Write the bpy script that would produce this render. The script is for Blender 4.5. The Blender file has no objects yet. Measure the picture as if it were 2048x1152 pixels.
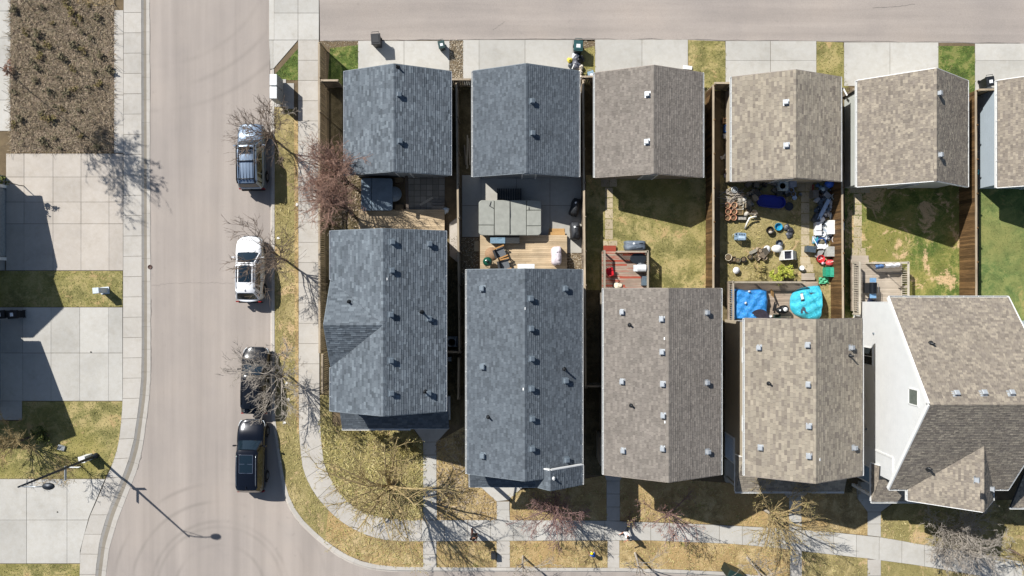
import bpy, math, random
import numpy as np
from mathutils import Vector, Matrix
R = math.radians
random.seed(7)
SC = bpy.context.scene
COL = SC.collection
# ---------------------------------------------------------------- camera, sky, sun, exposure
CAM_H, FPX = 48.7, 1365.33            # height above the street (m), focal length in photo pixels
cam_data = bpy.data.cameras.new('camera'); cam = bpy.data.objects.new('camera', cam_data); COL.objects.link(cam)
cam.location = (0, 0, CAM_H); cam.rotation_euler = (0, 0, 0)
cam_data.sensor_width = 36; cam_data.lens = 24.0; cam_data.clip_start = 0.5; cam_data.clip_end = 2000
SC.camera = cam
SUN_DIR = Vector((-6.46, 5.75, 7.7)).normalized()      # towards the sun
elev = math.asin(SUN_DIR.z); azim = math.atan2(SUN_DIR.x, SUN_DIR.y)
w = bpy.data.worlds.new('World'); SC.world = w; w.use_nodes = True
nt = w.node_tree; bg = nt.nodes['Background']
sky = nt.nodes.new('ShaderNodeTexSky'); sky.sky_type = 'NISHITA'; sky.sun_disc = False
sky.sun_elevation = elev; sky.sun_rotation = azim; sky.air_density = 1.0; sky.dust_density = 0.6
nt.links.new(sky.outputs[0], bg.inputs[0]); bg.inputs[1].default_value = 0.062
sd = bpy.data.lights.new('sun', 'SUN'); sd.energy = 4.6; sd.angle = R(0.5); sd.color = (1.0, 0.975, 0.935)
sun = bpy.data.objects.new('sun', sd); COL.objects.link(sun)
sun.rotation_euler = SUN_DIR.to_track_quat('Z', 'Y').to_euler(); sun.location = SUN_DIR * 120
SC.view_settings.view_transform = 'Standard'
try: SC.view_settings.look = 'None'
except Exception: pass
SC.view_settings.exposure = 0.6; SC.view_settings.gamma = 1.0; SC.view_settings.use_curve_mapping = False

# ---------------------------------------------------------------- helpers
def P(px, py, z=0.0):
    k = (CAM_H - z) / FPX
    return Vector(((px - 1024) * k, (576 - py) * k, z))
def m2(px): return px / 28.03          # ground metres of a photo pixel
def lin(h):
    h = h.lstrip('#'); o = []
    for i in (0, 2, 4):
        v = int(h[i:i+2], 16) / 255
        o.append(v / 12.92 if v <= 0.04045 else ((v + 0.055) / 1.055) ** 2.4)
    return tuple(o)
def C(h, k=1.0):
    a = lin(h) if isinstance(h, str) else h
    return (a[0]*k, a[1]*k, a[2]*k, 1)

class MB:
    def __init__(s): s.v = []; s.f = []; s.m = []; s.smooth = []
    def add(s, vs, fs, mi=0, sm=False):
        b = len(s.v); s.v.extend([tuple(v) for v in vs])
        for f in fs: s.f.append([b + i for i in f]); s.m.append(mi); s.smooth.append(sm)
    def quad(s, a, b, c, d, mi=0): s.add([a, b, c, d], [(0, 1, 2, 3)], mi)
    def box(s, c, sz, rz=0.0, mi=0, M=None, taper=1.0):
        x, y, z = sz[0]/2, sz[1]/2, sz[2]/2; t = taper
        vs = [(-x,-y,-z),(x,-y,-z),(x,y,-z),(-x,y,-z),(-x*t,-y*t,z),(x*t,-y*t,z),(x*t,y*t,z),(-x*t,y*t,z)]
        if M is None: M = Matrix.Rotation(rz, 4, 'Z')
        c = Vector(c); vs = [c + (M @ Vector(v)) for v in vs]
        s.add(vs, [(3,2,1,0),(4,5,6,7),(0,1,5,4),(1,2,6,5),(2,3,7,6),(3,0,4,7)], mi)
    def bar(s, a, b, wd, ht, mi=0, up=(0,0,1)):
        a = Vector(a); b = Vector(b); d = b - a; L = d.length
        if L < 1e-6: return
        d.normalize(); up = Vector(up)
        if abs(d.dot(up)) > .98: up = Vector((1,0,0))
        sx = d.cross(up).normalized(); uz = sx.cross(d).normalized()
        vs = []
        for p in (a, b):
            for i, j in ((-1,-1),(1,-1),(1,1),(-1,1)): vs.append(p + sx*(i*wd/2) + uz*(j*ht/2))
        s.add(vs, [(0,1,2,3),(7,6,5,4),(0,4,5,1),(1,5,6,2),(2,6,7,3),(3,7,4,0)], mi)
    def prism(s, poly, z0, z1, mi=0, mside=None):
        n = len(poly); A = sum(poly[i][0]*poly[(i+1)%n][1]-poly[(i+1)%n][0]*poly[i][1] for i in range(n))
        if A < 0: poly = poly[::-1]
        vs = [(p[0],p[1],z0) for p in poly] + [(p[0],p[1],z1) for p in poly]
        s.add(vs, [tuple(range(n, 2*n))], mi)
        s.add(vs, [(i,(i+1)%n,n+(i+1)%n,n+i) for i in range(n)] + [tuple(range(n-1,-1,-1))], mi if mside is None else mside)
    def tube(s, pts, rad, n=6, mi=0, sm=True, cap=True):
        pts = [Vector(p) for p in pts]; k = len(pts)
        if not hasattr(rad, '__len__'): rad = [rad]*k
        b = len(s.v); up = Vector((0,0,1))
        for i, p in enumerate(pts):
            d = (pts[min(i+1,k-1)] - pts[max(i-1,0)])
            d = d.normalized() if d.length > 1e-9 else Vector((0,0,1))
            a = d.cross(up if abs(d.z) < .95 else Vector((1,0,0))).normalized(); c = d.cross(a)
            for j in range(n):
                t = 2*math.pi*j/n; q = p + (a*math.cos(t) + c*math.sin(t))*rad[i]; s.v.append((q.x,q.y,q.z))
        for i in range(k-1):
            for j in range(n):
                j2 = (j+1) % n; s.f.append([b+i*n+j, b+(i+1)*n+j, b+(i+1)*n+j2, b+i*n+j2]); s.m.append(mi); s.smooth.append(sm)
        if cap and n > 3:
            s.f.append([b+j for j in range(n)]); s.f.append([b+(k-1)*n+j for j in range(n-1,-1,-1)]); s.m += [mi,mi]; s.smooth += [False,False]
    def lathe(s, prof, n=16, c=(0,0,0), mi=0, sx=1, sy=1, rz=0, sm=True):
        b = len(s.v); k = len(prof); cr, sr = math.cos(rz), math.sin(rz)
        for r, z in prof:
            for j in range(n):
                t = 2*math.pi*j/n; x, y = r*math.cos(t)*sx, r*math.sin(t)*sy
                s.v.append((c[0]+x*cr-y*sr, c[1]+x*sr+y*cr, c[2]+z))
        for i in range(k-1):
            for j in range(n):
                j2 = (j+1)%n; s.f.append([b+i*n+j, b+i*n+j2, b+(i+1)*n+j2, b+(i+1)*n+j]); s.m.append(mi); s.smooth.append(sm)
        for i, rev in ((0, True), (k-1, False)):
            if prof[i][0] > 1e-4:
                f = [b+i*n+j for j in range(n)]; s.f.append(f[::-1] if rev else f); s.m.append(mi); s.smooth.append(False)
    def ball(s, c, r, n=10, mi=0, sc=(1,1,1)):
        k = max(5, n*2//3); pr = [(max(1e-5, math.sin(math.pi*i/k)), -math.cos(math.pi*i/k)) for i in range(k+1)]
        b = len(s.v); s.lathe([(a*r, z*r*sc[2]) for a, z in pr], n, c, mi, sc[0], sc[1])
    def grid(s, nx, ny, fn, mi=0, sm=True, flip=False):
        b = len(s.v)
        for j in range(ny+1):
            for i in range(nx+1):
                s.v.append(tuple(fn(i/nx, j/ny)))
        for j in range(ny):
            for i in range(nx):
                f = [b+j*(nx+1)+i, b+j*(nx+1)+i+1, b+(j+1)*(nx+1)+i+1, b+(j+1)*(nx+1)+i]
                s.f.append(f[::-1] if flip else f); s.m.append(mi); s.smooth.append(sm)
    def mesh(s, name, mats, off=None):
        me = bpy.data.meshes.new(name); vs = s.v
        if off is not None: vs = [(v[0]-off[0], v[1]-off[1], v[2]-off[2]) for v in vs]
        me.from_pydata(vs, [], s.f)
        for m in (mats if isinstance(mats, (list, tuple)) else [mats]): me.materials.append(m)
        if s.f:
            me.polygons.foreach_set('material_index', s.m); me.polygons.foreach_set('use_smooth', s.smooth)
        me.update(); return me

def link(name, data, parent=None, loc=None):
    o = bpy.data.objects.new(name, data); COL.objects.link(o)
    if parent is not None: o.parent = parent
    if loc is not None: o.location = loc
    return o
def tag(o, label=None, cat=None, group=None, kind=None):
    if label: o['label'] = label
    if cat: o['category'] = cat
    if group: o['group'] = group
    if kind: o['kind'] = kind
    return o
def thing(name, label, cat, loc=(0,0,0), rz=0.0, group=None):
    o = link(name, None, None, loc); o.rotation_euler = (0,0,rz); o.empty_display_size = .2
    return tag(o, label, cat, group)
def part(name, mb, mats, parent, world=False, label=None, kind=None):
    """one mesh object under its thing; world=True: mb holds world coordinates"""
    off = None
    if world:
        off = Vector((0,0,0)); q = parent
        while q is not None: off = off + q.location; q = q.parent
    o = link(name, mb.mesh(name, mats, off), parent)
    if label: o['label'] = label
    if kind: o['kind'] = kind
    return o
def struct(name, mb, mats, parent=None):
    o = link(name, mb.mesh(name, mats), parent)
    o['kind'] = 'structure'; return o
def solo(name, mb, mats, label, cat, loc=(0,0,0), rz=0.0, group=None, kind=None):
    o = link(name, mb.mesh(name, mats), None, loc); o.rotation_euler = (0,0,rz)
    return tag(o, label, cat, group, kind)
def copy_tree(o, parent=None):
    c = o.copy(); COL.objects.link(c)
    if parent is not None: c.parent = parent
    for ch in list(o.children): copy_tree(ch, c)
    return c

# ---------------------------------------------------------------- materials
def new_mat(name):
    m = bpy.data.materials.new(name); m.use_nodes = True
    return m, m.node_tree, m.node_tree.nodes['Principled BSDF']
def N(nt, t, **kw):
    n = nt.nodes.new(t)
    for k, v in kw.items(): setattr(n, k, v)
    return n
def ramp(nt, stops, fac=None, interp='LINEAR'):
    n = N(nt, 'ShaderNodeValToRGB'); cr = n.color_ramp; cr.interpolation = interp
    while len(cr.elements) < len(stops): cr.elements.new(0.5)
    for e, (p, c) in zip(cr.elements, stops): e.position = p; e.color = c
    if fac is not None: nt.links.new(fac, n.inputs[0])
    return n
def noise(nt, vec, scale, detail=4, rough=.55, dist=0.0):
    n = N(nt, 'ShaderNodeTexNoise'); n.inputs['Scale'].default_value = scale; n.inputs['Detail'].default_value = detail
    n.inputs['Roughness'].default_value = rough; n.inputs['Distortion'].default_value = dist
    if vec is not None: nt.links.new(vec, n.inputs['Vector'])
    return n.outputs['Fac']
def mixc(nt, fac, a, b, mode='MIX'):
    n = N(nt, 'ShaderNodeMix', data_type='RGBA', blend_type=mode)
    for s, v in ((0, fac), (6, a), (7, b)):
        if isinstance(v, (int, float)): n.inputs[s].default_value = v
        elif isinstance(v, tuple): n.inputs[s].default_value = v
        else: nt.links.new(v, n.inputs[s])
    return n.outputs[2]
def mathn(nt, op, a, b=None):
    n = N(nt, 'ShaderNodeMath', operation=op)
    for i, v in enumerate((a, b)):
        if v is None: continue
        if isinstance(v, (int, float)): n.inputs[i].default_value = v
        else: nt.links.new(v, n.inputs[i])
    return n.outputs[0]
def mapping(nt, vec, scale):
    n = N(nt, 'ShaderNodeMapping'); n.inputs['Scale'].default_value = scale; nt.links.new(vec, n.inputs['Vector']); return n.outputs[0]
def pos(nt): return N(nt, 'ShaderNodeNewGeometry').outputs['Position']
def objc(nt): return N(nt, 'ShaderNodeTexCoord').outputs['Object']
def bump(nt, b, h, strength=.4, dist=.02):
    n = N(nt, 'ShaderNodeBump'); n.inputs['Strength'].default_value = strength; n.inputs['Distance'].default_value = dist
    nt.links.new(h, n.inputs['Height']); nt.links.new(n.outputs[0], b.inputs['Normal'])
def setb(b, rough=.6, metal=0.0, spec=.5, coat=0.0):
    b.inputs['Roughness'].default_value = rough; b.inputs['Metallic'].default_value = metal
    b.inputs['Specular IOR Level'].default_value = spec; b.inputs['Coat Weight'].default_value = coat
_cache = {}
def plain(h, rough=.6, metal=0.0, var=.18, spec=.4, coat=0.0, scale=9.0, k=1.0, bmp=.15):
    """a colour with light procedural wear"""
    key = ('p', h, rough, metal, var, spec, coat, scale, k)
    if key in _cache: return _cache[key]
    m, nt, b = new_mat('surface_' + str(len(_cache))); c = C(h, k)
    v = objc(nt); f = noise(nt, v, scale, 5)
    lo = tuple(x*(1-var) for x in c[:3]) + (1,); hi = tuple(min(1, x*(1+var)) for x in c[:3]) + (1,)
    r = ramp(nt, [(.3, lo), (.7, hi)], f); nt.links.new(r.outputs[0], b.inputs['Base Color'])
    setb(b, rough, metal, spec, coat)
    if bmp and rough > .35: bump(nt, b, noise(nt, v, scale*4, 3), bmp, .01)
    _cache[key] = m; return m
def wood(h1, h2, along='x', rough=.75, rand=.35, k=1.0, paint=None, pamt=.5, freq=1.0):
    key = ('w', h1, h2, along, rand, k, paint, pamt, freq)
    if key in _cache: return _cache[key]
    m, nt, b = new_mat('timber_' + str(len(_cache)))
    v = N(nt, 'ShaderNodeNewGeometry').outputs['Position']
    sc = {'x': (1.2, 22, 22), 'y': (22, 1.2, 22), 'z': (22, 22, 1.2)}[along]
    f = noise(nt, mapping(nt, v, tuple(q*freq for q in sc)), 1.0, 5, .6, .3)
    r = ramp(nt, [(.28, C(h2, k)), (.72, C(h1, k))], f)
    oi = N(nt, 'ShaderNodeObjectInfo').outputs['Random']
    g = mathn(nt, 'MULTIPLY_ADD', oi, rand*2); g.node.inputs[2].default_value = 1 - rand
    cc = N(nt, 'ShaderNodeCombineColor'); [nt.links.new(g, cc.inputs[i]) for i in range(3)]
    col = mixc(nt, 1.0, r.outputs[0], cc.outputs[0], 'MULTIPLY')
    big = noise(nt, v, .9, 4)
    col = mixc(nt, 1.0, col, ramp(nt, [(.3, (.78,.78,.78,1)), (.7, (1.12,1.12,1.12,1))], big).outputs[0], 'MULTIPLY')
    if paint:
        pn = noise(nt, mapping(nt, v, tuple(q*.16 for q in sc)), 1.6, 6, .7)
        pn2 = mathn(nt, 'ADD', pn, mathn(nt, 'MULTIPLY', oi, .3))
        pr = ramp(nt, [(pamt, (0,0,0,1)), (pamt+.08, (1,1,1,1))], pn2)
        col = mixc(nt, pr.outputs[0], col, C(paint))
    nt.links.new(col, b.inputs['Base Color']); setb(b, rough, 0, .25)
    bump(nt, b, f, .3, .006)
    _cache[key] = m; return m
def island_mat(name, stops, rough=.9, fine=0.0, spec=.2, big=0.0, transl=False):
    """colour drawn per mesh island (shingle tab, grass blade, pebble, leaf)"""
    m, nt, b = new_mat(name)
    g = N(nt, 'ShaderNodeNewGeometry')
    r = ramp(nt, stops, g.outputs['Random Per Island']); col = r.outputs[0]
    if fine:
        f = noise(nt, g.outputs['Position'], 60, 3, .7)
        col = mixc(nt, 1.0, col, ramp(nt, [(.25, (1-fine,)*3+(1,)), (.75, (1+fine,)*3+(1,))], f).outputs[0], 'MULTIPLY')
    if big:
        f = noise(nt, g.outputs['Position'], .55, 5, .65)
        col = mixc(nt, 1.0, col, ramp(nt, [(.3, (1-big,)*3+(1,)), (.7, (1+big,)*3+(1,))], f).outputs[0], 'MULTIPLY')
    nt.links.new(col, b.inputs['Base Color']); setb(b, rough, 0, spec)
    return m

def make_concrete(name, base, rnd=.1, warm=0.0, stain=.22, k=1.0):
    m, nt, b = new_mat(name); v = pos(nt)
    f1 = noise(nt, v, .35, 5, .6); f2 = noise(nt, v, 3.2, 6, .65); f3 = noise(nt, v, 45, 3, .7)
    c = C(base, k)
    col = ramp(nt, [(.32, tuple(x*(1-stain) for x in c[:3])+(1,)), (.5, c), (.72, tuple(x*(1+stain*.5) for x in c[:3])+(1,))], f1).outputs[0]
    col = mixc(nt, .5, col, ramp(nt, [(.3, tuple(x*.82*y for x, y in zip(c[:3], (1.03,.99,.92)))+(1,)), (.65, c)], f2).outputs[0])
    col = mixc(nt, 1.0, col, ramp(nt, [(.3, (.93,.93,.93,1)), (.7, (1.05,1.05,1.05,1))], f3).outputs[0], 'MULTIPLY')
    sp = noise(nt, v, 1.1, 7, .75, .6)
    col = mixc(nt, ramp(nt, [(.54, (0,0,0,1)), (.72, (.34,.34,.34,1))], sp).outputs[0], col, tuple(x*.6*y for x, y in zip(c[:3], (1.05,.97,.85)))+(1,))
    oi = N(nt, 'ShaderNodeObjectInfo').outputs['Random']
    g = mathn(nt, 'MULTIPLY_ADD', oi, rnd*2); g.node.inputs[2].default_value = 1 - rnd
    cc = N(nt, 'ShaderNodeCombineColor'); [nt.links.new(g, cc.inputs[i]) for i in range(3)]
    col = mixc(nt, 1.0, col, cc.outputs[0], 'MULTIPLY')
    nt.links.new(col, b.inputs['Base Color']); setb(b, .88, 0, .25); bump(nt, b, f3, .12, .006)
    return m
CONC = make_concrete('concrete', '#b2afa8'); CONC_WALK = make_concrete('sidewalk_concrete', '#b2ada5', .05)
CONC_WARM = make_concrete('warm_concrete', '#b4aca2', .06); PAVER = make_concrete('paver_concrete', '#b0a288', .12)
DARKPAVER = make_concrete('dark_paver', '#8d887f', .16); JOINT = make_concrete('joint_grit', '#6d675d', 0)
PATIO = make_concrete('patio_concrete', '#a8a59d', .05)

def make_asphalt(name='asphalt', along=(1.1, .035, 1)):
    m, nt, b = new_mat(name); v = pos(nt)
    f3 = noise(nt, v, 26, 4, .8); f1 = noise(nt, v, .16, 5, .6)
    trk = noise(nt, mapping(nt, v, along), 1.0, 4, .6)
    base = ramp(nt, [(.25, C('#89827c')), (.5, C('#9e958d')), (.78, C('#aca39a'))], f3).outputs[0]
    col = mixc(nt, 1.0, base, ramp(nt, [(.3, (.87,.87,.88,1)), (.55, (1,.99,.98,1)), (.75, (1.08,1.05,1.02,1))], f1).outputs[0], 'MULTIPLY')
    col = mixc(nt, 1.0, col, ramp(nt, [(.32, (.87,.87,.87,1)), (.68, (1.07,1.07,1.07,1))], trk).outputs[0], 'MULTIPLY')
    sp = noise(nt, v, 2.6, 6, .7)
    col = mixc(nt, ramp(nt, [(.6, (0,0,0,1)), (.74, (.4,.4,.4,1))], sp).outputs[0], col, C('#7c756f'))
    # curved tyre marks where cars swing round the corner
    def rings(cx, cy, radii, width, amt, col):
        c = P(cx, cy); d = N(nt, 'ShaderNodeVectorMath', operation='DISTANCE'); nt.links.new(v, d.inputs[0]); d.inputs[1].default_value = (c.x, c.y, 0)
        tot = None
        for r in radii:
            e = mathn(nt, 'ABSOLUTE', mathn(nt, 'SUBTRACT', d.outputs['Value'], r))
            s = N(nt, 'ShaderNodeMapRange'); s.inputs[1].default_value = 0; s.inputs[2].default_value = width; s.inputs[3].default_value = 1; s.inputs[4].default_value = 0
            nt.links.new(e, s.inputs[0]); tot = s.outputs[0] if tot is None else mathn(nt, 'MAXIMUM', tot, s.outputs[0])
        fade = ramp(nt, [(.4, (0,0,0,1)), (.6, (1,1,1,1))], noise(nt, v, .22, 3)).outputs[0]
        fac = mathn(nt, 'MULTIPLY', mathn(nt, 'MULTIPLY', tot, fade), amt)
        return mixc(nt, fac, col, C('#6b665f'))
    col = rings(440, 1180, (3.2, 4.5, 4.9, 6.3, 7.6), .2, .32, col)
    col = rings(300, -120, (9.0, 10.6, 12.2), .25, .22, col)
    nt.links.new(col, b.inputs['Base Color']); setb(b, .92, 0, .25); bump(nt, b, f3, .35, .01)
    return m
ASPHALT = make_asphalt(); LANE_ASPHALT = make_asphalt('lane_asphalt', (.05, .9, 1))
def make_soil(name, a, b2, c3, s=1.4):
    m, nt, b = new_mat(name); v = pos(nt)
    f = noise(nt, v, s, 6, .7); f2 = noise(nt, v, 22, 5, .75)
    col = mixc(nt, .5, ramp(nt, [(.3, C(a)), (.52, C(b2)), (.72, C(c3))], f).outputs[0], ramp(nt, [(.3, C(a)), (.7, C(c3))], f2).outputs[0])
    nt.links.new(col, b.inputs['Base Color']); setb(b, .95, 0, .1); bump(nt, b, f2, .6, .03)
    return m
SOIL = make_soil('soil', '#4a4034', '#6b5d49', '#857459'); LITTER = make_soil('leaf_litter', '#66584a', '#857465', '#9f8f7d', 2.5)
BIGGROUND = make_soil('dry_ground', '#6f6647', '#857a55', '#958763', .25)
# lawns: a mottled sheet plus blades on it
def lawn_mats(name, sheet, blades, patch=None, pthr=.55, drift=None):
    """patch: colour of bare or differing spots; drift: colour that large areas lean to"""
    def ground(nt, v):
        f = noise(nt, v, .9, 7, .72, .4); f2 = noise(nt, v, 11, 5, .8)
        a = ramp(nt, [(.42, C(sheet[0])), (.5, C(sheet[1])), (.58, C(sheet[2]))], f).outputs[0]
        col = mixc(nt, .34, a, ramp(nt, [(.34, C(sheet[0])), (.66, C(sheet[2]))], f2).outputs[0])
        if drift: col = mixc(nt, ramp(nt, [(.44, (0,0,0,1)), (.6, (.75,.75,.75,1))], noise(nt, v, .2, 4, .6)).outputs[0], col, C(drift))
        if patch: col = mixc(nt, ramp(nt, [(pthr, (0,0,0,1)), (pthr+.05, (.9,.9,.9,1))], noise(nt, v, .6, 8, .75, .5)).outputs[0], col, C(patch))
        return col, f2
    m, nt, b = new_mat(name + '_sheet'); v = pos(nt); col, f2 = ground(nt, v)
    nt.links.new(col, b.inputs['Base Color']); setb(b, .95, 0, .1); bump(nt, b, f2, .6, .05)
    n = len(blades); m2_, nt, b = new_mat(name + '_blades'); g = N(nt, 'ShaderNodeNewGeometry')
    own = ramp(nt, [(i/(n-1), C(h)) for i, h in enumerate(blades)], g.outputs['Random Per Island']).outputs[0]
    col, _ = ground(nt, g.outputs['Position'])
    nt.links.new(mixc(nt, .5, own, col), b.inputs['Base Color']); setb(b, .9, 0, .12)
    return m, m2_
LAWN = {
 'straw': lawn_mats('straw', ('#766444', '#9c875c', '#bfaa80'), ('#665736', '#a38d5f', '#cdb98e', '#847247'), '#77753f', .6, '#a88d62'),
 'olive': lawn_mats('olive', ('#69603f', '#8f8257', '#b09f73'), ('#55522f', '#8a8053', '#bdab7c', '#746b42'), '#b79d78', .56, '#857d50'),
 'mixed': lawn_mats('mixed', ('#5c5d34', '#858050', '#b09f70'), ('#4a5629', '#7d7f48', '#b9a977', '#69713c'), '#ad946a', .57, '#8a824c'),
 'green': lawn_mats('green', ('#324721', '#52692f', '#85844f'), ('#2c4720', '#587837', '#93924f', '#41602b'), '#a08f63', .57),
 'lush': lawn_mats('lush', ('#435a33', '#5f7342', '#858a54'), ('#3a502d', '#607840', '#8f9259', '#4d6535'), '#938a58', .58, '#858350'),
 'patchy': lawn_mats('patchy', ('#33501f', '#5c7033', '#9a9059'), ('#2b4a1a', '#587331', '#a59a62', '#416227'), '#c6a883', .53, '#8a8149'),
 'edge': lawn_mats('edge', ('#7d6849', '#a68d60', '#c0a87a'), ('#876f45', '#b59b70', '#7a6a40')),
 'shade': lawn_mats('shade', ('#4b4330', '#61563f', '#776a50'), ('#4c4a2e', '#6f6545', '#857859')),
}
SHEDGE = C('#5b4c37')
def inside(poly, x, y):
    r = np.zeros(len(x), bool); n = len(poly)
    for i in range(n):
        x0, y0 = poly[i]; x1, y1 = poly[(i+1) % n]
        if abs(y1-y0) < 1e-9: continue
        cnd = ((y0 > y) != (y1 > y)) & (x < (x1-x0)*(y-y0)/(y1-y0) + x0); r ^= cnd
    return r
RNG = np.random.default_rng(11)
def np_mesh(name, verts, nper, mat):
    """verts (k*nper,3): k separate polygons of nper corners"""
    k = len(verts)//nper; me = bpy.data.meshes.new(name)
    me.vertices.add(len(verts)); me.vertices.foreach_set('co', verts.astype(np.float32).ravel())
    me.loops.add(len(verts)); me.loops.foreach_set('vertex_index', np.arange(len(verts), dtype=np.int32))
    me.polygons.add(k); me.polygons.foreach_set('loop_start', np.arange(0, len(verts), nper, dtype=np.int32))
    me.materials.append(mat); me.update(calc_edges=True); return me
def blades(poly, z, mat, dens, size=.09, parent=None, name='grass', width=.4, tall=.75):
    xs = [p[0] for p in poly]; ys = [p[1] for p in poly]
    A = (max(xs)-min(xs))*(max(ys)-min(ys)); n = int(A*dens)
    x = RNG.uniform(min(xs), max(xs), n); y = RNG.uniform(min(ys), max(ys), n); k = inside(poly, x, y); x, y = x[k], y[k]; n = len(x)
    if n == 0: return None
    a = RNG.uniform(0, 2*np.pi, n); L = size*RNG.uniform(.5, 1.5, n); t = RNG.uniform(.2, 1.0, n)*tall
    dx, dy = np.cos(a), np.sin(a); wd = L*width
    v = np.zeros((n, 3, 3)); 
    v[:,0] = np.stack([x-dy*wd/2, y+dx*wd/2, np.full(n, z)], 1); v[:,1] = np.stack([x+dy*wd/2, y-dx*wd/2, np.full(n, z)], 1)
    v[:,2] = np.stack([x+dx*L*(1-t*.6), y+dy*L*(1-t*.6), z+L*t], 1)
    o = link(name, np_mesh(name, v.reshape(-1,3), 3, mat), parent); o['kind'] = 'stuff'
    return o
LAWN_N = [0]
def lawn(ppoly, style, z=.105, dens=75, size=.1, name='lawn', tall=.75):
    LAWN_N[0] += 1; z = z + (LAWN_N[0] % 8)*.0016
    sheet, bl = LAWN[style]; poly = [tuple(P(x, y, z)[:2]) for x, y in ppoly]
    mb = MB(); mb.prism(poly, z-.04, z); o = struct(name, mb, sheet)
    g = blades(poly, z, bl, dens, size, tall=tall)
    return o
def inset(poly, d):
    c = Vector((sum(p[0] for p in poly)/len(poly), sum(p[1] for p in poly)/len(poly)))
    out = []
    for p in poly:
        q = Vector((p[0], p[1])); r = (c - q); L = r.length
        out.append(tuple(q + r*(min(.3, d*1.4/L))))
    return out
def slab(ppoly, parent, mat, z=.13, gap=.014, name='slab', thick=.06, dz=.006):
    poly = inset([tuple(P(x, y, z)[:2]) for x, y in ppoly], gap)
    zz = z + random.uniform(-dz, dz)*.5; mb = MB(); mb.prism(poly, z-thick, zz)
    c = Vector((sum(p[0] for p in poly)/len(poly), sum(p[1] for p in poly)/len(poly), 0))
    off = c.copy(); q = parent
    o = link(name, mb.mesh(name, mat, off), parent, c - (parent.location if parent else Vector((0,0,0)))); return o
def slab_grid(name, xs, ys, mat, z=.13, skip=(), gap=.014, parent=None, base=True, skew=None):
    """a concrete sheet whose panels are slabs; xs, ys are joint lines in photo pixels"""
    mb = MB()
    f = skew or (lambda x, y: (x, y))
    c4 = [f(xs[0],ys[0]), f(xs[-1],ys[0]), f(xs[-1],ys[-1]), f(xs[0],ys[-1])]
    mb.prism([tuple(P(*q, z)[:2]) for q in c4], z-.05, z-.012)
    root = struct(name, mb, JOINT)
    for i in range(len(xs)-1):
        for j in range(len(ys)-1):
            if (i, j) in skip: continue
            slab([f(xs[i],ys[j]), f(xs[i+1],ys[j]), f(xs[i+1],ys[j+1]), f(xs[i],ys[j+1])], root, mat, z, gap)
    return root
def ribbon_slabs(name, L, Rr, mat, step, z=.13, z_in=None):
    """slabs along two edge polylines (photo pixels); step in pixels"""
    def walk(pl):
        d = [0]
        for a, b in zip(pl, pl[1:]): d.append(d[-1] + math.hypot(b[0]-a[0], b[1]-a[1]))
        return d
    dl, dr = walk(L), walk(Rr)
    def at(pl, d, t):
        s = t*d[-1]
        for i in range(len(pl)-1):
            if s <= d[i+1] + 1e-9:
                q = (s-d[i])/max(1e-9, d[i+1]-d[i]); return (pl[i][0]+(pl[i+1][0]-pl[i][0])*q, pl[i][1]+(pl[i+1][1]-pl[i][1])*q)
        return pl[-1]
    n = max(1, round((dl[-1]+dr[-1])/2/step))
    mb = MB(); K = n*2
    for i in range(K):
        q = [at(L,dl,i/K), at(L,dl,(i+1)/K), at(Rr,dr,(i+1)/K), at(Rr,dr,i/K)]
        a = [P(x, y, z) for x, y in q]; mb.prism([tuple(v[:2]) for v in a], z-.05, z-.012)
    root = struct(name, mb, JOINT)
    for i in range(n):
        ll = [at(L,dl,(i+k/2)/n) for k in range(3)]; rr = [at(Rr,dr,(i+k/2)/n) for k in range(3)]
        slab(ll + rr[::-1], root, mat, z)
    return root
# ================================================================ THE GROUND
mb = MB(); mb.quad((-400,-400,-.12), (400,-400,-.12), (400,400,-.12), (-400,400,-.12)); struct('ground', mb, BIGGROUND)
def W(pts, z=0): return [tuple(P(x, y, z)[:2]) for x, y in pts]
# streets (asphalt) : the side street, the back lane and the front street round the corner
A_LEFT = [(300,-700),(299,0),(300,300),(301,600),(301,700),(301,758),(299,790),(296,815),(285,897),(274,940),(261,973),(235,1040),(218,1098),(211,1152),(206,1220),(204,1700)]
A_RIGHT = [(537,-700),(538,0),(538,80),(541,140),(541,760),(542,835),(549,880),(556,925),(563,965),(570,1000),(582,1025),(597,1045),(613,1061),(630,1077),(647,1091),(664,1105),(683,1118),(707,1129),(733,1138),(760,1142),(783,1144),(860,1144),(1100,1144),(1250,1145),(1362,1149),(1450,1153),(1540,1163),(1750,1192),(2048,1240),(2700,1350),(2700,1700)]
mb = MB(); mb.prism(W(A_LEFT + A_RIGHT[::-1]), -.1, 0); struct('street', mb, ASPHALT)
mb = MB(); mb.prism(W([(638,-60),(2900,-60),(2900,90),(2048,87),(1683,84),(1449,82),(1191,79),(926,79),(716,82),(640,82)], .1), 0.0, .098); struct('back_lane', mb, LANE_ASPHALT)
# lane mouth concrete apron
root = slab_grid('lane_apron', [548,596,638], [-60,-10,26,80], CONC, z=.125)
slab([(546,80),(596,80),(546,138)], root, CONC, .128); slab([(538,80),(546,80),(546,138),(541,138)], root, CONC, .05)
slab([(538,-60),(548,-60),(548,80),(538,80)], root, CONC, .06)
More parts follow.
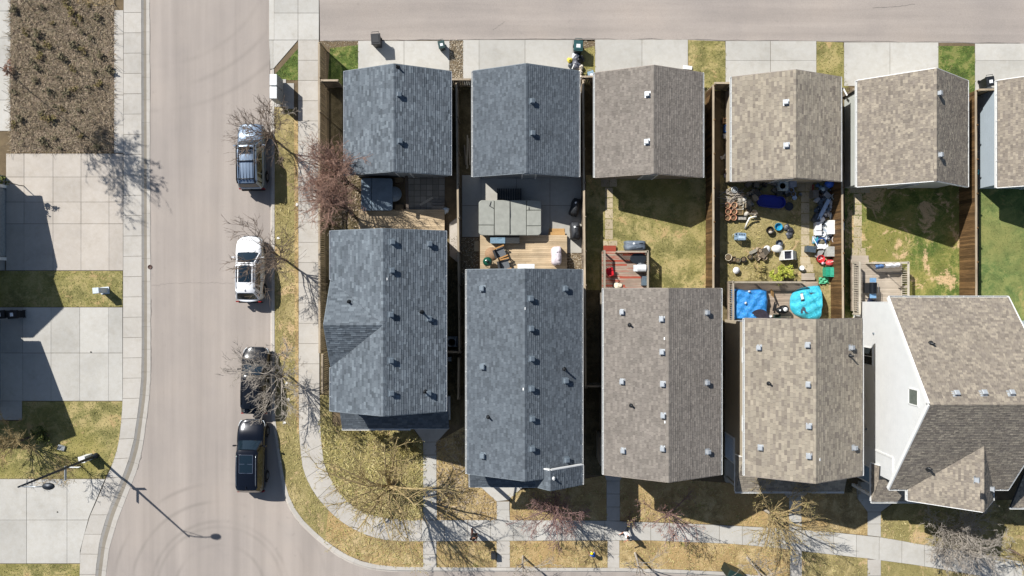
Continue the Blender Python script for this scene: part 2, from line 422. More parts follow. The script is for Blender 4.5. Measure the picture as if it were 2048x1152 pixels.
# block of land on the right, and on the left
BLK = .088
KB = [(548,138),(549,300),(549,760),(550,835),(556,880),(563,925),(569,961),(577,990),(589,1016),(604,1038),(627,1061),(645,1077),(660,1088),(680,1102),(700,1113),(724,1123),(750,1129),(775,1132),(800,1134),(910,1135),(1100,1136),(1250,1136),(1362,1140),(1450,1144),(1540,1154),(1750,1183),(2048,1230),(2700,1340)]
mb = MB(); mb.prism(W(KB + [(2900,1300),(2900,90),(640,80),(596,80)], BLK), -.11, BLK); struct('land', mb, SOIL)
LB = [(-900,-700),(247,-700),(247,0),(246,540),(245,801),(242,845),(237,887),(226,925),(211,959),(196,995),(180,1031),(168,1070),(160,1103),(159,1152),(157,1230),(157,1700),(-900,1700)]
mb = MB(); mb.prism(W(LB, BLK), -.11, BLK); struct('land', mb, SOIL)
# kerb on the right hand side, in cast lengths
KA = A_RIGHT[3:27]; KBs = KB
def along(pl):
    d = [0]
    for a, b in zip(pl, pl[1:]): d.append(d[-1] + math.hypot(b[0]-a[0], b[1]-a[1]))
    return d
def ribbon_at(pl, t):
    d = along(pl); s = t*d[-1]
    for i in range(len(pl)-1):
        if s <= d[i+1]+1e-9:
            q = (s-d[i])/max(1e-9, d[i+1]-d[i]); return (pl[i][0]+(pl[i+1][0]-pl[i][0])*q, pl[i][1]+(pl[i+1][1]-pl[i][1])*q)
    return pl[-1]
def nearest(pl, p):
    best = None
    for a, b in zip(pl, pl[1:]):
        ax, ay = a; bx, by = b; L2 = (bx-ax)**2+(by-ay)**2 or 1
        t = max(0, min(1, ((p[0]-ax)*(bx-ax)+(p[1]-ay)*(by-ay))/L2)); q = (ax+(bx-ax)*t, ay+(by-ay)*t)
        dd = (q[0]-p[0])**2+(q[1]-p[1])**2
        if best is None or dd < best[0]: best = (dd, q)
    return best[1]
def kerb_run(name, back, front, nseg, zt, mat, zf=.03, sub=3):
    root = struct(name, MB_dummy(back[0]), JOINT)
    for i in range(nseg):
        B = [ribbon_at(back, (i + k/sub)/nseg) for k in range(sub+1)]; F = [nearest(front, b) for b in B]
        mb = MB()
        for k in range(sub):
            b0, b1, f0, f1 = P(*B[k], zt), P(*B[k+1], zt), P(*F[k], 0), P(*F[k+1], 0)
            e = .012 if k == 0 else 0; b0 = b0.lerp(b1, e); f0 = f0.lerp(f1, e)
            m0, m1 = b0.lerp(f0, .62), b1.lerp(f1, .62); m0.z = m1.z = zt
            g0, g1 = b0.lerp(f0, .74), b1.lerp(f1, .74); g0.z = g1.z = zf
            f0.z = f1.z = .008
            mb.quad(b1, b0, m0, m1); mb.quad(m1, m0, g0, g1, 0); mb.quad(g1, g0, f0, f1, 1)
            lo0, lo1 = b0.copy(), b1.copy(); lo0.z = lo1.z = 0; mb.quad(b0, b1, lo1, lo0)
        o = link('kerb_stone', mb.mesh('kerb_stone', [mat, CONC_WARM]), root); o['kind'] = 'structure'
    return root
def MB_dummy(p):
    m = MB(); q = P(*p, 0); m.box((q.x, q.y, -.05), (.1,.1,.05)); return m
kerb_run('kerb', KB[:26], A_RIGHT[3:], 48, .13, CONC_WALK)
# left side: walk cast in one with a rolled kerb
G_IN = [(x-13, y) for x, y in A_LEFT]
WL_B = [(247,-300),(247,0),(246,540),(245,801),(242,845),(237,887),(226,925),(211,959),(196,995),(180,1031),(168,1070),(160,1103),(159,1152),(157,1230)]
WL_F = [(283,-300),(283,0),(284,600),(284,700),(283,758),(278,810),(268,880),(257,922),(242,962),(217,1022),(200,1078),(193,1130),(191,1152),(189,1230)]
ribbon_slabs('sidewalk', WL_B, WL_F, CONC_WALK, 41, .12)
def gutter():
    root = struct('rolled_kerb', MB_dummy(WL_F[0]), JOINT); n = 34
    FR = A_LEFT[0:15]
    for i in range(n):
        mb = MB(); K = 3
        B = [ribbon_at(WL_F, (i+k/K)/n) for k in range(K+1)]; F = [nearest(A_LEFT, b) for b in B]
        for k in range(K):
            b0, b1 = P(*B[k], .118), P(*B[k+1], .118); f0, f1 = P(*F[k], .02), P(*F[k+1], .02)
            if k == 0: b0 = b0.lerp(b1, .02); f0 = f0.lerp(f1, .02)
            h0, h1 = b0.lerp(f0, .22), b1.lerp(f1, .22); h0.z = h1.z = .05
            g0, g1 = b0.lerp(f0, .55), b1.lerp(f1, .55); g0.z = g1.z = .018
            f0.z = f1.z = .012
            mb.quad(b0, b1, h1, h0, 0); mb.quad(h0, h1, g1, g0, 1); mb.quad(g0, g1, f1, f0, 0)
        o = link('kerb_stone', mb.mesh('kerb_stone', [CONC_WALK, make_gut]), root); o['kind'] = 'structure'
make_gut = make_concrete('gutter_grit', '#928a7d', .03, stain=.25)
gutter()
slab_grid('garden_path', [-20, 21], [-45,22,76,140,200,262], CONC, .12)
slab_grid('sidewalk_strip', [228,246.6], [20,68,120,190,250,306], CONC_WALK, .122)

# sidewalk on the right hand side and round the corner
SW_L = [(597,768),(598,868),(601,905),(605,935),(614,962),(627,985),(641,1004),(657,1021),(677,1040),(700,1055),(733,1071),(767,1080),(805,1083),(843,1083)]
SW_R = [(639,768),(642,878),(645,902),(648,925),(654,944),(663,961),(675,981),(690,998),(704,1011),(720,1021),(738,1029),(757,1034),(800,1039),(843,1040)]
ribbon_slabs('sidewalk', SW_L, SW_R, CONC_WALK, 42); ribbon_slabs('sidewalk', [(596,80),(596,300),(597,600),(597,768)], [(638,80),(638,300),(639,600),(639,768)], CONC_WALK, 41.5)
SB_T = [(843,1040),(1000,1040),(1200,1041),(1310,1045),(1440,1050),(1550,1056),(1650,1063),(1767,1075),(1838,1088),(1940,1104),(2048,1124),(2300,1172)]
SB_B = [(843,1083),(1000,1082),(1200,1081),(1300,1081),(1467,1088),(1560,1097),(1633,1106),(1733,1117),(1830,1130),(1940,1148),(2048,1168),(2300,1216)]
ribbon_slabs('sidewalk', SB_T, SB_B, CONC, 46)
# house walks (each with its flare at the porch) and the strips across the boulevard
def walk(name, quads, mat=CONC, z=.128):
    mb = MB(); q = quads[0]; mb.prism(W(q, z), z-.05, z-.012); root = struct(name, mb, JOINT)
    for q in quads: slab(q, root, mat, z)
    return root
walk('front_walk', [[(826,855),(900,855),(874,884),(846,884)], [(846,884),(873,884),(873,910),(846,910)], [(846,910),(873,910),(873,975),(846,975)], [(846,975),(873,975),(874,1040),(846,1040)]], CONC)
walk('front_walk', [[(962,975),(1048,972),(1018,1000),(993,1003)], [(993,1003),(1019,1003),(1019,1020),(993,1020)], [(993,1020),(1019,1020),(1020,1041),(993,1041)]])
walk('front_walk', [[(1205,940),(1252,940),(1240,962),(1213,962)], [(1213,962),(1240,962),(1240,988),(1213,988)], [(1213,988),(1240,988),(1240,1014),(1213,1014)], [(1213,1014),(1240,1014),(1240,1042),(1213,1042)]])
walk('front_walk', [[(1560,980),(1628,978),(1603,996),(1578,998)], [(1578,998),(1603,996),(1603,1025),(1578,1025)], [(1578,1025),(1603,1025),(1604,1059),(1578,1058)]])
walk('front_walk', [[(1713,968),(1745,960),(1790,1003),(1762,1024),(1735,1024),(1714,996)], [(1735,1024),(1762,1024),(1762,1048),(1735,1048)], [(1735,1048),(1762,1048),(1762,1074),(1735,1071)]])
for a, b2, y0, y1 in ((846,873,1083,1135),(993,1020,1082,1135),(1215,1239,1081,1136),(1580,1604,1101,1158),(1735,1762,1119,1184)):
    walk('boulevard_walk', [[(a,y0),(b2,y0),(b2,(y0+y1)/2),(a,(y0+y1)/2)], [(a,(y0+y1)/2),(b2,(y0+y1)/2),(b2,y1),(a,y1)]], CONC_WALK)
# driveways
slab_grid('driveway', [12,48,106,162,218,246], [307,354,404,447.5,541], CONC_WARM, .124, skip=())
slab_grid('driveway', [-40,45.5,102,159.5,217,245], [614.5,706,802], CONC, .124)
mb = MB(); mb.prism(W([(-60,958),(208,958),(180,1031),(160,1103),(160,1127),(-60,1127)], .11), .05, .108); dr = struct('driveway', mb, JOINT)
for q in ([(-60,958),(53,958),(53,1040),(-60,1040)], [(53,958),(134,958),(134,1040),(53,1040)], [(134,958),(210,958),(178,1034),(176,1040),(134,1040)],
          [(-60,1040),(53,1040),(53,1127),(-60,1127)], [(53,1040),(134,1040),(134,1127),(53,1127)], [(134,1040),(176,1040),(160,1103),(160,1127),(134,1127)]): slab(q, dr, CONC, .124)
walk('garage_step', [[(-30,802),(44,802),(44,840),(-30,840)]], CONC, .122)
slab_grid('driveway', [716,808,899], [81.5,172], CONC, .122)
slab_grid('driveway', [926,958,1050,1146,1158], [79.5,172], CONC, .122)
slab_grid('driveway', [1190,1284,1376], [79,172], CONC, .122)
slab_grid('driveway', [1451,1541,1633], [82,121,172], CONC, .122)
slab_grid('driveway', [1688,1780,1877], [84.5,172], CONC, .122)
slab_grid('driveway', [1950,2050,2160], [87,121,190], CONC, .122)
# pads
walk('utility_pad', [[(571,166),(588,166),(588,218),(571,218)], [(549,158),(572,158),(572,214),(549,214)]], CONC, .12)
# back patios and stepping slabs
slab_grid('patio', [924,962,1033,1100,1166], [350,411,474], PATIO, .12, skip=())
slab_grid('patio', [1128,1166], [474,506], PATIO, .118)
px_ = [816 + i*12.3 for i in range(7)]; slab_grid('dark_paver_patio', px_, [345 + i*11.8 for i in range(8)], DARKPAVER, .13, gap=.02)
def steps(name, quads, mat=PAVER): return walk(name, quads, mat, .125)
steps('paver_path', [[(1202,352),(1219,352),(1219,374),(1202,374)], [(1219,352),(1234,352),(1234,374),(1219,374)]] + [[(1210,375+i*21),(1226,375+i*21),(1226,395+i*21),(1210,395+i*21)] for i in range(5)] + [[(1206,481),(1217,481),(1217,492),(1206,492)], [(1217,481),(1235,481),(1235,492),(1217,492)]])
steps('paver_path', [[(1594,361),(1611,361),(1611,383),(1594,383)], [(1611,361),(1626,361),(1626,383),(1611,383)]] + [[(1602,384+i*21.6),(1619,384+i*21.6),(1619,404.6+i*21.6),(1602,404.6+i*21.6)] for i in range(6)] + [[(1600,513),(1620,513),(1622,528),(1600,528)], [(1602,528),(1627,528),(1627,544),(1602,544)]])
steps('paver_path', [[(1700,372),(1720,372),(1720,386),(1700,386)], [(1720,372),(1740,372),(1740,386),(1720,386)]] + [[(1707,387+i*22),(1724,387+i*22),(1724,408+i*22),(1707,408+i*22)] for i in range(5)] + [[(1702,496),(1717,496),(1717,512),(1702,512)], [(1717,496),(1732,496),(1732,512),(1717,512)]])
steps('stepping_slab', [[(948,482),(958,482),(958,503),(948,503)]])
steps('side_pad', [[(899,446),(921,430),(921,530),(899,512)]], CONC_WARM)

# ---------------------------------------------------------------- lawns and planting
lawn([(549,150),(597,96),(597,160),(549,160)], 'green', dens=110)
lawn([(549,212),(571,218),(588,218),(588,240),(596,240),(597,560),(597,768),(598,868),(605,935),(627,985),(657,1021),(650,1080),(627,1061),(604,1038),(589,1016),(577,990),(569,961),(563,925),(556,880),(550,835),(549,500)], 'olive')
lawn([(588,240),(597,240),(597,768),(598,868),(594,868),(590,768),(589,500)], 'edge', z=.109, dens=60, size=.07)
lawn([(657,1021),(700,1055),(733,1071),(767,1080),(843,1083),(846,1083),(846,1135),(800,1134),(750,1129),(700,1113),(650,1080)], 'straw')
lawn([(640,790),(664,790),(664,852),(826,858),(846,884),(846,1040),(800,1039),(757,1034),(720,1021),(690,998),(663,961),(648,925),(642,878)], 'olive', dens=110, size=.14)
lawn([(873,884),(935,850),(935,975),(962,975),(993,1003),(993,1040),(874,1040)], 'straw', dens=110, size=.12)
lawn([(1020,985),(1213,950),(1213,1041),(1020,1041)], 'straw')
lawn([(1240,950),(1578,975),(1578,1057),(1440,1049),(1310,1044),(1240,1041)], 'straw')
lawn([(1603,985),(1713,975),(1735,1024),(1735,1071),(1650,1062),(1604,1058)], 'straw')
lawn([(1762,1024),(1800,1000),(2300,1000),(2300,1172),(2048,1124),(1940,1104),(1838,1088),(1762,1075)], 'olive')
for a, b2 in (((873,1083),(993,1135)),((1020,1082),(1215,1135))): lawn([a,(b2[0],a[1]),b2,(a[0],b2[1])], 'straw')
lawn([(1239,1081),(1300,1081),(1467,1088),(1580,1099),(1580,1157),(1540,1153),(1450,1143),(1362,1139),(1239,1136)], 'straw')
lawn([(1604,1103),(1735,1117),(1735,1181),(1604,1162)], 'olive'); lawn([(1762,1121),(1830,1130),(2048,1168),(2300,1216),(2300,1270),(2048,1229),(1762,1184)], 'olive')
# lane side strips
lawn([(660,96),(716,90),(718,172),(655,172)], 'green', dens=110, tall=.9)
lawn([(1376,80),(1450,83),(1455,182),(1378,180)], 'mixed', dens=100); lawn([(1633,83),(1686,85),(1698,185),(1633,170)], 'mixed', dens=100)
lawn([(1876,92),(1949,92),(1952,188),(1876,180)], 'green', dens=110); lawn([(1161,100),(1189,92),(1191,168),(1161,168)], 'mixed', dens=100)
# back yards
lawn([(1172,350),(1420,350),(1420,580),(1172,580)], 'mixed'); lawn([(1440,350),(1672,350),(1672,640),(1440,640)], 'olive', dens=65)
lawn([(1690,340),(1925,340),(1922,600),(1690,640)], 'patchy', dens=95); lawn([(1960,340),(2300,340),(2300,760),(1955,760)], 'lush', dens=120, size=.08)
lawn([(1956,190),(1976,190),(1976,345),(1956,345)], 'straw')
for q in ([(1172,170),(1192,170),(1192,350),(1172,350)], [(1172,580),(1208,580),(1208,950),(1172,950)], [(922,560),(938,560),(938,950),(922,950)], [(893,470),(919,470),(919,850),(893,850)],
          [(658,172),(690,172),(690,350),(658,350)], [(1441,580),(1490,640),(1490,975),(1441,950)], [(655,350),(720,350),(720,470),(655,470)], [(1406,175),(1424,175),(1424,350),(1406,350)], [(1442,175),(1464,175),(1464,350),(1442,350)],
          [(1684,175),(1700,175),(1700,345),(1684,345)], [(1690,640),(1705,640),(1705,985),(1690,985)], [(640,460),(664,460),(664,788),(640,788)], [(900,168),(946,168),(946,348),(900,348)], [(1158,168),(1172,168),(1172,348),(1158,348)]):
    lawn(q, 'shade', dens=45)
# left hand plots
lawn([(-60,542),(245,542),(245,613.5),(-60,613.5)], 'mixed', dens=95); lawn([(45,803),(245,803),(242,845),(237,887),(226,925),(209,957),(-60,957),(-60,842),(44,842)], 'mixed', dens=95)
lawn([(-60,1128),(160,1128),(159,1152),(157,1230),(-60,1230)], 'mixed', dens=90); lawn([(150,-40),(228,-40),(228,10),(190,12),(150,6)], 'straw', z=.12)
z = .1; mb = MB(); bed = [(21,-45),(229,-45),(228,304),(22,304),(20,150)]
mb.prism(W(bed, z), .05, z); struct('planting_bed', mb, LITTER)
STRAWBITS = island_mat('dead_stems', [(0, C('#74644f')), (.35, C('#9a8872')), (.7, C('#b5a58e')), (1, C('#5d4f41'))], .95)
MATTED = island_mat('matted_stems', [(0, C('#5d5142')), (.3, C('#83735f')), (.55, C('#6f6a4f')), (.8, C('#9c8d78')), (1, C('#524a3c'))], .95)
def sticks(poly, z, mat, dens, L, name, wd=.02, up=.35):
    pl = W(poly, z); xs = [p[0] for p in pl]; ys = [p[1] for p in pl]; n = int((max(xs)-min(xs))*(max(ys)-min(ys))*dens)
    x = RNG.uniform(min(xs), max(xs), n); y = RNG.uniform(min(ys), max(ys), n); k = inside(pl, x, y); x, y = x[k], y[k]; n = len(x)
    a = RNG.uniform(0, 2*np.pi, n); l = L*RNG.uniform(.4, 1.4, n); dx, dy = np.cos(a), np.sin(a); w = wd*RNG.uniform(.6, 1.6, n); t = RNG.uniform(0, up, n)*l
    v = np.zeros((n,4,3)); 
    for i, (s, q) in enumerate(((-1,0),(1,0),(1,1),(-1,1))):
        v[:,i] = np.stack([x - dy*s*w + dx*l*q, y + dx*s*w + dy*l*q, z + .02 + t*q], 1)
    o = link(name, np_mesh(name, v.reshape(-1,3), 4, mat)); o['kind'] = 'stuff'; return o
sticks(bed, z, STRAWBITS, 150, .2, 'dry_weeds', .011, .6); sticks(bed, z, MATTED, 90, .38, 'matted_dry_grass', .009, .9)
sticks([(873,884),(935,860),(935,975),(993,1003),(993,1040),(874,1040)], .11, STRAWBITS, 30, .22, 'dead_leaves')
sticks([(640,320),(720,350),(720,470),(640,470)], .11, STRAWBITS, 40, .2, 'dead_leaves')
LONGST = island_mat('long_straw', [(0, C('#7d7544')), (.3, C('#a89a60')), (.6, C('#c9bb84')), (.85, C('#8d8a4c')), (1, C('#d6c898'))], .9)
sticks([(640,830),(664,850),(826,862),(846,890),(846,1040),(800,1039),(757,1034),(720,1021),(690,998),(663,961),(648,925),(642,878)], .115, LONGST, 75, .3, 'long_dry_grass', .012, .5)
sticks([(657,1021),(700,1055),(733,1071),(767,1080),(843,1083),(846,1083),(846,1133),(800,1132),(750,1127),(700,1111),(650,1080)], .115, LONGST, 45, .22, 'long_dry_grass', .01, .5)
for q in ([(873,1083),(993,1083),(993,1134),(873,1134)], [(1020,1083),(1215,1083),(1215,1134),(1020,1134)], [(1239,1082),(1467,1089),(1580,1100),(1580,1156),(1450,1142),(1239,1135)], [(1604,1104),(1735,1118),(1735,1180),(1604,1161)], [(549,400),(592,400),(592,800),(600,930),(650,1020),(640,1070),(590,1014),(556,880)], [(1020,985),(1213,950),(1213,1040),(1020,1040)], [(1240,950),(1578,975),(1578,1056),(1240,1040)], [(1762,1024),(2048,1000),(2048,1122),(1762,1074)]):
    sticks(q, .115, LONGST, 26, .16, 'dry_grass', .01, .5)
sticks([(1448,440),(1600,440),(1600,560),(1448,560)], .115, LONGST, 30, .16, 'dry_grass', .01, .5)
# gravel: strip beside the first driveway, and along the second deck
PEB = island_mat('pebbles', [(0, C('#6f675c')), (.3, C('#a39884')), (.6, C('#c3b7a2')), (.85, C('#8d7f6c')), (1, C('#d6cdbd'))], .85)
def pebbles(poly, z, dens, size, name='gravel', mat=None):
    pl = W(poly, z); xs = [p[0] for p in pl]; ys = [p[1] for p in pl]; n = int((max(xs)-min(xs))*(max(ys)-min(ys))*dens)
    x = RNG.uniform(min(xs), max(xs), n); y = RNG.uniform(min(ys), max(ys), n); k = inside(pl, x, y); mb = MB()
    for xx, yy in zip(x[k], y[k]):
        r = size*random.uniform(.5, 1.4); a = random.uniform(0, 6.28); e = random.uniform(.6, 1)
        pts = [(xx+math.cos(a+i*1.2566)*r*(e if i % 2 else 1)*random.uniform(.8,1.1), yy+math.sin(a+i*1.2566)*r*random.uniform(.8,1.1)*e) for i in range(5)]
        mb.add([(p[0],p[1],z-.01) for p in pts] + [(xx+r*.1, yy, z+r*.75)], [(i,(i+1)%5,5) for i in range(5)])
    o = link(name, mb.mesh(name, mat or PEB)); o['kind'] = 'stuff'; return o
pebbles([(899,80),(927,80),(928,172),(900,172)], .105, 260, .045)
pebbles([(924,476),(959,476),(959,560),(924,560)], .1, 120, .04); pebbles([(1128,507),(1168,507),(1168,590),(1140,590),(1128,540)], .1, 190, .04)
pebbles([(1160,80),(1191,80),(1191,96),(1160,96)], .1, 90, .04); pebbles([(642,82),(716,82),(716,92),(642,100)], .1, 90, .035)
# manhole, utility covers and scraps
def lid(name, px, py, r, z, mat, label, cat, sq=False):
    mb = MB(); 
    if sq: mb.box((0,0,.012), (r*2,r*2,.024)); mb.box((0,0,.028), (r*1.6,r*1.6,.008))
    else: mb.lathe([(r,0),(r,.02),(r*.82,.024),(r*.8,.018),(.0001,.02)], 14)
    return solo(name, mb, mat, label, cat, P(px,py,z))
lid('manhole_cover', 300, 534, .16, .012, plain('#4d3a33', .7), 'small rusty iron cover set in the kerb of the left sidewalk', 'manhole cover')
lid('valve_cover', 182, 704, .05, .126, plain('#33302d', .7), 'tiny dark round cap in the middle of the lower left driveway', 'cover')
lid('valve_cover', 115, 1024, .05, .126, plain('#3a3733', .7), 'tiny dark ring cap in the bottom left driveway', 'cover')
CRK = plain('#746e68', .9)
def crack(pts, wd, parent, z=.005):
    mb = MB(); rg_ = random.Random(len(pts)); q = []
    for i in range(len(pts)-1):
        for k in range(8): t = k/8; q.append((pts[i][0]+(pts[i+1][0]-pts[i][0])*t+rg_.gauss(0,.7), pts[i][1]+(pts[i+1][1]-pts[i][1])*t+rg_.gauss(0,.7)))
    q.append(pts[-1]); q = [P(x, y, z) for x, y in q]
    for a, b in zip(q, q[1:]):
        d = (b-a).normalized(); s = Vector((-d.y, d.x, 0))*wd*rg_.uniform(.4,1); mb.quad(a-s, b-s, b+s, a+s)
    o = struct('crack', mb, CRK, parent); return o
ST = bpy.data.objects['street']; LN = bpy.data.objects['back_lane']
crack([(302,571),(330,568),(352,566),(395,566),(430,565),(466,567)], .011, ST); crack([(302,600),(302,700),(301,758),(296,815),(285,897),(274,940)], .011, ST, .014); crack([(299,5),(300,180),(300,380),(301,560)], .01, ST, .014); crack([(538,0),(539,120),(540,240),(540,420)], .014, ST, .012)
crack([(648,81),(760,80.5),(900,79),(1100,78),(1190,77.5),(1420,80),(1640,82),(1860,84),(2040,86)], .03, LN, .104); crack([(985,60),(998,52),(1010,44)], .014, LN, .104); crack([(1745,15),(1790,14),(1830,9)], .02, LN, .104)
LITT = plain('#d8d6d0', .6)
for i, (x, y, lb) in enumerate(((557,476,'white scrap of paper on the boulevard beside the white crossover'),(573,767,'crumpled white scrap on the boulevard below the leaning bare tree'),(578,799,'largest white paper scrap on the boulevard by the black cars'),(569,845,'small white scrap on the boulevard beside the big black vehicle'),(594,409,'white scrap on the boulevard under the reddish trees'))):
    mb = MB(); mb.grid(3, 3, lambda u, v: ((u-.5)*.22, (v-.5)*.15, .03+.04*math.sin(u*7+v*5+i))); solo('paper_scrap', mb, LITT, lb, 'litter', P(x,y,.11), i*1.1)
# ================================================================ BUILDINGS
def shingle_mat(name, cols, fine=.16, big=.05, k=1.0):
    n = len(cols); return island_mat(name, [(i/(n-1), C(h, k)) for i, h in enumerate(cols)], .92, fine, .15, big)
SH_DARK = shingle_mat('slate_blue_shingle', ('#4d5358','#596066','#666d73','#545a60','#71797f','#5d646a'), .16, .1)
SH_DARK2 = shingle_mat('charcoal_shingle', ('#4c5257','#545a60','#5d646a','#50565c','#646b71','#585e64'), .2, .1)
SH_GREY = shingle_mat('grey_brown_shingle', ('#66605a','#6f6962','#777069','#6b655e','#7e776f','#726c65'), .22, .09, 1.14)
SH_TAN = shingle_mat('weathered_wood_shingle', ('#6b635a','#7b7368','#888072','#746c61','#908778','#7f776a'), .16, .09, 1.2)
SH_BROWN = shingle_mat('brown_blend_shingle', ('#665f57','#746c63','#7f776b','#6d655c','#8c8375','#787065'), .2, .09, 1.2)
DECK_D = plain('#2f3236', .9); TRIM = plain('#d9d9d6', .5, var=.05); TRIM_G = plain('#b9bdc0', .5, var=.06); SOFFIT = plain('#c5c5c2', .6, var=.05)
GUT_DARK = plain('#7f868c', .5); VENT_D = plain('#69737b', .5); VENT_L = plain('#a9adb0', .4, .3, var=.08); STACK = plain('#1d1f22', .5)
GLASS = plain('#2c3234', .06, var=.05, spec=.6); GLASS_B = plain('#24303a', .08, var=.1, spec=.6)
RK_D = plain('#6d757b', .6); RK_B = plain('#8b8177', .6)
def siding(name, col, k=1.0, vertical=False):
    m, nt, b = new_mat(name); v = pos(nt)
    wv = N(nt, 'ShaderNodeTexWave', wave_type='BANDS', bands_direction='X' if vertical else 'Z', wave_profile='SAW'); wv.inputs['Scale'].default_value = 1.55
    nt.links.new(v, wv.inputs['Vector']); f = noise(nt, v, 1.5, 5); c = C(col, k)
    r = ramp(nt, [(.3, tuple(x*.93 for x in c[:3])+(1,)), (.7, c)], f).outputs[0]
    nt.links.new(r, b.inputs['Base Color']); setb(b, .55, 0, .3); bump(nt, b, wv.outputs['Fac'], .8, .03); return m
SD_WHITE = siding('white_siding', '#dddedd'); SD_GREY = siding('grey_siding', '#8d9194'); SD_BEIGE = siding('beige_siding', '#bdb09a'); SD_TAUPE = siding('taupe_siding', '#9a9184'); SD_PALE = siding('pale_green_grey_siding', '#c3c6bf'); SD_BLUE = siding('pale_blue_siding', '#b0bcc4')

RAKE = {}
RAKE.update({'slate_blue_shingle': RK_D, 'charcoal_shingle': RK_D, 'grey_brown_shingle': RK_B, 'weathered_wood_shingle': RK_B})
class Roof:
    """collects the deck, the shingles and the trim of one roof"""
    def __init__(s, mat, expo=.143, wmin=.17, wmax=.42):
        s.deck = MB(); s.sh = MB(); s.trim = []; s.gut = []; s.mat = mat; s.e = expo; s.wmin = wmin; s.wmax = wmax; s.planes = []; s.polys = []
    def plane(s, pts, tabs=True, thick=.12):
        pts = [Vector(p) for p in pts]; o = pts[0]; u = (pts[1]-pts[0]).normalized()
        n = None
        for i in range(2, len(pts)):
            n = u.cross(pts[i]-o)
            if n.length > 1e-4: break
        n.normalize(); v = n.cross(u); s.planes.append((o, n)); s.polys.append([(p.x, p.y) for p in pts])
        k = len(pts); lo = [p - Vector((0,0,thick)) for p in pts]
        s.deck.add(list(pts)+lo, [tuple(range(k)), tuple(range(2*k-1,k-1,-1))] + [(i,k+i,k+(i+1)%k,(i+1)%k) for i in range(k)])
        if not tabs: return
        uv = [((p-o).dot(u), (p-o).dot(v)) for p in pts]; vmin = min(q[1] for q in uv); vmax = max(q[1] for q in uv)
        def span(t):
            xs = []
            for i in range(k):
                (x0,y0),(x1,y1) = uv[i], uv[(i+1)%k]
                if abs(y1-y0) < 1e-9: continue
                if (y0-t)*(y1-t) <= 0: xs.append(x0+(x1-x0)*(t-y0)/(y1-y0))
            return (min(xs), max(xs)) if len(xs) >= 2 else None
        t = vmin
        def pt(x, y, h): return o + u*x + v*y + n*h
        rowi = 0
        while t < vmax - .02:
            t2 = min(t + s.e, vmax); A = span(t+1e-4); B = span(t2-1e-4); rowi += 1
            if A and B:
                x = min(A[0], B[0]) - random.uniform(0, s.wmax); xe = max(A[1], B[1])
                while x < xe:
                    x2 = x + random.uniform(s.wmin, s.wmax)
                    a0, a1 = max(x, A[0]), min(x2, A[1]); b0, b1 = max(x, B[0]), min(x2, B[1])
                    if a1 > a0 and b1 > b0: pass
                    elif a1 > a0: b0 = b1 = (B[0] if x < B[0] else B[1])
                    elif b1 > b0: a0 = a1 = (A[0] if x < A[0] else A[1])
                    else: x = x2; continue
                    g = .004; h = random.choice((.018,.022,.028,.032))
                    q = [pt(a0+g, t, h), pt(a1-g, t, h), pt(b1-g, t2+.01, .004), pt(b0+g, t2+.01, .004), pt(a0+g, t, .001), pt(a1-g, t, .001)]
                    s.sh.add(q, [(0,1,2,3), (4,5,1,0)]); x = x2
            t = t2
    def ridge(s, a, b, pa, pb, wd=.15):
        """cap tabs along the ridge a-b; pa, pb: down-slope unit vectors on either side"""
        a = Vector(a); b = Vector(b); d = b-a; L = d.length; d.normalize(); t = 0; pa = Vector(pa).normalized(); pb = Vector(pb).normalized()
        while t < L:
            t2 = min(L, t+.2); up = Vector((0,0,.032 if int(t*5) % 2 else .026)); c0, c1 = a+d*t+up, a+d*(t2+.03)+up*.7
            s.sh.add([c0+pa*wd, c0, c0+pb*wd, c1+pa*wd, c1, c1+pb*wd], [(0,1,4,3),(1,2,5,4)]); t = t2
    def fascia(s, a, b, h=.16, wd=.04, mi=0, drop=.0):
        a = Vector(a); b = Vector(b); off = Vector((0,0,-h/2-.01-drop)); g = MB(); g.bar(a+off, b+off, wd, h, mi); s.trim.append(g)
    def gutter(s, a, b, out, wd=.11, hang=.9, zd=-.03):
        """open channel along an eave; out: unit vector pointing away from the roof"""
        a = Vector(a); b = Vector(b); out = Vector(out); z = Vector((0,0,zd)); dn = Vector((0,0,-.1)); L = (b-a).length; d = (b-a)/L; G = MB(); s.gut.append(G)
        t = out*.012
        for p, q in ((a+out*.015, b+out*.015), (a+out*wd, b+out*wd)): G.bar(p+z+dn*.5, q+z+dn*.5, .014, .1)
        G.bar(a+out*wd*.55+z+dn, b+out*wd*.55+z+dn, wd, .012)
        for e in (a, b): G.bar(e+z+dn*.5+out*.02, e+z+dn*.5+out*wd, .014, .1)
        k = max(2, int(L/hang))
        for i in range(k+1):
            p = a + d*(L*i/k); G.bar(p+z+Vector((0,0,.006)), p+out*wd+z+Vector((0,0,.006)), .03, .012)
    def on(s, px, py):
        """roof point seen at a photo pixel (highest surface there)"""
        best = None; e = Vector((0,0,CAM_H)); d = P(px, py, 0) - e
        for (o, n), pl in zip(s.planes, s.polys):
            den = n.dot(d)
            if abs(den) < 1e-9: continue
            t = n.dot(o-e)/den; q = e + d*t
            k = len(pl); ins = False
            for i in range(k):
                (xa, ya), (xb, yb) = pl[i], pl[(i+1) % k]
                if (ya > q.y) != (yb > q.y) and q.x < (xb-xa)*(q.y-ya)/(yb-ya)+xa: ins = not ins
            if ins and (best is None or q.z > best[0].z): best = (q, n)
        return best
    def finish(s, root, name='roof', gut=None, trim=None):
        if trim is None: trim = RAKE.get(s.mat.name)
        r = part(name, s.deck, DECK_D, root, True)
        o = part('shingles', s.sh, s.mat, r, True, kind='stuff')
        for g in s.trim: part('fascia', g, trim or TRIM, r, True)
        for g in s.gut: part('gutter', g, gut or TRIM, r, True)
        return r
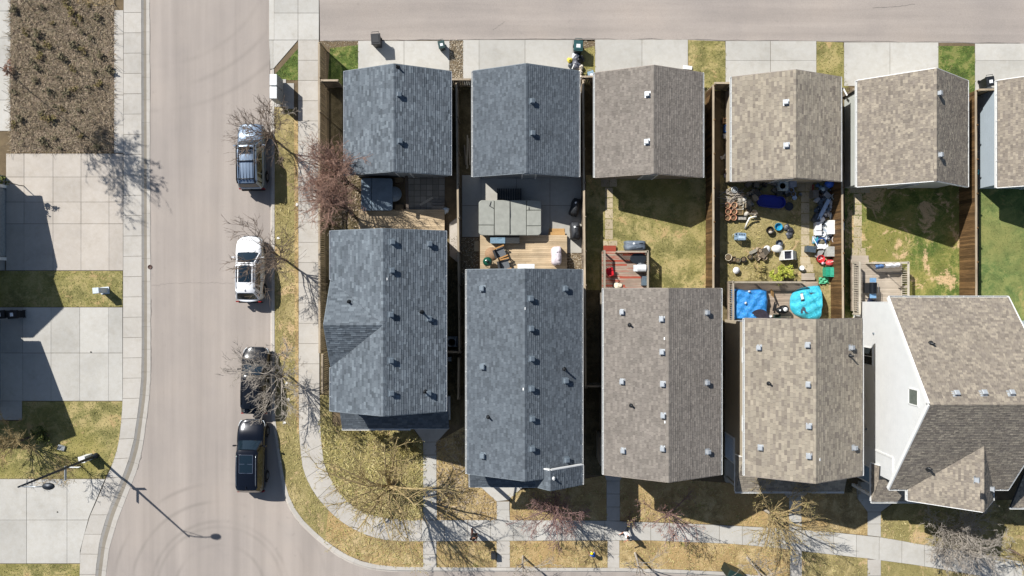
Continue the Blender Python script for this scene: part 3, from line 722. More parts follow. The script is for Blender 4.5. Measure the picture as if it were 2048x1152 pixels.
def box_vent(roof_obj, pt, n, mat, sz=.3, name='roof_vent', up=None):
    """low square vent hood with its flashing, sitting on the slope"""
    mb = MB(); q = Vector(n).to_track_quat('Z', 'Y').to_matrix().to_4x4()
    if abs(n.y) > abs(n.x): q = q
    mb.box((0,0,.012), (sz*1.45, sz*1.35, .02), M=q)
    c = q @ Vector((0,0,.11)); mb.box(c, (sz*.85, sz*.85, .2), M=q)
    c = q @ Vector((0,0,.2)); mb.box(c, (sz*1.05, sz*1.05, .05), M=q); c = q @ Vector((0,0,.236)); mb.box(c, (sz*1.0, sz*1.0, .03), M=q, taper=.8)
    o = link(name, mb.mesh(name, mat), roof_obj, pt - roof_obj.location - roof_obj.parent.location); return o
def stack(roof_obj, pt, n, h=.45, r=.06, mat=None, flash=None):
    mb = MB(); mb.lathe([(r*2.6,-.02),(r*2.2,.03),(r*1.15,.1),(r*1.15,.14),(r,.14),(r,h),(r*.75,h),(r*.75,h-.1)], 10)
    o = link('vent_pipe', mb.mesh('vent_pipe', mat or STACK), roof_obj, pt - roof_obj.location - roof_obj.parent.location); return o
def walls(root, poly, z0, z1, mat, name='wall', gable=None):
    """poly in world xy; gable: list of (x,y,z) peaks to raise: [(edge index, peak point)]"""
    mb = MB(); n = len(poly); A = sum(poly[i][0]*poly[(i+1)%n][1]-poly[(i+1)%n][0]*poly[i][1] for i in range(n))
    if A < 0: poly = poly[::-1]
    for i in range(n):
        a, b = poly[i], poly[(i+1)%n]; vs = [(a[0],a[1],z0),(b[0],b[1],z0),(b[0],b[1],z1),(a[0],a[1],z1)]
        mid = ((a[0]+b[0])/2, (a[1]+b[1])/2)
        g = None
        for gx, gy, gz in (gable or []):
            if abs(gx-mid[0]) < .4 and abs(gy-mid[1]) < .4: g = (mid[0], mid[1], gz)
        if g: vs.insert(3, g); mb.add(vs, [(0,1,2,3,4)])
        else: mb.add(vs, [(0,1,2,3)])
    return part(name, mb, mat, root, True)
def rect(x0, y0, x1, y1): return [(x0,y0),(x1,y0),(x1,y1),(x0,y1)]
def window(root, c, wd, ht, normal, mat=GLASS, frame=TRIM, name='window', mull=True):
    """framed window standing proud of a wall; c = centre on the wall"""
    c = Vector(c); nrm = Vector(normal); a = Vector((-nrm.y, nrm.x, 0)); up = Vector((0,0,1)); mb = MB(); t = .07
    o = c + nrm*.02
    for p, q in ((o-a*wd/2-up*ht/2, o+a*wd/2-up*ht/2), (o-a*wd/2+up*ht/2, o+a*wd/2+up*ht/2)): mb.bar(p, q, .05, t, up=up)
    for sg in (-1, 1): mb.bar(o+a*sg*wd/2-up*ht/2, o+a*sg*wd/2+up*ht/2, t, .05, up=nrm)
    if mull: mb.bar(o-up*ht/2, o+up*ht/2, .04, .045, up=nrm)
    w_ = part(name, mb, frame, root, True)
    g = MB(); k = nrm*.008; x = a*(wd/2-.03); y = up*(ht/2-.03); g.quad(c+k-x-y, c+k+x-y, c+k+x+y, c+k-x+y); part('pane', g, mat, w_, True)
    return w_
def door(root, c, wd, ht, normal, mat, name='door', panels=0):
    c = Vector(c); nrm = Vector(normal); a = Vector((-nrm.y, nrm.x, 0)); mb = MB(); up = Vector((0,0,1))
    mb.bar(c+nrm*.02-up*ht/2, c+nrm*.02+up*ht/2, wd, .05, up=nrm)
    for i in range(panels): 
        z = -ht/2 + ht*(i+.5)/panels; mb.bar(c+nrm*.05+up*z-a*wd*.45, c+nrm*.05+up*z+a*wd*.45, .02, ht/panels*.8, up=up)
    for sg in (-1, 1): mb.bar(c+nrm*.03+a*sg*(wd/2+.05)-up*ht/2, c+nrm*.03+a*sg*(wd/2+.05)+up*ht/2, .09, .07, 1, up=nrm)
    mb.bar(c+nrm*.03-a*(wd/2+.1)+up*(ht/2+.05), c+nrm*.03+a*(wd/2+.1)+up*(ht/2+.05), .07, .09, 1, up=up)
    return part(name, mb, [mat, TRIM], root, True)

def gable_y(name, label, cat, box, ze, slope, mat, wallmat, group=None, ov=.35, ovr=.3, gut=None, expo=.143, wr=(.17,.42), trim=None, vents=(), vmat=None, stacks=(), ridge_px=None, skipW=None, marks=(), skipE=None):
    """building with its ridge running up the picture; box = eave rectangle in photo pixels at height ze"""
    x0, y0, x1, y1 = box; a = P(x0, y1, ze); b = P(x1, y0, ze); X0, Y0, X1, Y1 = a.x, a.y, b.x, b.y
    xm = (X0+X1)/2; zr = ze + slope*(X1-X0)/2
    root = thing(name, label, cat, (xm, (Y0+Y1)/2, .09), group=group)
    rf = Roof(mat, expo, *wr)
    rf.geo = (X0, Y0, X1, Y1, xm, zr, ze)
    if skipW: skipW(rf)
    else: rf.plane([(X0,Y1,ze),(X0,Y0,ze),(xm,Y0,zr),(xm,Y1,zr)])
    rf.plane([(X1,Y0,ze),(X1,Y1,ze),(xm,Y1,zr),(xm,Y0,zr)])
    rf.ridge((xm,Y1,zr), (xm,Y0,zr), (-1,0,-slope), (1,0,-slope))
    for Y, e in ((Y0, -.02), (Y1, .02)):
        rf.fascia((X0,Y+e,ze), (xm,Y+e,zr)); rf.fascia((X1,Y+e,ze), (xm,Y+e,zr))
    if not skipW: rf.gutter((X0,Y0,ze), (X0,Y1,ze), (-1,0,0))
    rf.gutter((X1,Y0,ze), (X1,Y1,ze), (1,0,0))
    wp = rect(X0+ov, Y0+ovr, X1-ov, Y1-ovr); zt = ze + slope*ov - .13
    walls(root, wp, .05, zt, wallmat, gable=[((X0+X1)/2, Y0+ovr, zr-.13), ((X0+X1)/2, Y1-ovr, zr-.13)])
    ro = rf.finish(root, gut=gut, trim=trim)
    for q in vents:
        pt, n = rf.on(*q[:2]); box_vent(ro, pt, n, vmat or VENT_D, q[2] if len(q) > 2 else .3)
    for q in stacks:
        pt, n = rf.on(*q[:2]); stack(ro, pt, n, q[2] if len(q) > 2 else .45)
    for q in marks:
        mk = MB(); pt, n = rf.on(*q); mk.box(pt+n*.03, (.16,.07,.03), .3, M=n.to_track_quat('Z','Y').to_matrix().to_4x4()); part('vent_tag', mk, TRIM, ro, True)
    root['x'] = 0; del root['x']
    return root, rf, ro, (X0, Y0, X1, Y1, xm, zr, wp)

ZG = 2.75
# ---- garages along the lane
DOORW = plain('#cfcfca', .5, var=.05); DOORG = plain('#8f9496', .5)
def garage(label, box, ze, slope, mat, wallmat, **kw):
    root, rf, ro, g = gable_y('garage', label, 'garage', box, ze, slope, mat, wallmat, group='garages along the back lane', **kw)
    X0, Y0, X1, Y1, xm, zr, wp = g
    door(root, (xm, Y1-.3, 1.15), 4.8, 2.1, (0,1,0), DOORW, 'garage_door', 4)
    door(root, (xm+.25, Y0+.3, 1.12), .85, 2.0, (0,-1,0), DOORG, 'side_door')
    return root, rf, ro, g
garage('slate blue shingled garage nearest the side street, beside the long plank fence', (690,142.5,900,350), ZG, .43, SH_DARK, SD_GREY, gut=TRIM_G, vents=((797,190),(799,283)), stacks=((795,134,.3),), wr=(.2,.45), expo=.15)
garage('dark blue grey garage behind the patio with the long covered swim spa', (946,142,1157,353), ZG, .43, SH_DARK2, SD_GREY, vents=((1063,203),(1064,267)), wr=(.15,.34))
garage('grey brown garage with two pale vents, behind the red deck yard', (1190,145.5,1405,354.5), ZG, .43, SH_GREY, SD_TAUPE, vents=((1295,189,.28),(1294,284,.28)), vmat=VENT_L, wr=(.15,.3))
garage('tan garage with blotchy shingles beside the cluttered yard', (1464,154,1681,362.5), ZG, .42, SH_TAN, SD_BEIGE, vents=((1572,205,.28),(1573,291,.28)), vmat=VENT_L, wr=(.2,.42), expo=.165)
garage('brown steep roofed garage behind the grey deck yard', (1715,161,1935,373.5), ZG, .70, SH_BROWN, SD_PALE, ov=.4, vents=((1876,187,.28),(1878,310,.28)), vmat=VENT_L, wr=(.12,.28), expo=.14)
garage('brown garage with pale blue siding, cut off by the right edge', (1995,161,2215,375), ZG, .70, SH_BROWN, SD_BLUE, ov=.45, wr=(.12,.28), expo=.14)

ZE = 5.5
# ---- corner house with a cross gable facing the side street
def corner_west(rf):
    X0, Y0, X1, Y1, xm, zr, ze = rf.geo
    yc = P(768, 650, zr).y; hw = 2.75; zc = zr - .06                 # cross gable
    rf.plane([(X0,Y1,ze),(X0,yc+hw,ze),(xm,yc,zr),(xm,Y1,zr)]); rf.plane([(X0,yc-hw,ze),(X0,Y0,ze),(xm,Y0,zr),(xm,yc,zr)])
    xw = X0 + .12
    rf.plane([(X0+.001,yc+hw,ze),(xw-.13,yc+hw,ze),(xw-.13,yc,zr),(xm,yc,zr)])
    rf.plane([(xw-.13,yc-hw,ze),(X0+.001,yc-hw,ze),(xm,yc,zr),(xw-.13,yc,zr)])
    rf.ridge((xw-.13,yc,zr), (xm,yc,zr), (0,1,-.6), (0,-1,-.6))
    for sg in (1,-1): rf.fascia((xw-.15,yc+sg*hw,ze), (xw-.15,yc,zr-.02))
    rf.gutter((X0,yc+hw+.05,ze), (X0,Y1,ze), (-1,0,0)); rf.gutter((X0,Y0,ze), (X0,yc-hw-.05,ze), (-1,0,0))
root, rf, ro, g = gable_y('house', 'corner house with blue grey roof and a cross gable facing the side street', 'house', (662,462,890,822), ZE, .46, SH_DARK, SD_GREY, group='narrow houses in a row', ov=.4, ovr=.25,
    skipW=corner_west, wr=(.2,.45), expo=.15, gut=TRIM_G, vents=((784,484),(783,541),(781,629),(781,721),(782,786),(858,488),(857,637),(856,786)), stacks=((698,604,.35),(843,624,.6),(850,783,.5)), marks=((774,558),))
X0, Y0, X1, Y1, xm, zr, wp = g
yc = P(768,650,zr).y; mb = MB(); mb.add([(X0+.3,yc+2.3,5.4),(X0+.3,yc-2.3,5.4),(X0+.3,yc,zr-.25)], [(1,0,2)]); part('gable_wall', mb, SD_GREY, root, True)
# entry porch roof in front of it and the little window roofs
pr = Roof(SH_DARK2, .15, .2, .4); zp = 3.0
a = P(684, 857, zp); b = P(898, 857, zp); yt = Y0 + .22; rise = .62
pr.plane([(a.x,a.y,zp),(b.x,b.y,zp),(b.x,yt,zp+rise+.25),(a.x,yt,zp+rise+.25)]); pr.fascia((a.x,a.y-.02,zp),(b.x,b.y-.02,zp)); pr.gutter((a.x,a.y-.02,zp),(b.x-2.6,b.y-.02,zp),(0,-1,0)); pr.finish(root, 'porch_roof', trim=TRIM)
mb = MB(); 
for x in (a.x+.3, (a.x+b.x)/2, b.x-.3): mb.bar((x,a.y+.3,.1),(x,a.y+.3,zp-.1),.18,.18)
mb.box(((a.x+b.x)/2, (a.y+yt)/2, .3), (b.x-a.x-.3, yt-a.y-.2, .4)); part('porch', mb, TRIM_G, root, True)
for px in (695, 742, 812, 868):
    q = P(px, 826, 5.0); window(root, (q.x, Y0+.25, 4.6), 1.1, 1.2, (0,-1,0))
for px in (815, 868): q = P(px, 850, 2.5); window(root, (q.x, Y0+.25, 1.6), 1.0, 1.1, (0,-1,0))
door(root, (P(862,850,1).x-.9, Y0+.25, 1.45), .95, 2.05, (0,-1,0), plain('#6c2f2a', .5))
for y in (-1.5, 2.4): window(root, (wp[1][0], (Y0+Y1)/2+y, 4.2), 1.0, 1.2, (1,0,0)); window(root, (wp[1][0], (Y0+Y1)/2+y*1.6, 1.8), .9, .9, (1,0,0))
for yy in (566,640,690,744,770): 
    mb = MB(); q = P(894, yy, 3.5); mb.box((wp[1][0]+.09, q.y, 3.5), (.16,.1,.12)); part('wall_vent', mb, TRIM, root, True)

# ---- second house: blue grey, small gabled bump at the front
root, rf, ro, g = gable_y('house', 'blue grey house behind the wooden deck with armchairs, white trimmed front gable', 'house', (934,539.5,1163,947), ZE, .46, SH_DARK2, SD_GREY, group='narrow houses in a row', ov=.4,
    vents=((966,577),(1060,597),(1129,577),(1061,657),(1062,717),(1062,777),(1063,837),(1063,897),(967,733),(1130,761),(967,911),(1132,919)), stacks=((977,834,.4),(1128,738,.55)), marks=((1050,617),(1047,778)), wr=(.15,.34))
X0, Y0, X1, Y1, xm, zr, wp = g
br = Roof(SH_DARK2, .143, .15, .34); zb = 5.65; zt = 6.95
rn = P(1101, 941, zt); rs = P(1101, 981, zt); en = P(1160, 929, zb); es = P(1164, 967, zb); wz = 6.15; ws = P(1071, 974, wz); wn = P(1084, 946, wz)
br.plane([(es.x,rs.y,zb),(es.x,rn.y,zb),(rn.x,rn.y,zt),(rn.x,rs.y,zt)]); br.plane([(ws.x,rn.y,wz),(ws.x,rs.y,wz),(rn.x,rs.y,zt),(rn.x,rn.y,zt)])
br.ridge((rn.x,rn.y,zt),(rn.x,rs.y,zt),(-1,0,-.7),(1,0,-.7)); br.fascia((es.x,rn.y+.02,zb+.03),(rn.x,rn.y+.02,zt+.03),.2,.07); br.fascia((ws.x,rn.y+.02,wz+.03),(rn.x,rn.y+.02,zt+.03),.2,.07)
br.fascia((es.x,rs.y-.02,zb),(rn.x,rs.y-.02,zt)); br.fascia((ws.x,rs.y-.02,wz),(rn.x,rs.y-.02,zt)); br.gutter((es.x,rs.y,zb),(es.x,rn.y,zb),(1,0,0)); bo = br.finish(root, 'front_gable_roof', trim=TRIM)
for q in [c for c in bo.children if c.name.startswith('fascia')][2:]: q.data.materials[0] = RK_D
stack(bo, P(1107, 957, 6.85), Vector((0,0,1)), .25, .05, TRIM)
walls(root, rect(ws.x+.25, rs.y+.25, es.x-.35, Y0+.4), .05, 5.6, SD_GREY, 'bay_wall', gable=[((ws.x+es.x-.1)/2, rs.y+.25, 6.2)])
pr = Roof(SH_DARK2, .143, .15, .34); zp = 3.6
a = P(940, 974, zp); b = P(1072, 976, zp); pr.plane([(a.x,a.y,zp),(b.x,a.y,zp),(b.x,Y0+.3,zp+.75),(a.x,Y0+.3,zp+.75)]); pr.fascia((a.x,a.y-.02,zp),(b.x,a.y-.02,zp)); pr.gutter((a.x,Y0+.3,zp+.3),(a.x,a.y,zp),(-1,0,0),.08); pr.finish(root, 'porch_roof', trim=TRIM)
mb = MB(); 
for x in (a.x+.2, b.x-.5): mb.bar((x,a.y+.25,.1),(x,a.y+.25,zp-.1),.2,.2)
mb.box(((a.x+b.x)/2, a.y+.55, .35), (b.x-a.x-.4, 1.5, .5)); mb.box((P(1005,973,.3).x, a.y-.35, .2), (1.5,.5,.3)); part('porch', mb, PATIO, root, True)
mb = MB(); q = P(1016, 978, .9)
mb.bar((q.x+.3,a.y+.1,.9+.3),(q.x+.3,a.y-.6,.9),.04,.04); mb.bar((q.x+.3,a.y-.6,.1),(q.x+.3,a.y-.6,.9),.04,.04); part('handrail', mb, TRIM, root, True)
for y in (-4, 0, 3.5): window(root, (wp[1][0], (Y0+Y1)/2+y, 4.2), 1.0, 1.2, (1,0,0)); window(root, (wp[0][0], (Y0+Y1)/2+y+.8, 4.2), 1.0, 1.2, (-1,0,0))
window(root, ((rn.x+es.x)/2-.4, rs.y+.25, 4.2), 1.5, 1.3, (0,-1,0)); window(root, (xm-2.2, wp[0][1], 4.8), 1.2, 1.0, (0,-1,0)); door(root, (xm-1.2, wp[0][1], 1.6), .95, 2.05, (0,-1,0), plain('#39424a', .5))
door(root, (xm+.2, wp[2][1], 1.5), 1.8, 2.0, (0,1,0), GLASS_B, 'patio_door'); window(root, (xm+2, wp[2][1], 1.9), 1.0, 1.0, (0,1,0))

# ---- third house
root, rf, ro, g = gable_y('house', 'grey brown house with ten pale vents behind the red painted deck', 'house', (1208,577,1441.5,949), ZE, .46, SH_GREY, SD_TAUPE, group='narrow houses in a row', ov=.4,
    vents=((1245,624,.26),(1324,638,.26),(1412,625,.26),(1325,704,.26),(1245,763,.26),(1326,768,.26),(1412,765,.26),(1327,831,.26),(1247,901,.26),(1326,897,.26),(1414,903,.26)), vmat=VENT_L, stacks=((1260,650,.3),(1263,811,.3)), marks=((1329,677),(1330,844)), wr=(.15,.34))
X0, Y0, X1, Y1, xm, zr, wp = g
for y in (-4, .5, 4): window(root, (wp[1][0], (Y0+Y1)/2+y, 4.2), 1.0, 1.2, (1,0,0)); window(root, (wp[0][0], (Y0+Y1)/2+y+.8, 4.2), 1.0, 1.2, (-1,0,0))
for x in (-1.9, 1.8): window(root, (xm+x, wp[0][1], 4.5), 1.3, 1.2, (0,-1,0))
door(root, (xm-2.3, wp[0][1], 1.5), .95, 2.05, (0,-1,0), plain('#5b2b25', .5)); door(root, (xm-.5, wp[2][1], 1.6), 1.8, 2.0, (0,1,0), GLASS_B, 'patio_door')
mb = MB(); q = P(1204, 905, 2.6); mb.box((q.x+.1, q.y, 1.3), (.35, 1.9, 2.3)); part('bay_window', mb, SD_TAUPE, root, True)
for yy in (778, 789, 803, 812, 826): mb = MB(); q = P(1203, yy, 3.2); mb.box((wp[0][0]-.1, q.y, 3.2+random.uniform(-.3,.3)), (.18,.12,.14)); part('wall_vent', mb, TRIM, root, True)
mb = MB(); q = P(1448, 712, 3); mb.lathe([(.2,-.1),(.22,0),(.05,.18),(.05,.2)], 10, (wp[1][0]+.2, q.y, 3)); mb.tube([(wp[1][0]+.12,q.y,.1),(wp[1][0]+.12,q.y,3)], .04, 6); mb.box((wp[1][0]+.15, q.y-1.5, 1.5), (.22,.3,.5)); part('power_meter', mb, VENT_L, root, True)

# ---- fourth house: tan blotchy roof, wrap-round porch roof
root, rf, ro, g = gable_y('house', 'tan house with blotchy shingles below the deck with blue tarps', 'house', (1490,637,1724.5,951), ZE, .46, SH_TAN, SD_BEIGE, group='narrow houses in a row', ov=.42,
    vents=((1518,695,.26),(1615,690,.26),(1701,695,.26),(1616,769,.26),(1618,852,.26),(1618,912,.26),(1521,895,.26),(1707,895,.26)), vmat=VENT_L, stacks=((1699,711,.5),(1538,767,.3)), marks=((1639,919),), wr=(.2,.42), expo=.165)
X0, Y0, X1, Y1, xm, zr, wp = g
pr = Roof(SH_TAN, .165, .2, .42); zp = 2.95; zh = 3.75
sw = P(1471, 983, zp); se = P(1688, 983, zp); nw = P(1475, 909, zp); xi = X0 + .42
pr.plane([(sw.x,sw.y,zp),(se.x,sw.y,zp),(se.x,Y0+.3,zh),(xi,Y0+.3,zh)]); pr.plane([(sw.x,nw.y,zp),(sw.x,sw.y,zp),(xi,Y0+.3,zh),(xi,nw.y,zh)])
pr.fascia((sw.x,sw.y-.02,zp),(se.x,sw.y-.02,zp)); pr.fascia((sw.x-.02,sw.y,zp),(sw.x-.02,nw.y,zp)); pr.fascia((sw.x,nw.y+.02,zp),(xi,nw.y+.02,zh)); pr.gutter((sw.x,sw.y-.02,zp),(se.x,sw.y-.02,zp),(0,-1,0)); pr.finish(root, 'porch_roof', trim=TRIM)
mb = MB()
for x, y in ((sw.x+.2,sw.y+.25),(se.x-.2,sw.y+.25)): mb.bar((x,y,.1),(x,y,zp-.1),.18,.18)
mb.box(((sw.x+se.x)/2, sw.y+.7, .3), (se.x-sw.x-.3, 1.6, .4)); part('porch', mb, PATIO, root, True)
mb = MB(); q = P(1465, 915, 1.2); door(root, (wp[0][0], q.y+.7, 1.2), 1.6, 1.9, (-1,0,0), plain('#b9c4d0', .4), 'side_door', 5)
for y in (-3, 1.5): window(root, (wp[0][0], (Y0+Y1)/2+y+1, 4.4), 1.0, 1.2, (-1,0,0)); window(root, (wp[1][0], (Y0+Y1)/2+y, 4.2), 1.0, 1.2, (1,0,0))
door(root, (xm-.4, wp[0][1], 1.5), .95, 2.05, (0,-1,0), plain('#40352d', .5)); door(root, (xm+.2, wp[2][1], 1.6), 1.8, 2.0, (0,1,0), GLASS_B, 'patio_door')

# ---- fifth house: ridge across the picture, tall white gable wall
ze, zr = 5.5, 9.7
a = P(1779, 595, ze); b = P(2017, 978, ze); X0, Y1, X1, Y0 = a.x, a.y, b.x, b.y; ym = (Y0+Y1)/2; sl = (zr-ze)/((Y1-Y0)/2)
root = thing('house', 'brown roofed house with a tall white gable wall and white rake trim', 'house', ((X0+X1)/2, ym, .09), group='narrow houses in a row')
rf = Roof(SH_BROWN, .14, .12, .28)
rf.plane([(X1,Y1,ze),(X0,Y1,ze),(X0,ym,zr),(X1,ym,zr)])
gx0, gx1 = P(1816, 997, ze).x, P(1986, 997, ze).x; gs = P(1938, 1013, 8.0); gzr = 7.75; gxm = (gx0+gx1)/2 + .55; gyS = P(1900, 1001, ze).y
gyT = Y0 + (gzr-ze)/sl
rf.plane([(X0,Y0,ze),(gx0,Y0,ze),(gxm,gyT,gzr),(gxm,ym,zr),(X0,ym,zr)]); rf.plane([(gx1,Y0,ze),(X1,Y0,ze),(X1,ym,zr),(gxm,ym,zr),(gxm,gyT,gzr)])
rf.plane([(gx0,Y0,ze),(gx0,gyS,ze),(gxm,gyS,gzr),(gxm,gyT,gzr)]); rf.plane([(gx1,gyS,ze),(gx1,Y0,ze),(gxm,gyT,gzr),(gxm,gyS,gzr)])
rf.ridge((X0,ym,zr),(X1,ym,zr),(0,1,-sl),(0,-1,-sl)); rf.ridge((gxm,gyS,gzr),(gxm,gyT,gzr),(-1,0,-.8),(1,0,-.8))
for X, e in ((X0,-.03),(X1,.03)):
    for Y in (Y0, Y1): rf.fascia((X+e,Y,ze),(X+e,ym,zr), .22, .09)
for x in (gx0, gx1): rf.fascia((x,gyS-.02,ze),(gxm,gyS-.02,gzr)); 
rf.gutter((X0,Y1,ze),(X1,Y1,ze),(0,1,0)); rf.gutter((X0,Y0,ze),(gx0,Y0,ze),(0,-1,0)); rf.gutter((gx1,Y0,ze),(X1,Y0,ze),(0,-1,0)); rf.gutter((gx0,gyS,ze),(gx0,Y0,ze),(-1,0,0)); rf.gutter((gx1,gyS,ze),(gx1,Y0,ze),(1,0,0))
ro = rf.finish(root)
NP = rf.planes[0]
def onp(px, py, pl):
    e = Vector((0,0,CAM_H)); d = P(px,py,0)-e; o, n = pl; return e + d*(n.dot(o-e)/n.dot(d)), n
for px, py in ((1911,788),(1966,787),(2021,787)): pt, n = onp(px, py, NP); box_vent(ro, pt, n, VENT_L, .28)
for px, py in ((1949,959),(1980,977)): pt, n = onp(px, py, rf.planes[4]); box_vent(ro, pt, n, VENT_L, .28)
pt, n = onp(1862, 687, NP); stack(ro, pt, n, .35, .07); pt, n = onp(1856, 936, rf.planes[1]); stack(ro, pt, n, .4, .07)
xw = X0 + .4; wp = rect(xw, Y0+.35, X1-.4, Y1-.35); walls(root, wp, .05, ze+.1, SD_WHITE, gable=[(xw, ym, zr-.16), (X1-.4, ym, zr-.16)])
walls(root, rect(gx0+.3, gyS+.3, gx1-.3, Y0+.5), .05, ze, SD_WHITE, 'front_wall', gable=[((gx0+gx1)/2, gyS+.3, gzr-.4)])
def onwall(px, py, X):
    e = Vector((0,0,CAM_H)); d = P(px,py,0)-e; t = X/d.x; return e + d*t
q = onwall(1736, 712, xw); window(root, q, 1.2, 1.25, (-1,0,0)); q = onwall(1827, 794, xw); window(root, q, .95, .95, (-1,0,0), plain('#5f655f', .2), mull=False)
mb = MB(); c0 = onwall(1733, 892, xw); c1 = onwall(1785, 918, xw); mb.bar((xw-.02, c0.y, .2), (xw-.02, c0.y, c1.z), .12, .05, up=(1,0,0)); mb.bar((xw-.02, c0.y, c1.z+.05), (xw-.02, Y0+.4, c1.z+.05), .05, .14, up=(0,0,1)); part('corner_board', mb, TRIM, root, True)
for px, py in ((1748,667),(1733,858),(1722,628)): mb = MB(); q = onwall(px, py, xw); mb.box((xw-.04,q.y,q.z), (.08,.12,.1)); part('wall_vent', mb, VENT_D, root, True)
q = onwall(1740, 950, xw); door(root, (xw, q.y, 1.35), 1.0, 2.1, (-1,0,0), plain('#7e98ad', .4), 'side_door', 2)
mb = MB(); q = P(1734, 976, .4); mb.box((q.x, q.y, .3), (1.0, .9, .42)); mb.box((q.x-.1, q.y-.62, .2), (.9,.35,.22)); part('entry_step', mb, PATIO, root, True)
pr = Roof(SH_BROWN, .14, .12, .28); zp, zh = 3.0, 3.95
s0 = P(1743, 1003, zp); s1 = P(1812, 1003, zp); n0 = P(1757, 934, zh); se = P(1870, 1003, zp)
yj = Y0 + .1
pr.plane([(s0.x,s0.y,zp),(se.x,s0.y,zp),(se.x,yj,zh-.2),(xw-.1,yj,zh-.2)]); pr.plane([(s0.x,n0.y,zp),(s0.x,s0.y,zp),(xw-.1,yj,zh-.2),(xw-.02,n0.y,zh-.2)])
pr.fascia((s0.x,s0.y-.02,zp),(se.x,s0.y-.02,zp)); pr.fascia((s0.x-.02,s0.y,zp),(s0.x-.02,n0.y,zp)); pr.fascia((s0.x,n0.y+.02,zp),(xw,n0.y+.02,zh-.2)); pr.gutter((s0.x,s0.y-.02,zp),(se.x,s0.y-.02,zp),(0,-1,0)); pr.finish(root, 'porch_roof', trim=TRIM)
mb = MB(); mb.bar((s0.x+.2,s0.y+.3,.1),(s0.x+.2,s0.y+.3,zp-.1),.18,.18); part('porch_post', mb, TRIM, root, True)
for x in (-1.6,): window(root, (gxm+x, gyS+.3, 4), 1.4, 1.3, (0,-1,0)); window(root, (gxm+x, gyS+.3, 1.7), 1.4, 1.3, (0,-1,0))
for x in (-2, 1.2): window(root, ((X0+X1)/2+x, Y1-.35, 4.1), 1.1, 1.2, (0,1,0))

# ---- its neighbour at the right edge: pale blue siding and a porch roof
root = thing('house', 'pale blue sided house mostly beyond the right edge, only its porch corner showing', 'house', tuple(P(2200, 800, .09)), group='narrow houses in a row')
a = P(2075, 640, 5.5); b = P(2300, 960, 5.5); rf = Roof(SH_BROWN, .14, .12, .28); rf.geo = None; xm = (a.x+b.x)/2
for pl in ([(a.x,a.y,5.5),(a.x,b.y,5.5),(xm,b.y,7.6),(xm,a.y,7.6)], [(b.x,b.y,5.5),(b.x,a.y,5.5),(xm,a.y,7.6),(xm,b.y,7.6)]): rf.plane(pl)
rf.gutter((a.x,b.y,5.5),(a.x,a.y,5.5),(-1,0,0)); rf.finish(root)
walls(root, rect(a.x+.4, b.y+.3, b.x-.4, a.y-.3), .05, 5.5, SD_BLUE, gable=[(xm, b.y+.3, 7.4), (xm, a.y-.3, 7.4)])
pr = Roof(SH_BROWN, .14, .12, .28); s0 = P(2021, 1015, 2.9); s1 = P(2230, 1015, 2.9); pr.plane([(s0.x,s0.y,2.9),(s1.x,s0.y,2.9),(s1.x,b.y+.3,3.9),(a.x+.5,b.y+.3,3.9)]); pr.fascia((s0.x,s0.y-.02,2.9),(s1.x,s0.y-.02,2.9)); pr.gutter((s0.x,s0.y-.02,2.9),(s1.x,s0.y-.02,2.9),(0,-1,0)); pr.finish(root, 'porch_roof', trim=TRIM)

# ---- the two houses off the left edge: garage fronts, gables whose shade falls on the driveways
def left_house(label, xg, yN, yS, zeave, zap, yap, over, main=None, wallm=SD_GREY, trims=()):
    z = .09; X = P(xg, 576, 0).x; N_, S_ = P(0, yN, 0).y, P(0, yS, 0).y; A_ = P(0, yap, 0).y
    root = thing('house', label, 'house', (X-6, (N_+S_)/2, .09), group='houses across the side street')
    xo = X + over; rf = Roof(SH_GREY, .15, .18, .36); xb = X - 7
    oN = N_ + .65; oS = S_ - .65
    def zline(y): return zeave
    rf.plane([(xo,oN,zeave),(xb,oN,zeave),(xb,A_,zap),(xo,A_,zap)]); rf.plane([(xb,oS,zeave),(xo,oS,zeave),(xo,A_,zap),(xb,A_,zap)])
    rf.fascia((xo,oN,zeave),(xo,A_,zap)); rf.fascia((xo,oS,zeave),(xo,A_,zap)); rf.finish(root, 'garage_roof')
    zt = zeave + .1; mb = MB(); mb.add([(X,S_,.05),(X,N_,.05),(X,N_,zt),(X,A_,zap-.15),(X,S_,zt)], [(0,1,2,3,4)]); mb.add([(X,N_,.05),(X,N_,zt),(xb,N_,zt),(xb,N_,.05),(X,S_,.05),(X,S_,zt),(xb,S_,zt),(xb,S_,.05)], [(0,3,2,1),(4,5,6,7)]); part('garage_wall', mb, wallm, root, True)
    if main:
        xp, zm, zp_, ya, yn, ys = main; XM = P(xp, 576, 0).x; ya, yn, ys = (P(0, q, 0).y for q in (ya, yn, ys))
        mf = Roof(SH_GREY, .15, .18, .36); xk = XM - 10
        mf.plane([(XM,yn,zm),(xk,yn,zm),(xk,ya,zp_),(XM,ya,zp_)]); mf.plane([(xk,ys,zm),(XM,ys,zm),(XM,ya,zp_),(xk,ya,zp_)]); mf.finish(root, 'main_roof')
        walls(root, rect(xk+.3, ys+.4, XM-.3, yn-.4), .05, zm, wallm, 'main_wall', gable=[(XM-.3, ya, zp_-.2)])
    return root, X
r1, X = left_house('grey house off the left edge whose garage front with white jambs faces the upper driveway', 12, 352, 541, 3.0, 4.3, 446, .25, (-60, 5.6, 8.2, 447, 330, 560))
for y in (374, 518): 
    q = P(0, y, 0); mb = MB(); mb.box((X+.06, q.y, 1.2), (.14,.22,2.4)); part('door_jamb', mb, TRIM, r1, True)
q = P(0, 446, 0); mb = MB(); mb.box((X+.02, q.y, 1.15), (.06, 4.8, 2.2))
for k in range(4): mb.box((X+.055, q.y, .3+k*.55), (.02, 4.6, .44))
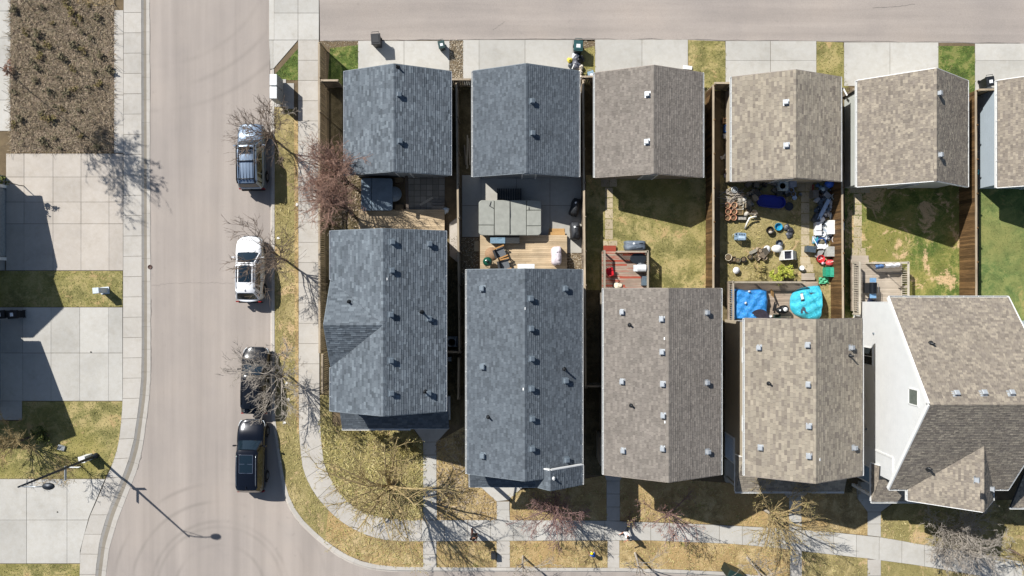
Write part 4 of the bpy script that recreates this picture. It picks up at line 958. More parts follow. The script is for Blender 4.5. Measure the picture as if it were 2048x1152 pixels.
part('garage_door', mb, DOORG, r1, True)
r2, X = left_house('grey house off the left edge beside the lower driveway with two dark bins', 4, 640, 815, 3.1, 6.1, 745, .35, None, SD_GREY)
r3, X = left_house('brown house off the bottom left edge behind the lowest driveway', -170, 985, 1160, 3.0, 4.4, 1072, .2, None, SD_TAUPE)
# ================================================================ FENCES
FW_GREY = wood('#8f8271', '#6a5e50', 'z'); FW_BROWN = wood('#73593a', '#47341f', 'z', rand=.45); FW_TAN = wood('#a39276', '#7d6d56', 'z'); CAPW = wood('#b3a48d', '#8e7f6b', 'y', rand=.15)
def fence(label, p0, p1, ht, mat, side, cap=CAPW, gap=.006, bw=.14, post=2.4, name='plank_fence', rails_in=True):
    """p0, p1: photo pixels of the fence's foot; side: +1/-1, which side of the line the boards are on"""
    a, b = P(*p0, .09), P(*p1, .09); d = b-a; L = d.length; d.normalize(); nrm = Vector((-d.y, d.x, 0))*side
    root = thing(name, label, 'fence', a.lerp(b, .5), group='back yard fences'); ang = math.atan2(d.y, d.x); o0 = -d*L/2
    pm = MB(); pm.box((0,0,(ht+.06)/2), (.09,.09,ht+.06)); pm.box((0,0,ht+.08), (.11,.11,.04), taper=.6); pme = pm.mesh('post', mat); n = max(1, round(L/post))
    for i in range(n+1):
        q = link('post', pme, root, o0 + d*(L*i/n)); q.rotation_euler = (0,0,ang)
    for z in (.35, ht-.3):
        rm = MB(); rm.box((0,0,0), (L,.045,.09)); q = link('rail', rm.mesh('rail', mat), root, nrm*.06 + Vector((0,0,z))); q.rotation_euler = (0,0,ang)
    cm = MB(); cm.box((0,0,0), (L+.1,.13,.035)); q = link('cap_rail', cm.mesh('cap_rail', cap), root, nrm*.075 + Vector((0,0,ht+.02))); q.rotation_euler = (0,0,ang)
    bm = MB(); bm.box((0,0,0), (bw-gap,.022,ht-.08)); bme = bm.mesh('board', mat); k = int(L/bw)
    for i in range(k):
        q = link('board', bme, root, o0 + d*((i+.5)*L/k) + nrm*(.095 + random.uniform(-.006,.006)) + Vector((0,0,(ht-.08)/2+.04+random.uniform(-.015,.01)))); q.rotation_euler = (random.uniform(-.012,.012),0,ang+random.uniform(-.02,.02))
    return root
# long fence beside the sidewalk; foot lies nearer the picture centre than its top
fence('long grey plank fence between the sidewalk and the corner lot, upper part', (654,104), (655,700), 1.75, FW_TAN, -1, gap=.05)
fence('short grey plank fence section beside the corner house cross gable, set nearer the house', (660,704), (660,778), 1.75, FW_TAN, -1, gap=.05)
fence('plank cross fence between the sidewalk fence and the first garage', (657,178), (688,178), 1.75, FW_GREY, 1)
fence('plank fence between the corner house and the second house', (919,182), (925,700), 1.75, FW_GREY, -1)
fence('low rear plank fence ending in the shade between the two blue roofed houses', (923,712), (922,790), 1.6, FW_GREY, -1)
fence('plank cross fence with gate right of the corner house', (893,702), (920,702), 1.6, FW_GREY, 1)
fence('plank cross fence beside the gravel strip right of the first garage', (901,176), (944,176), 1.75, FW_GREY, 1)
fence('plank fence between the patio yard and the red deck yard', (1163,176), (1168,768), 1.75, FW_GREY, -1)
fence('plank cross fence by the garbage bags between second and third garage', (1160,171), (1190,170), 1.75, FW_GREY, 1)
fence('brown plank fence between the red deck yard and the cluttered yard', (1414,186), (1414,580), 1.75, FW_BROWN, -1)
fence('short plank cross fence left of the tan garage', (1415,183), (1461,183), 1.75, FW_GREY, 1)
fence('brown plank fence on the right of the cluttered yard', (1661,192), (1664,636), 1.75, FW_BROWN, -1)
fence('broken plank cross fence between the tan and the steep roofed garage', (1684,194), (1712,192), 1.6, FW_GREY, 1)
fence('brown plank fence right of the grey deck yard', (1920,196), (1921,592), 1.75, FW_BROWN, -1)
fence('plank cross fence below the black bin near the right edge', (1924,196), (1974,195), 1.75, FW_TAN, 1)
fence('plank cross fence in the narrow gap right of the second house', (1167,768), (1206,768), 1.6, FW_GREY, 1)

# ================================================================ DECKS
def railing(root, a, b, mat, ht=.95, sp=.155, off=Vector((0,0,0)), z0=0):
    a = Vector(a); b = Vector(b); d = (b-a); L = d.length; d.normalize(); ang = math.atan2(d.y, d.x)
    mb = MB(); mb.bar(a+Vector((0,0,ht)), b+Vector((0,0,ht)), .13, .04); mb.bar(a+Vector((0,0,ht-.09)), b+Vector((0,0,ht-.09)), .04, .08); mb.bar(a+Vector((0,0,.12)), b+Vector((0,0,.12)), .04, .08)
    k = max(1, round(L/1.8))
    for i in range(k+1): q = a.lerp(b, i/k); mb.bar(q, q+Vector((0,0,ht)), .09, .09, up=(0,1,0))
    r = part('railing', mb, mat, root, True); base = r.parent.location
    bm = MB(); bm.box((0,0,0), (.05,.05,ht-.14)); me = bm.mesh('baluster', mat); n = max(2, int(L/sp))
    for i in range(n):
        q = link('baluster', me, r, a.lerp(b, (i+.5)/n) + Vector((0,0,(ht-.02)/2+.04)) - base)
        q.rotation_euler = (0,0,ang)
    return r
def deck(label, box, z, mat, frame, bw=.14, group='back yard decks', seg=2, ymax=None):
    x0, y0, x1, y1 = box; a = P(x0, y1, z); b = P(x1, y0, z); root = thing('deck', label, 'deck', ((a.x+b.x)/2, (a.y+b.y)/2, .09), group=group)
    W_, D_ = b.x-a.x, b.y-a.y; mb = MB(); c = Vector(((a.x+b.x)/2, (a.y+b.y)/2, 0))
    for y in (a.y+.03, b.y-.03): mb.bar((a.x,y,z-.14), (b.x,y,z-.14), .05, .2)
    for x in (a.x+.03, b.x-.03): mb.bar((x,a.y,z-.14), (x,b.y,z-.14), .05, .2)
    x = a.x+.4
    while x < b.x: mb.bar((x,a.y,z-.12), (x,b.y,z-.12), .05, .14); x += .4
    for x in (a.x+.2, b.x-.2):
        for y in (a.y+.2, b.y-.2): mb.bar((x,y,.05), (x,y,z-.2), .12, .12, up=(0,1,0))
    part('joist_frame', mb, frame, root, True)
    n = int(D_/bw); base = Vector(root.location)
    for i in range(n):
        cut = random.uniform(.35, .65) if seg == 2 else 1
        for s0, s1 in (((0, cut), (cut, 1)) if seg == 2 else ((0, 1),)):
            bm = MB(); l = W_*(s1-s0)-.004; bm.box((0,0,0), (l, D_/n-.008, .034)); link('board', bm.mesh('board', mat), root, Vector((a.x+W_*(s0+s1)/2, a.y+(i+.5)*D_/n, z-.017+random.uniform(-.003,.003))) - base)
    return root, a, b
def stair(root, quads, zs, mat):
    """treads: photo-pixel boxes at falling heights"""
    for (x0,y0,x1,y1), z in zip(quads, zs):
        a = P(x0,y1,z); b = P(x1,y0,z); mb = MB(); mb.box(((a.x+b.x)/2,(a.y+b.y)/2,z-.02), (b.x-a.x,b.y-a.y,.04)); mb.box(((a.x+b.x)/2,a.y+.03,z/2), (b.x-a.x-.04,.03,max(.05,z-.05))); part('stair_tread', mb, mat, root, True)
DW_NEW = wood('#bda98c', '#a08b6d', 'x', rand=.16, freq=.6); DW_GREY = wood('#b3a797', '#9a8e7f', 'x', rand=.12, freq=.6); DW_WORN = wood('#a89783', '#85766a', 'x', rand=.22)
DW_RED = wood('#b2a090', '#8a7666', 'x', rand=.15, paint='#9a4a38', pamt=.64, freq=.7); RAILW = wood('#a79d8c', '#8b8172', 'y', rand=.1); RAIL5 = wood('#c5bcaa', '#a59c8c', 'y', rand=.08)
STEPW = wood('#c09a66', '#a17c4e', 'x', rand=.1)
# first yard: deck strip, dark steps
d1, a, b = deck('sunlit plank deck strip behind the corner house, crossed by tree shadows', (717,419,889,470), .45, DW_NEW, FW_GREY)
for i in range(3):
    pass
stair(d1, [(863,405,888,412),(863,413,888,419)], [.18,.32], DW_GREY)
# second yard
d2, a, b = deck('pale plank deck with two armchairs and a green egg grill', (960,470,1134,552), .45, DW_NEW, FW_GREY)
stair(d2, [(1097,464,1130,471),(1098,457,1129,464)], [.3,.16], STEPW)
# third yard: red worn deck with railings on three sides
d3, a, b = deck('small deck with flaking red paint and grey railings', (1204,503,1292,590), .6, DW_RED, FW_GREY)
z = .6
railing(d3, (a.x+.06,a.y,z), (a.x+.06,b.y,z), RAILW); railing(d3, (b.x-.06,a.y,z), (b.x-.06,b.y,z), RAILW); railing(d3, (a.x+(b.x-a.x)*.3,b.y-.06,z), (b.x-.06,b.y-.06,z), RAILW)
stair(d3, [(1207,491,1232,503)], [.3], wood('#9a4a38','#7d3527','x',rand=.1))
# fourth yard: big grey deck with blue tarps
d4, a, b = deck('weathered plank deck with blue tarps behind the tan house', (1456,563,1636,648), .55, DW_WORN, FW_GREY)
z = .55; railing(d4, (a.x+.06,a.y,z), (a.x+.06,b.y,z), RAILW); railing(d4, (a.x+.06,b.y-.06,z), (a.x+(b.x-a.x)*.8,b.y-.06,z), RAILW)
stair(d4, [(1603,553,1630,560),(1603,546,1629,553)], [.36,.18], DW_GREY)
# fifth yard
d5, a, b = deck('grey plank deck with pale railings and a blue grill', (1704,525,1803,622), .7, DW_GREY, FW_GREY)
z = .7; railing(d5, (a.x+.06,a.y-.2,z), (a.x+.06,b.y,z), RAIL5); railing(d5, (b.x-.06,a.y,z), (b.x-.06,b.y,z), RAIL5); railing(d5, (a.x+(b.x-a.x)*.28,b.y-.06,z), (b.x-.06,b.y-.06,z), RAIL5)
stair(d5, [(1702,519,1738,527),(1701,511,1737,519)], [.45,.24], DW_GREY)
# ================================================================ TREES
def bark(name, a, b, k=1.0):
    m, nt, bs = new_mat(name); f = noise(nt, mapping(nt, objc(nt), (14,14,3)), 1, 5, .7)
    nt.links.new(ramp(nt, [(.3, C(a,k)), (.7, C(b,k))], f).outputs[0], bs.inputs['Base Color']); setb(bs, .9, 0, .15); bump(nt, bs, f, .5, .02); return m
BK_GREY = bark('grey_bark', '#5d5046', '#8d7d6e'); BK_RED = bark('reddish_bark', '#80645a', '#b0917f'); BK_TAN = bark('tan_bark', '#8b7a55', '#b3a079'); BK_PALE = bark('pale_bark', '#8d857b', '#b5aca0'); BK_YEL = bark('yellow_twig_bark', '#8f8350', '#b8ab74'); BK_TRUNK = bark('trunk_bark', '#4e4138', '#7a6a5c'); BK_MAUVE = bark('mauve_bark', '#6d5452', '#9a807b')
BUD_Y = island_mat('yellow_buds', [(0, C('#8a8248')), (.5, C('#b0a466')), (1, C('#c7b981'))], .8); BUD_G = island_mat('young_leaves', [(0, C('#7d8f34')), (.5, C('#a5ac45')), (1, C('#c2bd5c'))], .8)
BUD_R = island_mat('red_buds', [(0, C('#86604f')), (.5, C('#b08a72')), (1, C('#9a7d6e'))], .85); LEAF_D = island_mat('evergreen_leaves', [(0, C('#3a4425')), (.5, C('#5a6132')), (1, C('#74753d'))], .8)
def tree(label, base, height, radius, bk, tbk=None, seed=0, fork=1.4, tr=.07, limbs=7, n2=6, n3=5, n4=3, rise=.55, buds=None, nb=0, bsz=.05, lean=(0,0), droop=0.0, twig=.0095, name='tree', group='bare trees and shrubs', cat='tree', stems=1, squash=(1,1), spread0=.12):
    rg = random.Random(seed*977+5); root = thing(name, label, cat, P(*base, .1), rg.uniform(0, 6.28) if squash == (1,1) else 0, group=group)
    tm, cm, bm = MB(), MB(), MB(); tips = []
    def path(p, d, L, seg, wob, up):
        pts = [p]; d = Vector(d).normalized()
        for i in range(seg):
            d = (d + Vector((rg.gauss(0,wob), rg.gauss(0,wob), rg.gauss(0,wob)+up))).normalized(); pts.append(pts[-1] + d*(L/seg))
        return pts, d
    def side_dir(d, ang):
        a = d.cross(Vector((0,0,1)) if abs(d.z) < .9 else Vector((1,0,0))).normalized(); b = d.cross(a); t = rg.uniform(0, 6.28)
        return (d*math.cos(ang) + (a*math.cos(t)+b*math.sin(t))*math.sin(ang)).normalized()
    for st in range(stems):
        o = Vector((0,0,0)) if stems == 1 else Vector((rg.gauss(0,.12), rg.gauss(0,.12), 0))
        tp, td = path(o, (lean[0]+ (rg.gauss(0,.15) if stems > 1 else 0), lean[1] + (rg.gauss(0,.15) if stems > 1 else 0), 1), fork, 4, .05, .05)
        tm.tube([o - Vector((0,0,.1))] + tp, [tr*1.3] + [tr*(1.1-.35*i/4) for i in range(5)], 8)
        H = height - fork; nl = max(3, limbs//stems)
        for i in range(nl):
            az = 6.283*(i + rg.uniform(-.3,.3))/nl + seed; k = rg.uniform(.35, 1.0) if i else .15
            tgt = Vector((math.cos(az)*radius*k*squash[0], math.sin(az)*radius*k*squash[1], H*(1 - .55*k*rise*1.3)))
            p0 = tp[-1] if i % 3 else tp[3]; L = tgt.length*rg.uniform(.8,1.0); d0 = (tgt.normalized() + Vector((0,0,.35))).normalized()
            lp, ld = path(p0, d0, L, 7, .09, -.03-.05*k)
            r0 = tr*rg.uniform(.45,.62); cm.tube(lp, [r0*(1-.82*j/7) for j in range(8)], 5)
            for j in range(n2):
                s = rg.uniform(.22, .98); q = lp[min(6,int(s*7))].lerp(lp[min(7,int(s*7)+1)], s*7-int(s*7)); bl = L*rg.uniform(.28,.5)*(1.15-.55*s)
                dd = side_dir((lp[-1]-lp[0]).normalized(), rg.uniform(.45, 1.0)); dd.z = abs(dd.z)*.6 + .12 - droop
                sp, sdir = path(q, dd, bl, 5, .12, .05-droop*.2); r1 = max(twig*1.5, r0*.4*(1-.5*s)); cm.tube(sp, [r1*(1-.75*t/5) for t in range(6)], 4, cap=False)
                for m in range(n3):
                    s2 = rg.uniform(.15, 1.0); q2 = sp[min(4,int(s2*5))].lerp(sp[min(5,int(s2*5)+1)], s2*5-int(s2*5)); tl = bl*rg.uniform(.3,.6)
                    d3 = side_dir(sdir, rg.uniform(.35,.95)); d3.z = d3.z*.6+.12 - droop*.6
                    wp_, wd_ = path(q2, d3, tl, 3, .15, .05-droop*.3); cm.tube(wp_, [twig*1.25, twig*1.05, twig*.85, twig*.5], 3, cap=False); tips.append(wp_)
                    for n in range(n4):
                        s3 = rg.uniform(.1,1); q3 = wp_[min(2,int(s3*3))].lerp(wp_[min(3,int(s3*3)+1)], s3*3-int(s3*3))
                        d4 = side_dir(wd_, rg.uniform(.3,.9)); xp, _ = path(q3, d4, tl*rg.uniform(.3,.6), 2, .15, .02); cm.tube(xp, [twig*.9, twig*.75, twig*.4], 3, cap=False); tips.append(xp)
    part('trunk', tm, tbk or BK_TRUNK, root); part('crown', cm, bk, root)
    if buds and tips:
        for _ in range(nb):
            t = rg.choice(tips); q = t[-1] if rg.random() < .6 else t[0].lerp(t[-1], rg.random()); s = bsz*rg.uniform(.5,1.5); q = q + Vector((rg.gauss(0,bsz*.6), rg.gauss(0,bsz*.6), rg.gauss(0,bsz*.4)))
            a = Vector((rg.gauss(0,1), rg.gauss(0,1), rg.gauss(0,.5))).normalized(); b = a.cross(Vector((rg.gauss(0,1),rg.gauss(0,1),1))).normalized()
            bm.add([q-a*s, q-b*s*.55, q+a*s, q+b*s*.55], [(0,1,2,3)])
        o = part('buds', bm, buds, root); o['kind'] = 'stuff'
    return root
# boulevard trees over the parked cars
tree('bare grey tree over the silver four wheel drive with a roof rack', (556,284), 6.6, 3.3, BK_GREY, seed=1, twig=.0105, fork=1.3, tr=.075, limbs=11, n2=8, n3=6, n4=1, rise=.75)
tree('bare grey tree over the white crossover', (573,521), 6.8, 3.4, BK_GREY, seed=2, twig=.0105, fork=1.6, tr=.08, limbs=11, n2=8, n3=6, n4=1, rise=.8)
tree('bare pale twigged tree over the rear black vehicle', (572,747), 6.4, 3.2, BK_PALE, seed=3, twig=.0105, fork=1.5, tr=.075, limbs=13, n2=8, n3=6, n4=2, rise=.8)
tree('small leafless sapling by the white community mailbox', (584,232), 1.9, .8, BK_PALE, seed=31, fork=.5, tr=.02, limbs=5, n2=4, n3=3, n4=0)
# reddish pair between sidewalk and corner yard
tree('upper of two dense reddish larches by the sidewalk fence', (686,357), 7.6, 2.45, BK_RED, seed=4, fork=2.0, tr=.12, limbs=17, n2=8, n3=6, n4=2, rise=.85, buds=BUD_R, nb=900, bsz=.03, name='larch_tree')
tree('lower of two dense reddish larches by the sidewalk fence', (685,409), 7.4, 2.45, BK_RED, seed=5, fork=2.0, tr=.12, limbs=17, n2=8, n3=6, n4=2, rise=.85, buds=BUD_R, nb=900, bsz=.03, name='larch_tree')
# front lawn trees
tree('largest spreading tree with yellowish twigs on the corner lawn', (790,962), 8.6, 5.1, BK_TAN, seed=6, fork=1.7, tr=.2, limbs=15, n2=9, n3=6, n4=2, rise=.8, buds=BUD_Y, nb=2600, bsz=.035, lean=(-.06,0))
tree('mauve twigged tree in front of the second house', (1110,1021), 5.0, 2.6, BK_MAUVE, seed=7, fork=.8, tr=.1, limbs=14, n2=8, n3=6, n4=3, rise=.7, stems=2, squash=(1.15,.75), buds=BUD_R, nb=700, bsz=.03)
tree('sparse reddish tree in front of the third house', (1330,1018), 4.6, 2.6, BK_MAUVE, seed=8, fork=.9, tr=.08, limbs=9, n2=5, n3=5, n4=2, rise=.7, squash=(1.1,.8), buds=BUD_R, nb=600, bsz=.035)
tree('budding tree with pale limbs in front of the tan house porch', (1530,1020), 6.4, 3.7, BK_TAN, tbk=BK_PALE, seed=9, fork=1.1, tr=.11, limbs=13, n2=8, n3=6, n4=2, rise=.8, buds=BUD_Y, nb=1100, bsz=.032)
tree('dense grey multi stemmed tree in front of the white gabled house', (1886,1058), 5.4, 3.5, BK_PALE, seed=10, fork=.6, tr=.08, limbs=20, n2=9, n3=6, n4=3, rise=.75, stems=3, twig=.0115)
tree('yellowish tree at the lower right corner', (2018,1098), 5.4, 2.8, BK_TAN, seed=11, fork=1.2, tr=.1, limbs=10, n2=7, n3=6, n4=2, rise=.8, buds=BUD_Y, nb=800, bsz=.035)
# boulevard trees that lean out of the bottom of the frame
tree('bare boulevard tree below the second house walk', (1046,1112), 6.2, 2.2, BK_PALE, tbk=BK_PALE, seed=12, fork=1.9, tr=.07, limbs=7, n2=5, n3=5, n4=2)
tree('bare boulevard tree below the third house', (1270,1106), 6.4, 2.3, BK_PALE, tbk=BK_PALE, seed=13, fork=2.1, tr=.08, limbs=7, n2=5, n3=5, n4=2)
tree('bare boulevard tree beside the dark ribbed cabinet', (1494,1115), 6.4, 2.3, BK_PALE, tbk=BK_PALE, seed=14, fork=2.1, tr=.08, limbs=7, n2=5, n3=5, n4=2)
# left hand side
tree('tan leafless tree at the left edge by the lower driveways', (52,876), 4.4, 2.5, BK_TAN, seed=15, fork=.8, tr=.08, limbs=14, n2=8, n3=6, n4=2, rise=.8, stems=2)
tree('small bare tree beside the street lamp foot', (160,930), 3.2, 1.5, BK_TAN, seed=16, fork=.8, tr=.04, limbs=8, n2=6, n3=5, n4=1)
tree('thin sapling with a few leaf tufts by the upper driveway', (48,372), 3.0, .7, BK_GREY, seed=17, fork=1.9, tr=.03, limbs=4, n2=3, n3=3, n4=0, buds=LEAF_D, nb=160, bsz=.09, lean=(-.06,.02))
tree('tall leafy tree off the upper left corner, only its blurred shade in view', (14,140), 14.2, 3.3, BK_GREY, seed=18, fork=8.0, tr=.032, limbs=16, n2=8, n3=6, n4=1, rise=1.1, buds=LEAF_D, nb=1500, bsz=.07, twig=.014, squash=(.8,1.2))
# shrubs
def shrub(label, base, r, h, bk, buds, nb, seed, bsz=.06, dens=10, name='shrub', cat='shrub', group='garden shrubs'):
    return tree(label, base, h, r, bk, seed=seed, fork=.15, tr=.03, limbs=dens, n2=6, n3=5, n4=2, rise=.9, stems=3, buds=buds, nb=nb, bsz=bsz, name=name, cat=cat, group=group, twig=.007)
shrub('yellow green leafing shrub behind the deck with blue tarps', (1552,548), 1.0, 1.5, BK_TAN, BUD_G, 2600, 21, .05, 14)
shrub('dry tan shrub left of the yellow green shrub', (1518,538), .8, .8, BK_TAN, BUD_Y, 500, 22, .035, 10)
shrub('dark leafed shrub in the shade of the lower left lawn', (96,868), .9, 1.0, BK_GREY, LEAF_D, 1500, 23, .06, 12)
for i, (x, y, r, lb) in enumerate(((700,862,1.0,'pale ornamental grass clump under the porch roof gutter of the corner house'),(762,868,.9,'ornamental grass clump beside the shaded porch of the corner house'),(800,893,1.0,'longest row of curling grass beside the corner house walk'),(826,897,.7,'curling grass tuft right next to the flared corner house walk'))):
    shrub(lb, (x,y), r*1.15, 1.2, BK_YEL, BUD_Y, 300, 40+i, .03, 18, 'ornamental_grass', 'grass clump')
shrub('small leafless shrub beside the third house walk', (1258,1035), .7, 1.1, BK_MAUVE, BUD_Y, 120, 50, .04, 6)
shrub('round brown shrub poking through the left bed edge', (22,138), .7, .8, BK_RED, BUD_R, 500, 51, .04, 8)
# planting bed weeds: a few kinds, copied about
BUD_W = island_mat('dry_weed_leaves', [(0, C('#6b5a44')), (.5, C('#8a7a55')), (1, C('#7d7a45'))], .9); LEAF_W = island_mat('grey_weed_leaves', [(0, C('#625d49')), (.4, C('#787258')), (.7, C('#8f8368')), (1, C('#6c6852'))], .9)
def weed(seed, bud, bk, lb):
    return shrub('low %s weed tuft among others in the brown planting bed' % lb, (120,150), .38, .5, bk, bud, 260, seed, .055, 6, 'weed_tuft', 'plant', 'weeds in the planting bed')
protos = [weed(60, LEAF_W, BK_GREY, 'grey green'), weed(61, LEAF_W, BK_PALE, 'greyish pale stemmed'), weed(62, BUD_W, BK_TAN, 'dry tan'), weed(63, BUD_W, BK_GREY, 'brownish dry'), weed(64, LEAF_W, BK_TAN, 'olive tan stemmed')]
rg = random.Random(3); spots = []
while len(spots) < 46:
    q = (rg.uniform(28,222), rg.uniform(5,296))
    if all((q[0]-s[0])**2+(q[1]-s[1])**2 > 300 for s in spots): spots.append(q)
for i, q in enumerate(spots):
    o = protos[i] if i < 5 else copy_tree(protos[rg.choice((0,0,1,2,3,4))]); o.location = P(q[0], q[1], .1); s = rg.uniform(.5, 1.1); o.scale = (s,s,s*.9); o.rotation_euler = (0,0,rg.uniform(0,6.28))
# ================================================================ VEHICLES
TYRE = plain('#17181a', .85); RIM = plain('#8c9094', .3, .8, var=.05); CGLASS = plain('#15222b', .04, var=.03, spec=.7); BLACKP = plain('#101113', .5); LAMP = plain('#c9d0d6', .1, var=.05, spec=.7); TAIL = plain('#7a1414', .2, var=.05); CHROME = plain('#b9bcc0', .15, .9, var=.03)
def paint(name, h, metal=.3, rough=.28):
    m, nt, b = new_mat(name); f = noise(nt, objc(nt), 3, 4); c = C(h)
    nt.links.new(ramp(nt, [(.3, tuple(x*.93 for x in c[:3])+(1,)), (.7, c)], f).outputs[0], b.inputs['Base Color']); setb(b, rough, metal, .5, .8); b.inputs['Coat Roughness'].default_value = .06; return m
def ease(t): return t*t*(3-2*t)
def car(label, at, L, Wd, H, pm, rz=0, hood=1.05, belt=1.12, ws0=.26, ws1=.40, rt1=.90, rt0=.97, roofw=.74, square=.3, roof=None, rails=False, rack=False, sunroof=None, boot=1.1, group='cars parked along the kerb', glassroof=False, name='parked_car', hlmat=LAMP):
    """nose towards +y; fractions run from the nose (0) to the tail (1)"""
    root = thing(name, label, 'car', P(*at, 0), rz, group); hw = Wd/2
    Y = lambda f: L/2 - f*L
    def half(f):        # plan half width
        e = .10 if f < .5 else .085; d = min(f, 1-f)
        k = 1 if d > e else 1 - (1-math.sqrt(max(0, 1-(1-d/e)**2)))*square
        return hw*k*(1 - .035*abs(f-.5)*2)
    def zs(f):          # height of the body's upper edge line
        if f < ws0: return hood - .24*(1-ease(min(1, f/ws0)))**2 + (belt-hood)*ease(f/ws0)
        if f > rt0: return belt - (belt-boot)*ease((f-rt0)/(1-rt0))*1.0
        return belt
    st = [0, .008, .02, .045, .08, .12, .17, .22, .28, .36, .45, .55, .65, .74, .82, .88, .92, .955, .98, .992, 1.0]; K = 15; rings = []
    for f in st:
        h, z1, y = half(f), zs(f), Y(f); zb = .24 + (.14 if f < .03 or f > .97 else 0); cr = .05 if f < ws0 else .02
        pr = [(.86,zb),(.96,zb+.1),(1.0,zb+.32),(1.0,z1-.28),(.985,z1-.13),(.93,z1-.035),(.80,z1+cr*.35),(.45,z1+cr)]
        if f in (0, 1.0): pr = [(a*.97, zb+.06+(z-zb)*.86) for a, z in pr]
        row = [(-a*h, y, z) for a, z in pr] + [(0, y, pr[-1][1]+.008)] + [(a*h, y, z) for a, z in pr[::-1]]; rings.append(row)
    mb = MB(); k = len(rings[0]); vs = [v for r in rings for v in r]; fs = []
    for i in range(len(rings)-1):
        for j in range(k-1): fs.append((i*k+j, i*k+j+1, (i+1)*k+j+1, (i+1)*k+j))
    body = MB(); body.add(vs, fs, 0, True); body.add(rings[0], [tuple(range(k))]); body.add(rings[-1], [tuple(range(k-1,-1,-1))])
    bo = part('body', body, pm, root)
    for i, (f, sg) in enumerate(((.17,-1),(.17,1),(.80,-1),(.80,1))):
        y = Y(f); x = sg*(hw-.11); wm = MB(); pr = [(.2,-.11),(.33,-.11),(.36,-.08),(.36,.08),(.33,.11),(.2,.11)]
        q = MB(); q.lathe(pr, 18); wm.add([(v[2]*sg+0, v[0], v[1]) for v in q.v], q.f, 0, True)
        wo = link('wheel', wm.mesh('wheel', TYRE), root, (x, y, .36)); q = MB(); q.lathe([(.0001,.1),(.06,.1),(.19,.085),(.22,.115)], 14); rm = MB(); rm.add([(v[2]*sg, v[0], v[1]) for v in q.v], q.f)
        link('rim', rm.mesh('rim', RIM), wo)
        am = MB(); n = 12; arc = [(math.cos(math.pi*j/n), math.sin(math.pi*j/n)) for j in range(n+1)]
        for j in range(n):
            (c0,s0),(c1,s1) = arc[j], arc[j+1]; xo = sg*(hw*1.004)
            am.quad((xo, y+c0*.36, .36+s0*.36), (xo, y+c1*.36, .36+s1*.36), (xo, y+c1*.45, .36+s1*.45), (xo, y+c0*.45, .36+s0*.45))
        part('wheel_arch', am, BLACKP, root)
    # cabin: ring of side points between belt and roof
    yb0, yt0, yt1, yb1 = Y(ws0), Y(ws1), Y(rt1), Y(rt0); wb, wt = hw*.93, hw*roofw; zr = H
    zb = belt - .01
    def rim_top(f): return zr - .05*(1-ease(min(1, (f-ws1)/.18))) - .05*ease(max(0, (f-.7)/.3))
    n = 8; cab = MB(); B, T = [], []
    fs_ = [ws0 + (rt0-ws0)*i/n for i in range(n+1)]; ft = [ws1 + (rt1-ws1)*i/n for i in range(n+1)]
    for sg in (-1, 1):
        bl = [(sg*wb*(.93 if i in (0,n) else 1), Y(fs_[i]), zb) for i in range(n+1)]; tl = [(sg*wt*(.9 if i in (0,n) else 1), Y(ft[i]), rim_top(ft[i])-.05) for i in range(n+1)]
        for i in range(n): cab.add([bl[i], bl[i+1], tl[i+1], tl[i]], [(0,1,2,3) if sg < 0 else (3,2,1,0)], 0, False)
        B.append(bl); T.append(tl)
    cab.add([B[0][0], B[1][0], T[1][0], T[0][0]], [(3,2,1,0)][::-1]); cab.add([B[0][n], B[1][n], T[1][n], T[0][n]], [(0,1,2,3)])
    part('cabin', cab, pm, root)
    rfm = MB(); NX, NY = 8, 14
    def rp(u, v):
        f = ws1 + (rt1-ws1)*v; e = min(v, 1-v); x = (u-.5)*2; wr = wt*(1.0 if e > .08 else .9+.1*ease(e/.08)); d = abs(x)
        edge = (1-d)/.18 if d > .82 else 1; ee = min(1, e/.05)
        return (x*wr, Y(f) - 0, rim_top(f) + .045*(1-d*d) - (.05*(1-ease(edge)) if d > .82 else 0) - .05*(1-ease(ee)))
    rfm.grid(NX, NY, rp, 0, True, True); ro = part('roof', rfm, roof or pm, root)
    def pane(name, pts, mat=CGLASS, curve=0.0, parent=root):
        a, b, c, d = [Vector(p) for p in pts]; nn = (b-a).cross(d-a).normalized()
        g = MB(); g.grid(6, 3, lambda u, v: (a.lerp(b,u)).lerp(d.lerp(c,u), v) + nn*(.014 + curve*(1-(2*u-1)**2)), 0, True); return part(name, g, mat, parent)
    def at_(bl, tl, s, t): return Vector(bl).lerp(Vector(tl), t)
    # windscreen and rear glass
    def face(bL, bR, tL, tR, m0=.06, m1=.94, e=.05):
        bL, bR, tL, tR = map(Vector, (bL, bR, tL, tR)); l0, l1 = bL.lerp(tL, m0), bL.lerp(tL, m1); r0, r1 = bR.lerp(tR, m0), bR.lerp(tR, m1)
        return [l0.lerp(r0, e), r0.lerp(l0, e), r1.lerp(l1, e), l1.lerp(r1, e)]
    q = face(B[0][0], B[1][0], T[0][0], T[1][0], .02, .97); pane('windshield', [q[1], q[0], q[3], q[2]], CGLASS, .05)
    q = face(B[1][n], B[0][n], T[1][n], T[0][n], .12, .95); pane('rear_window', [q[1], q[0], q[3], q[2]], CGLASS, .03)
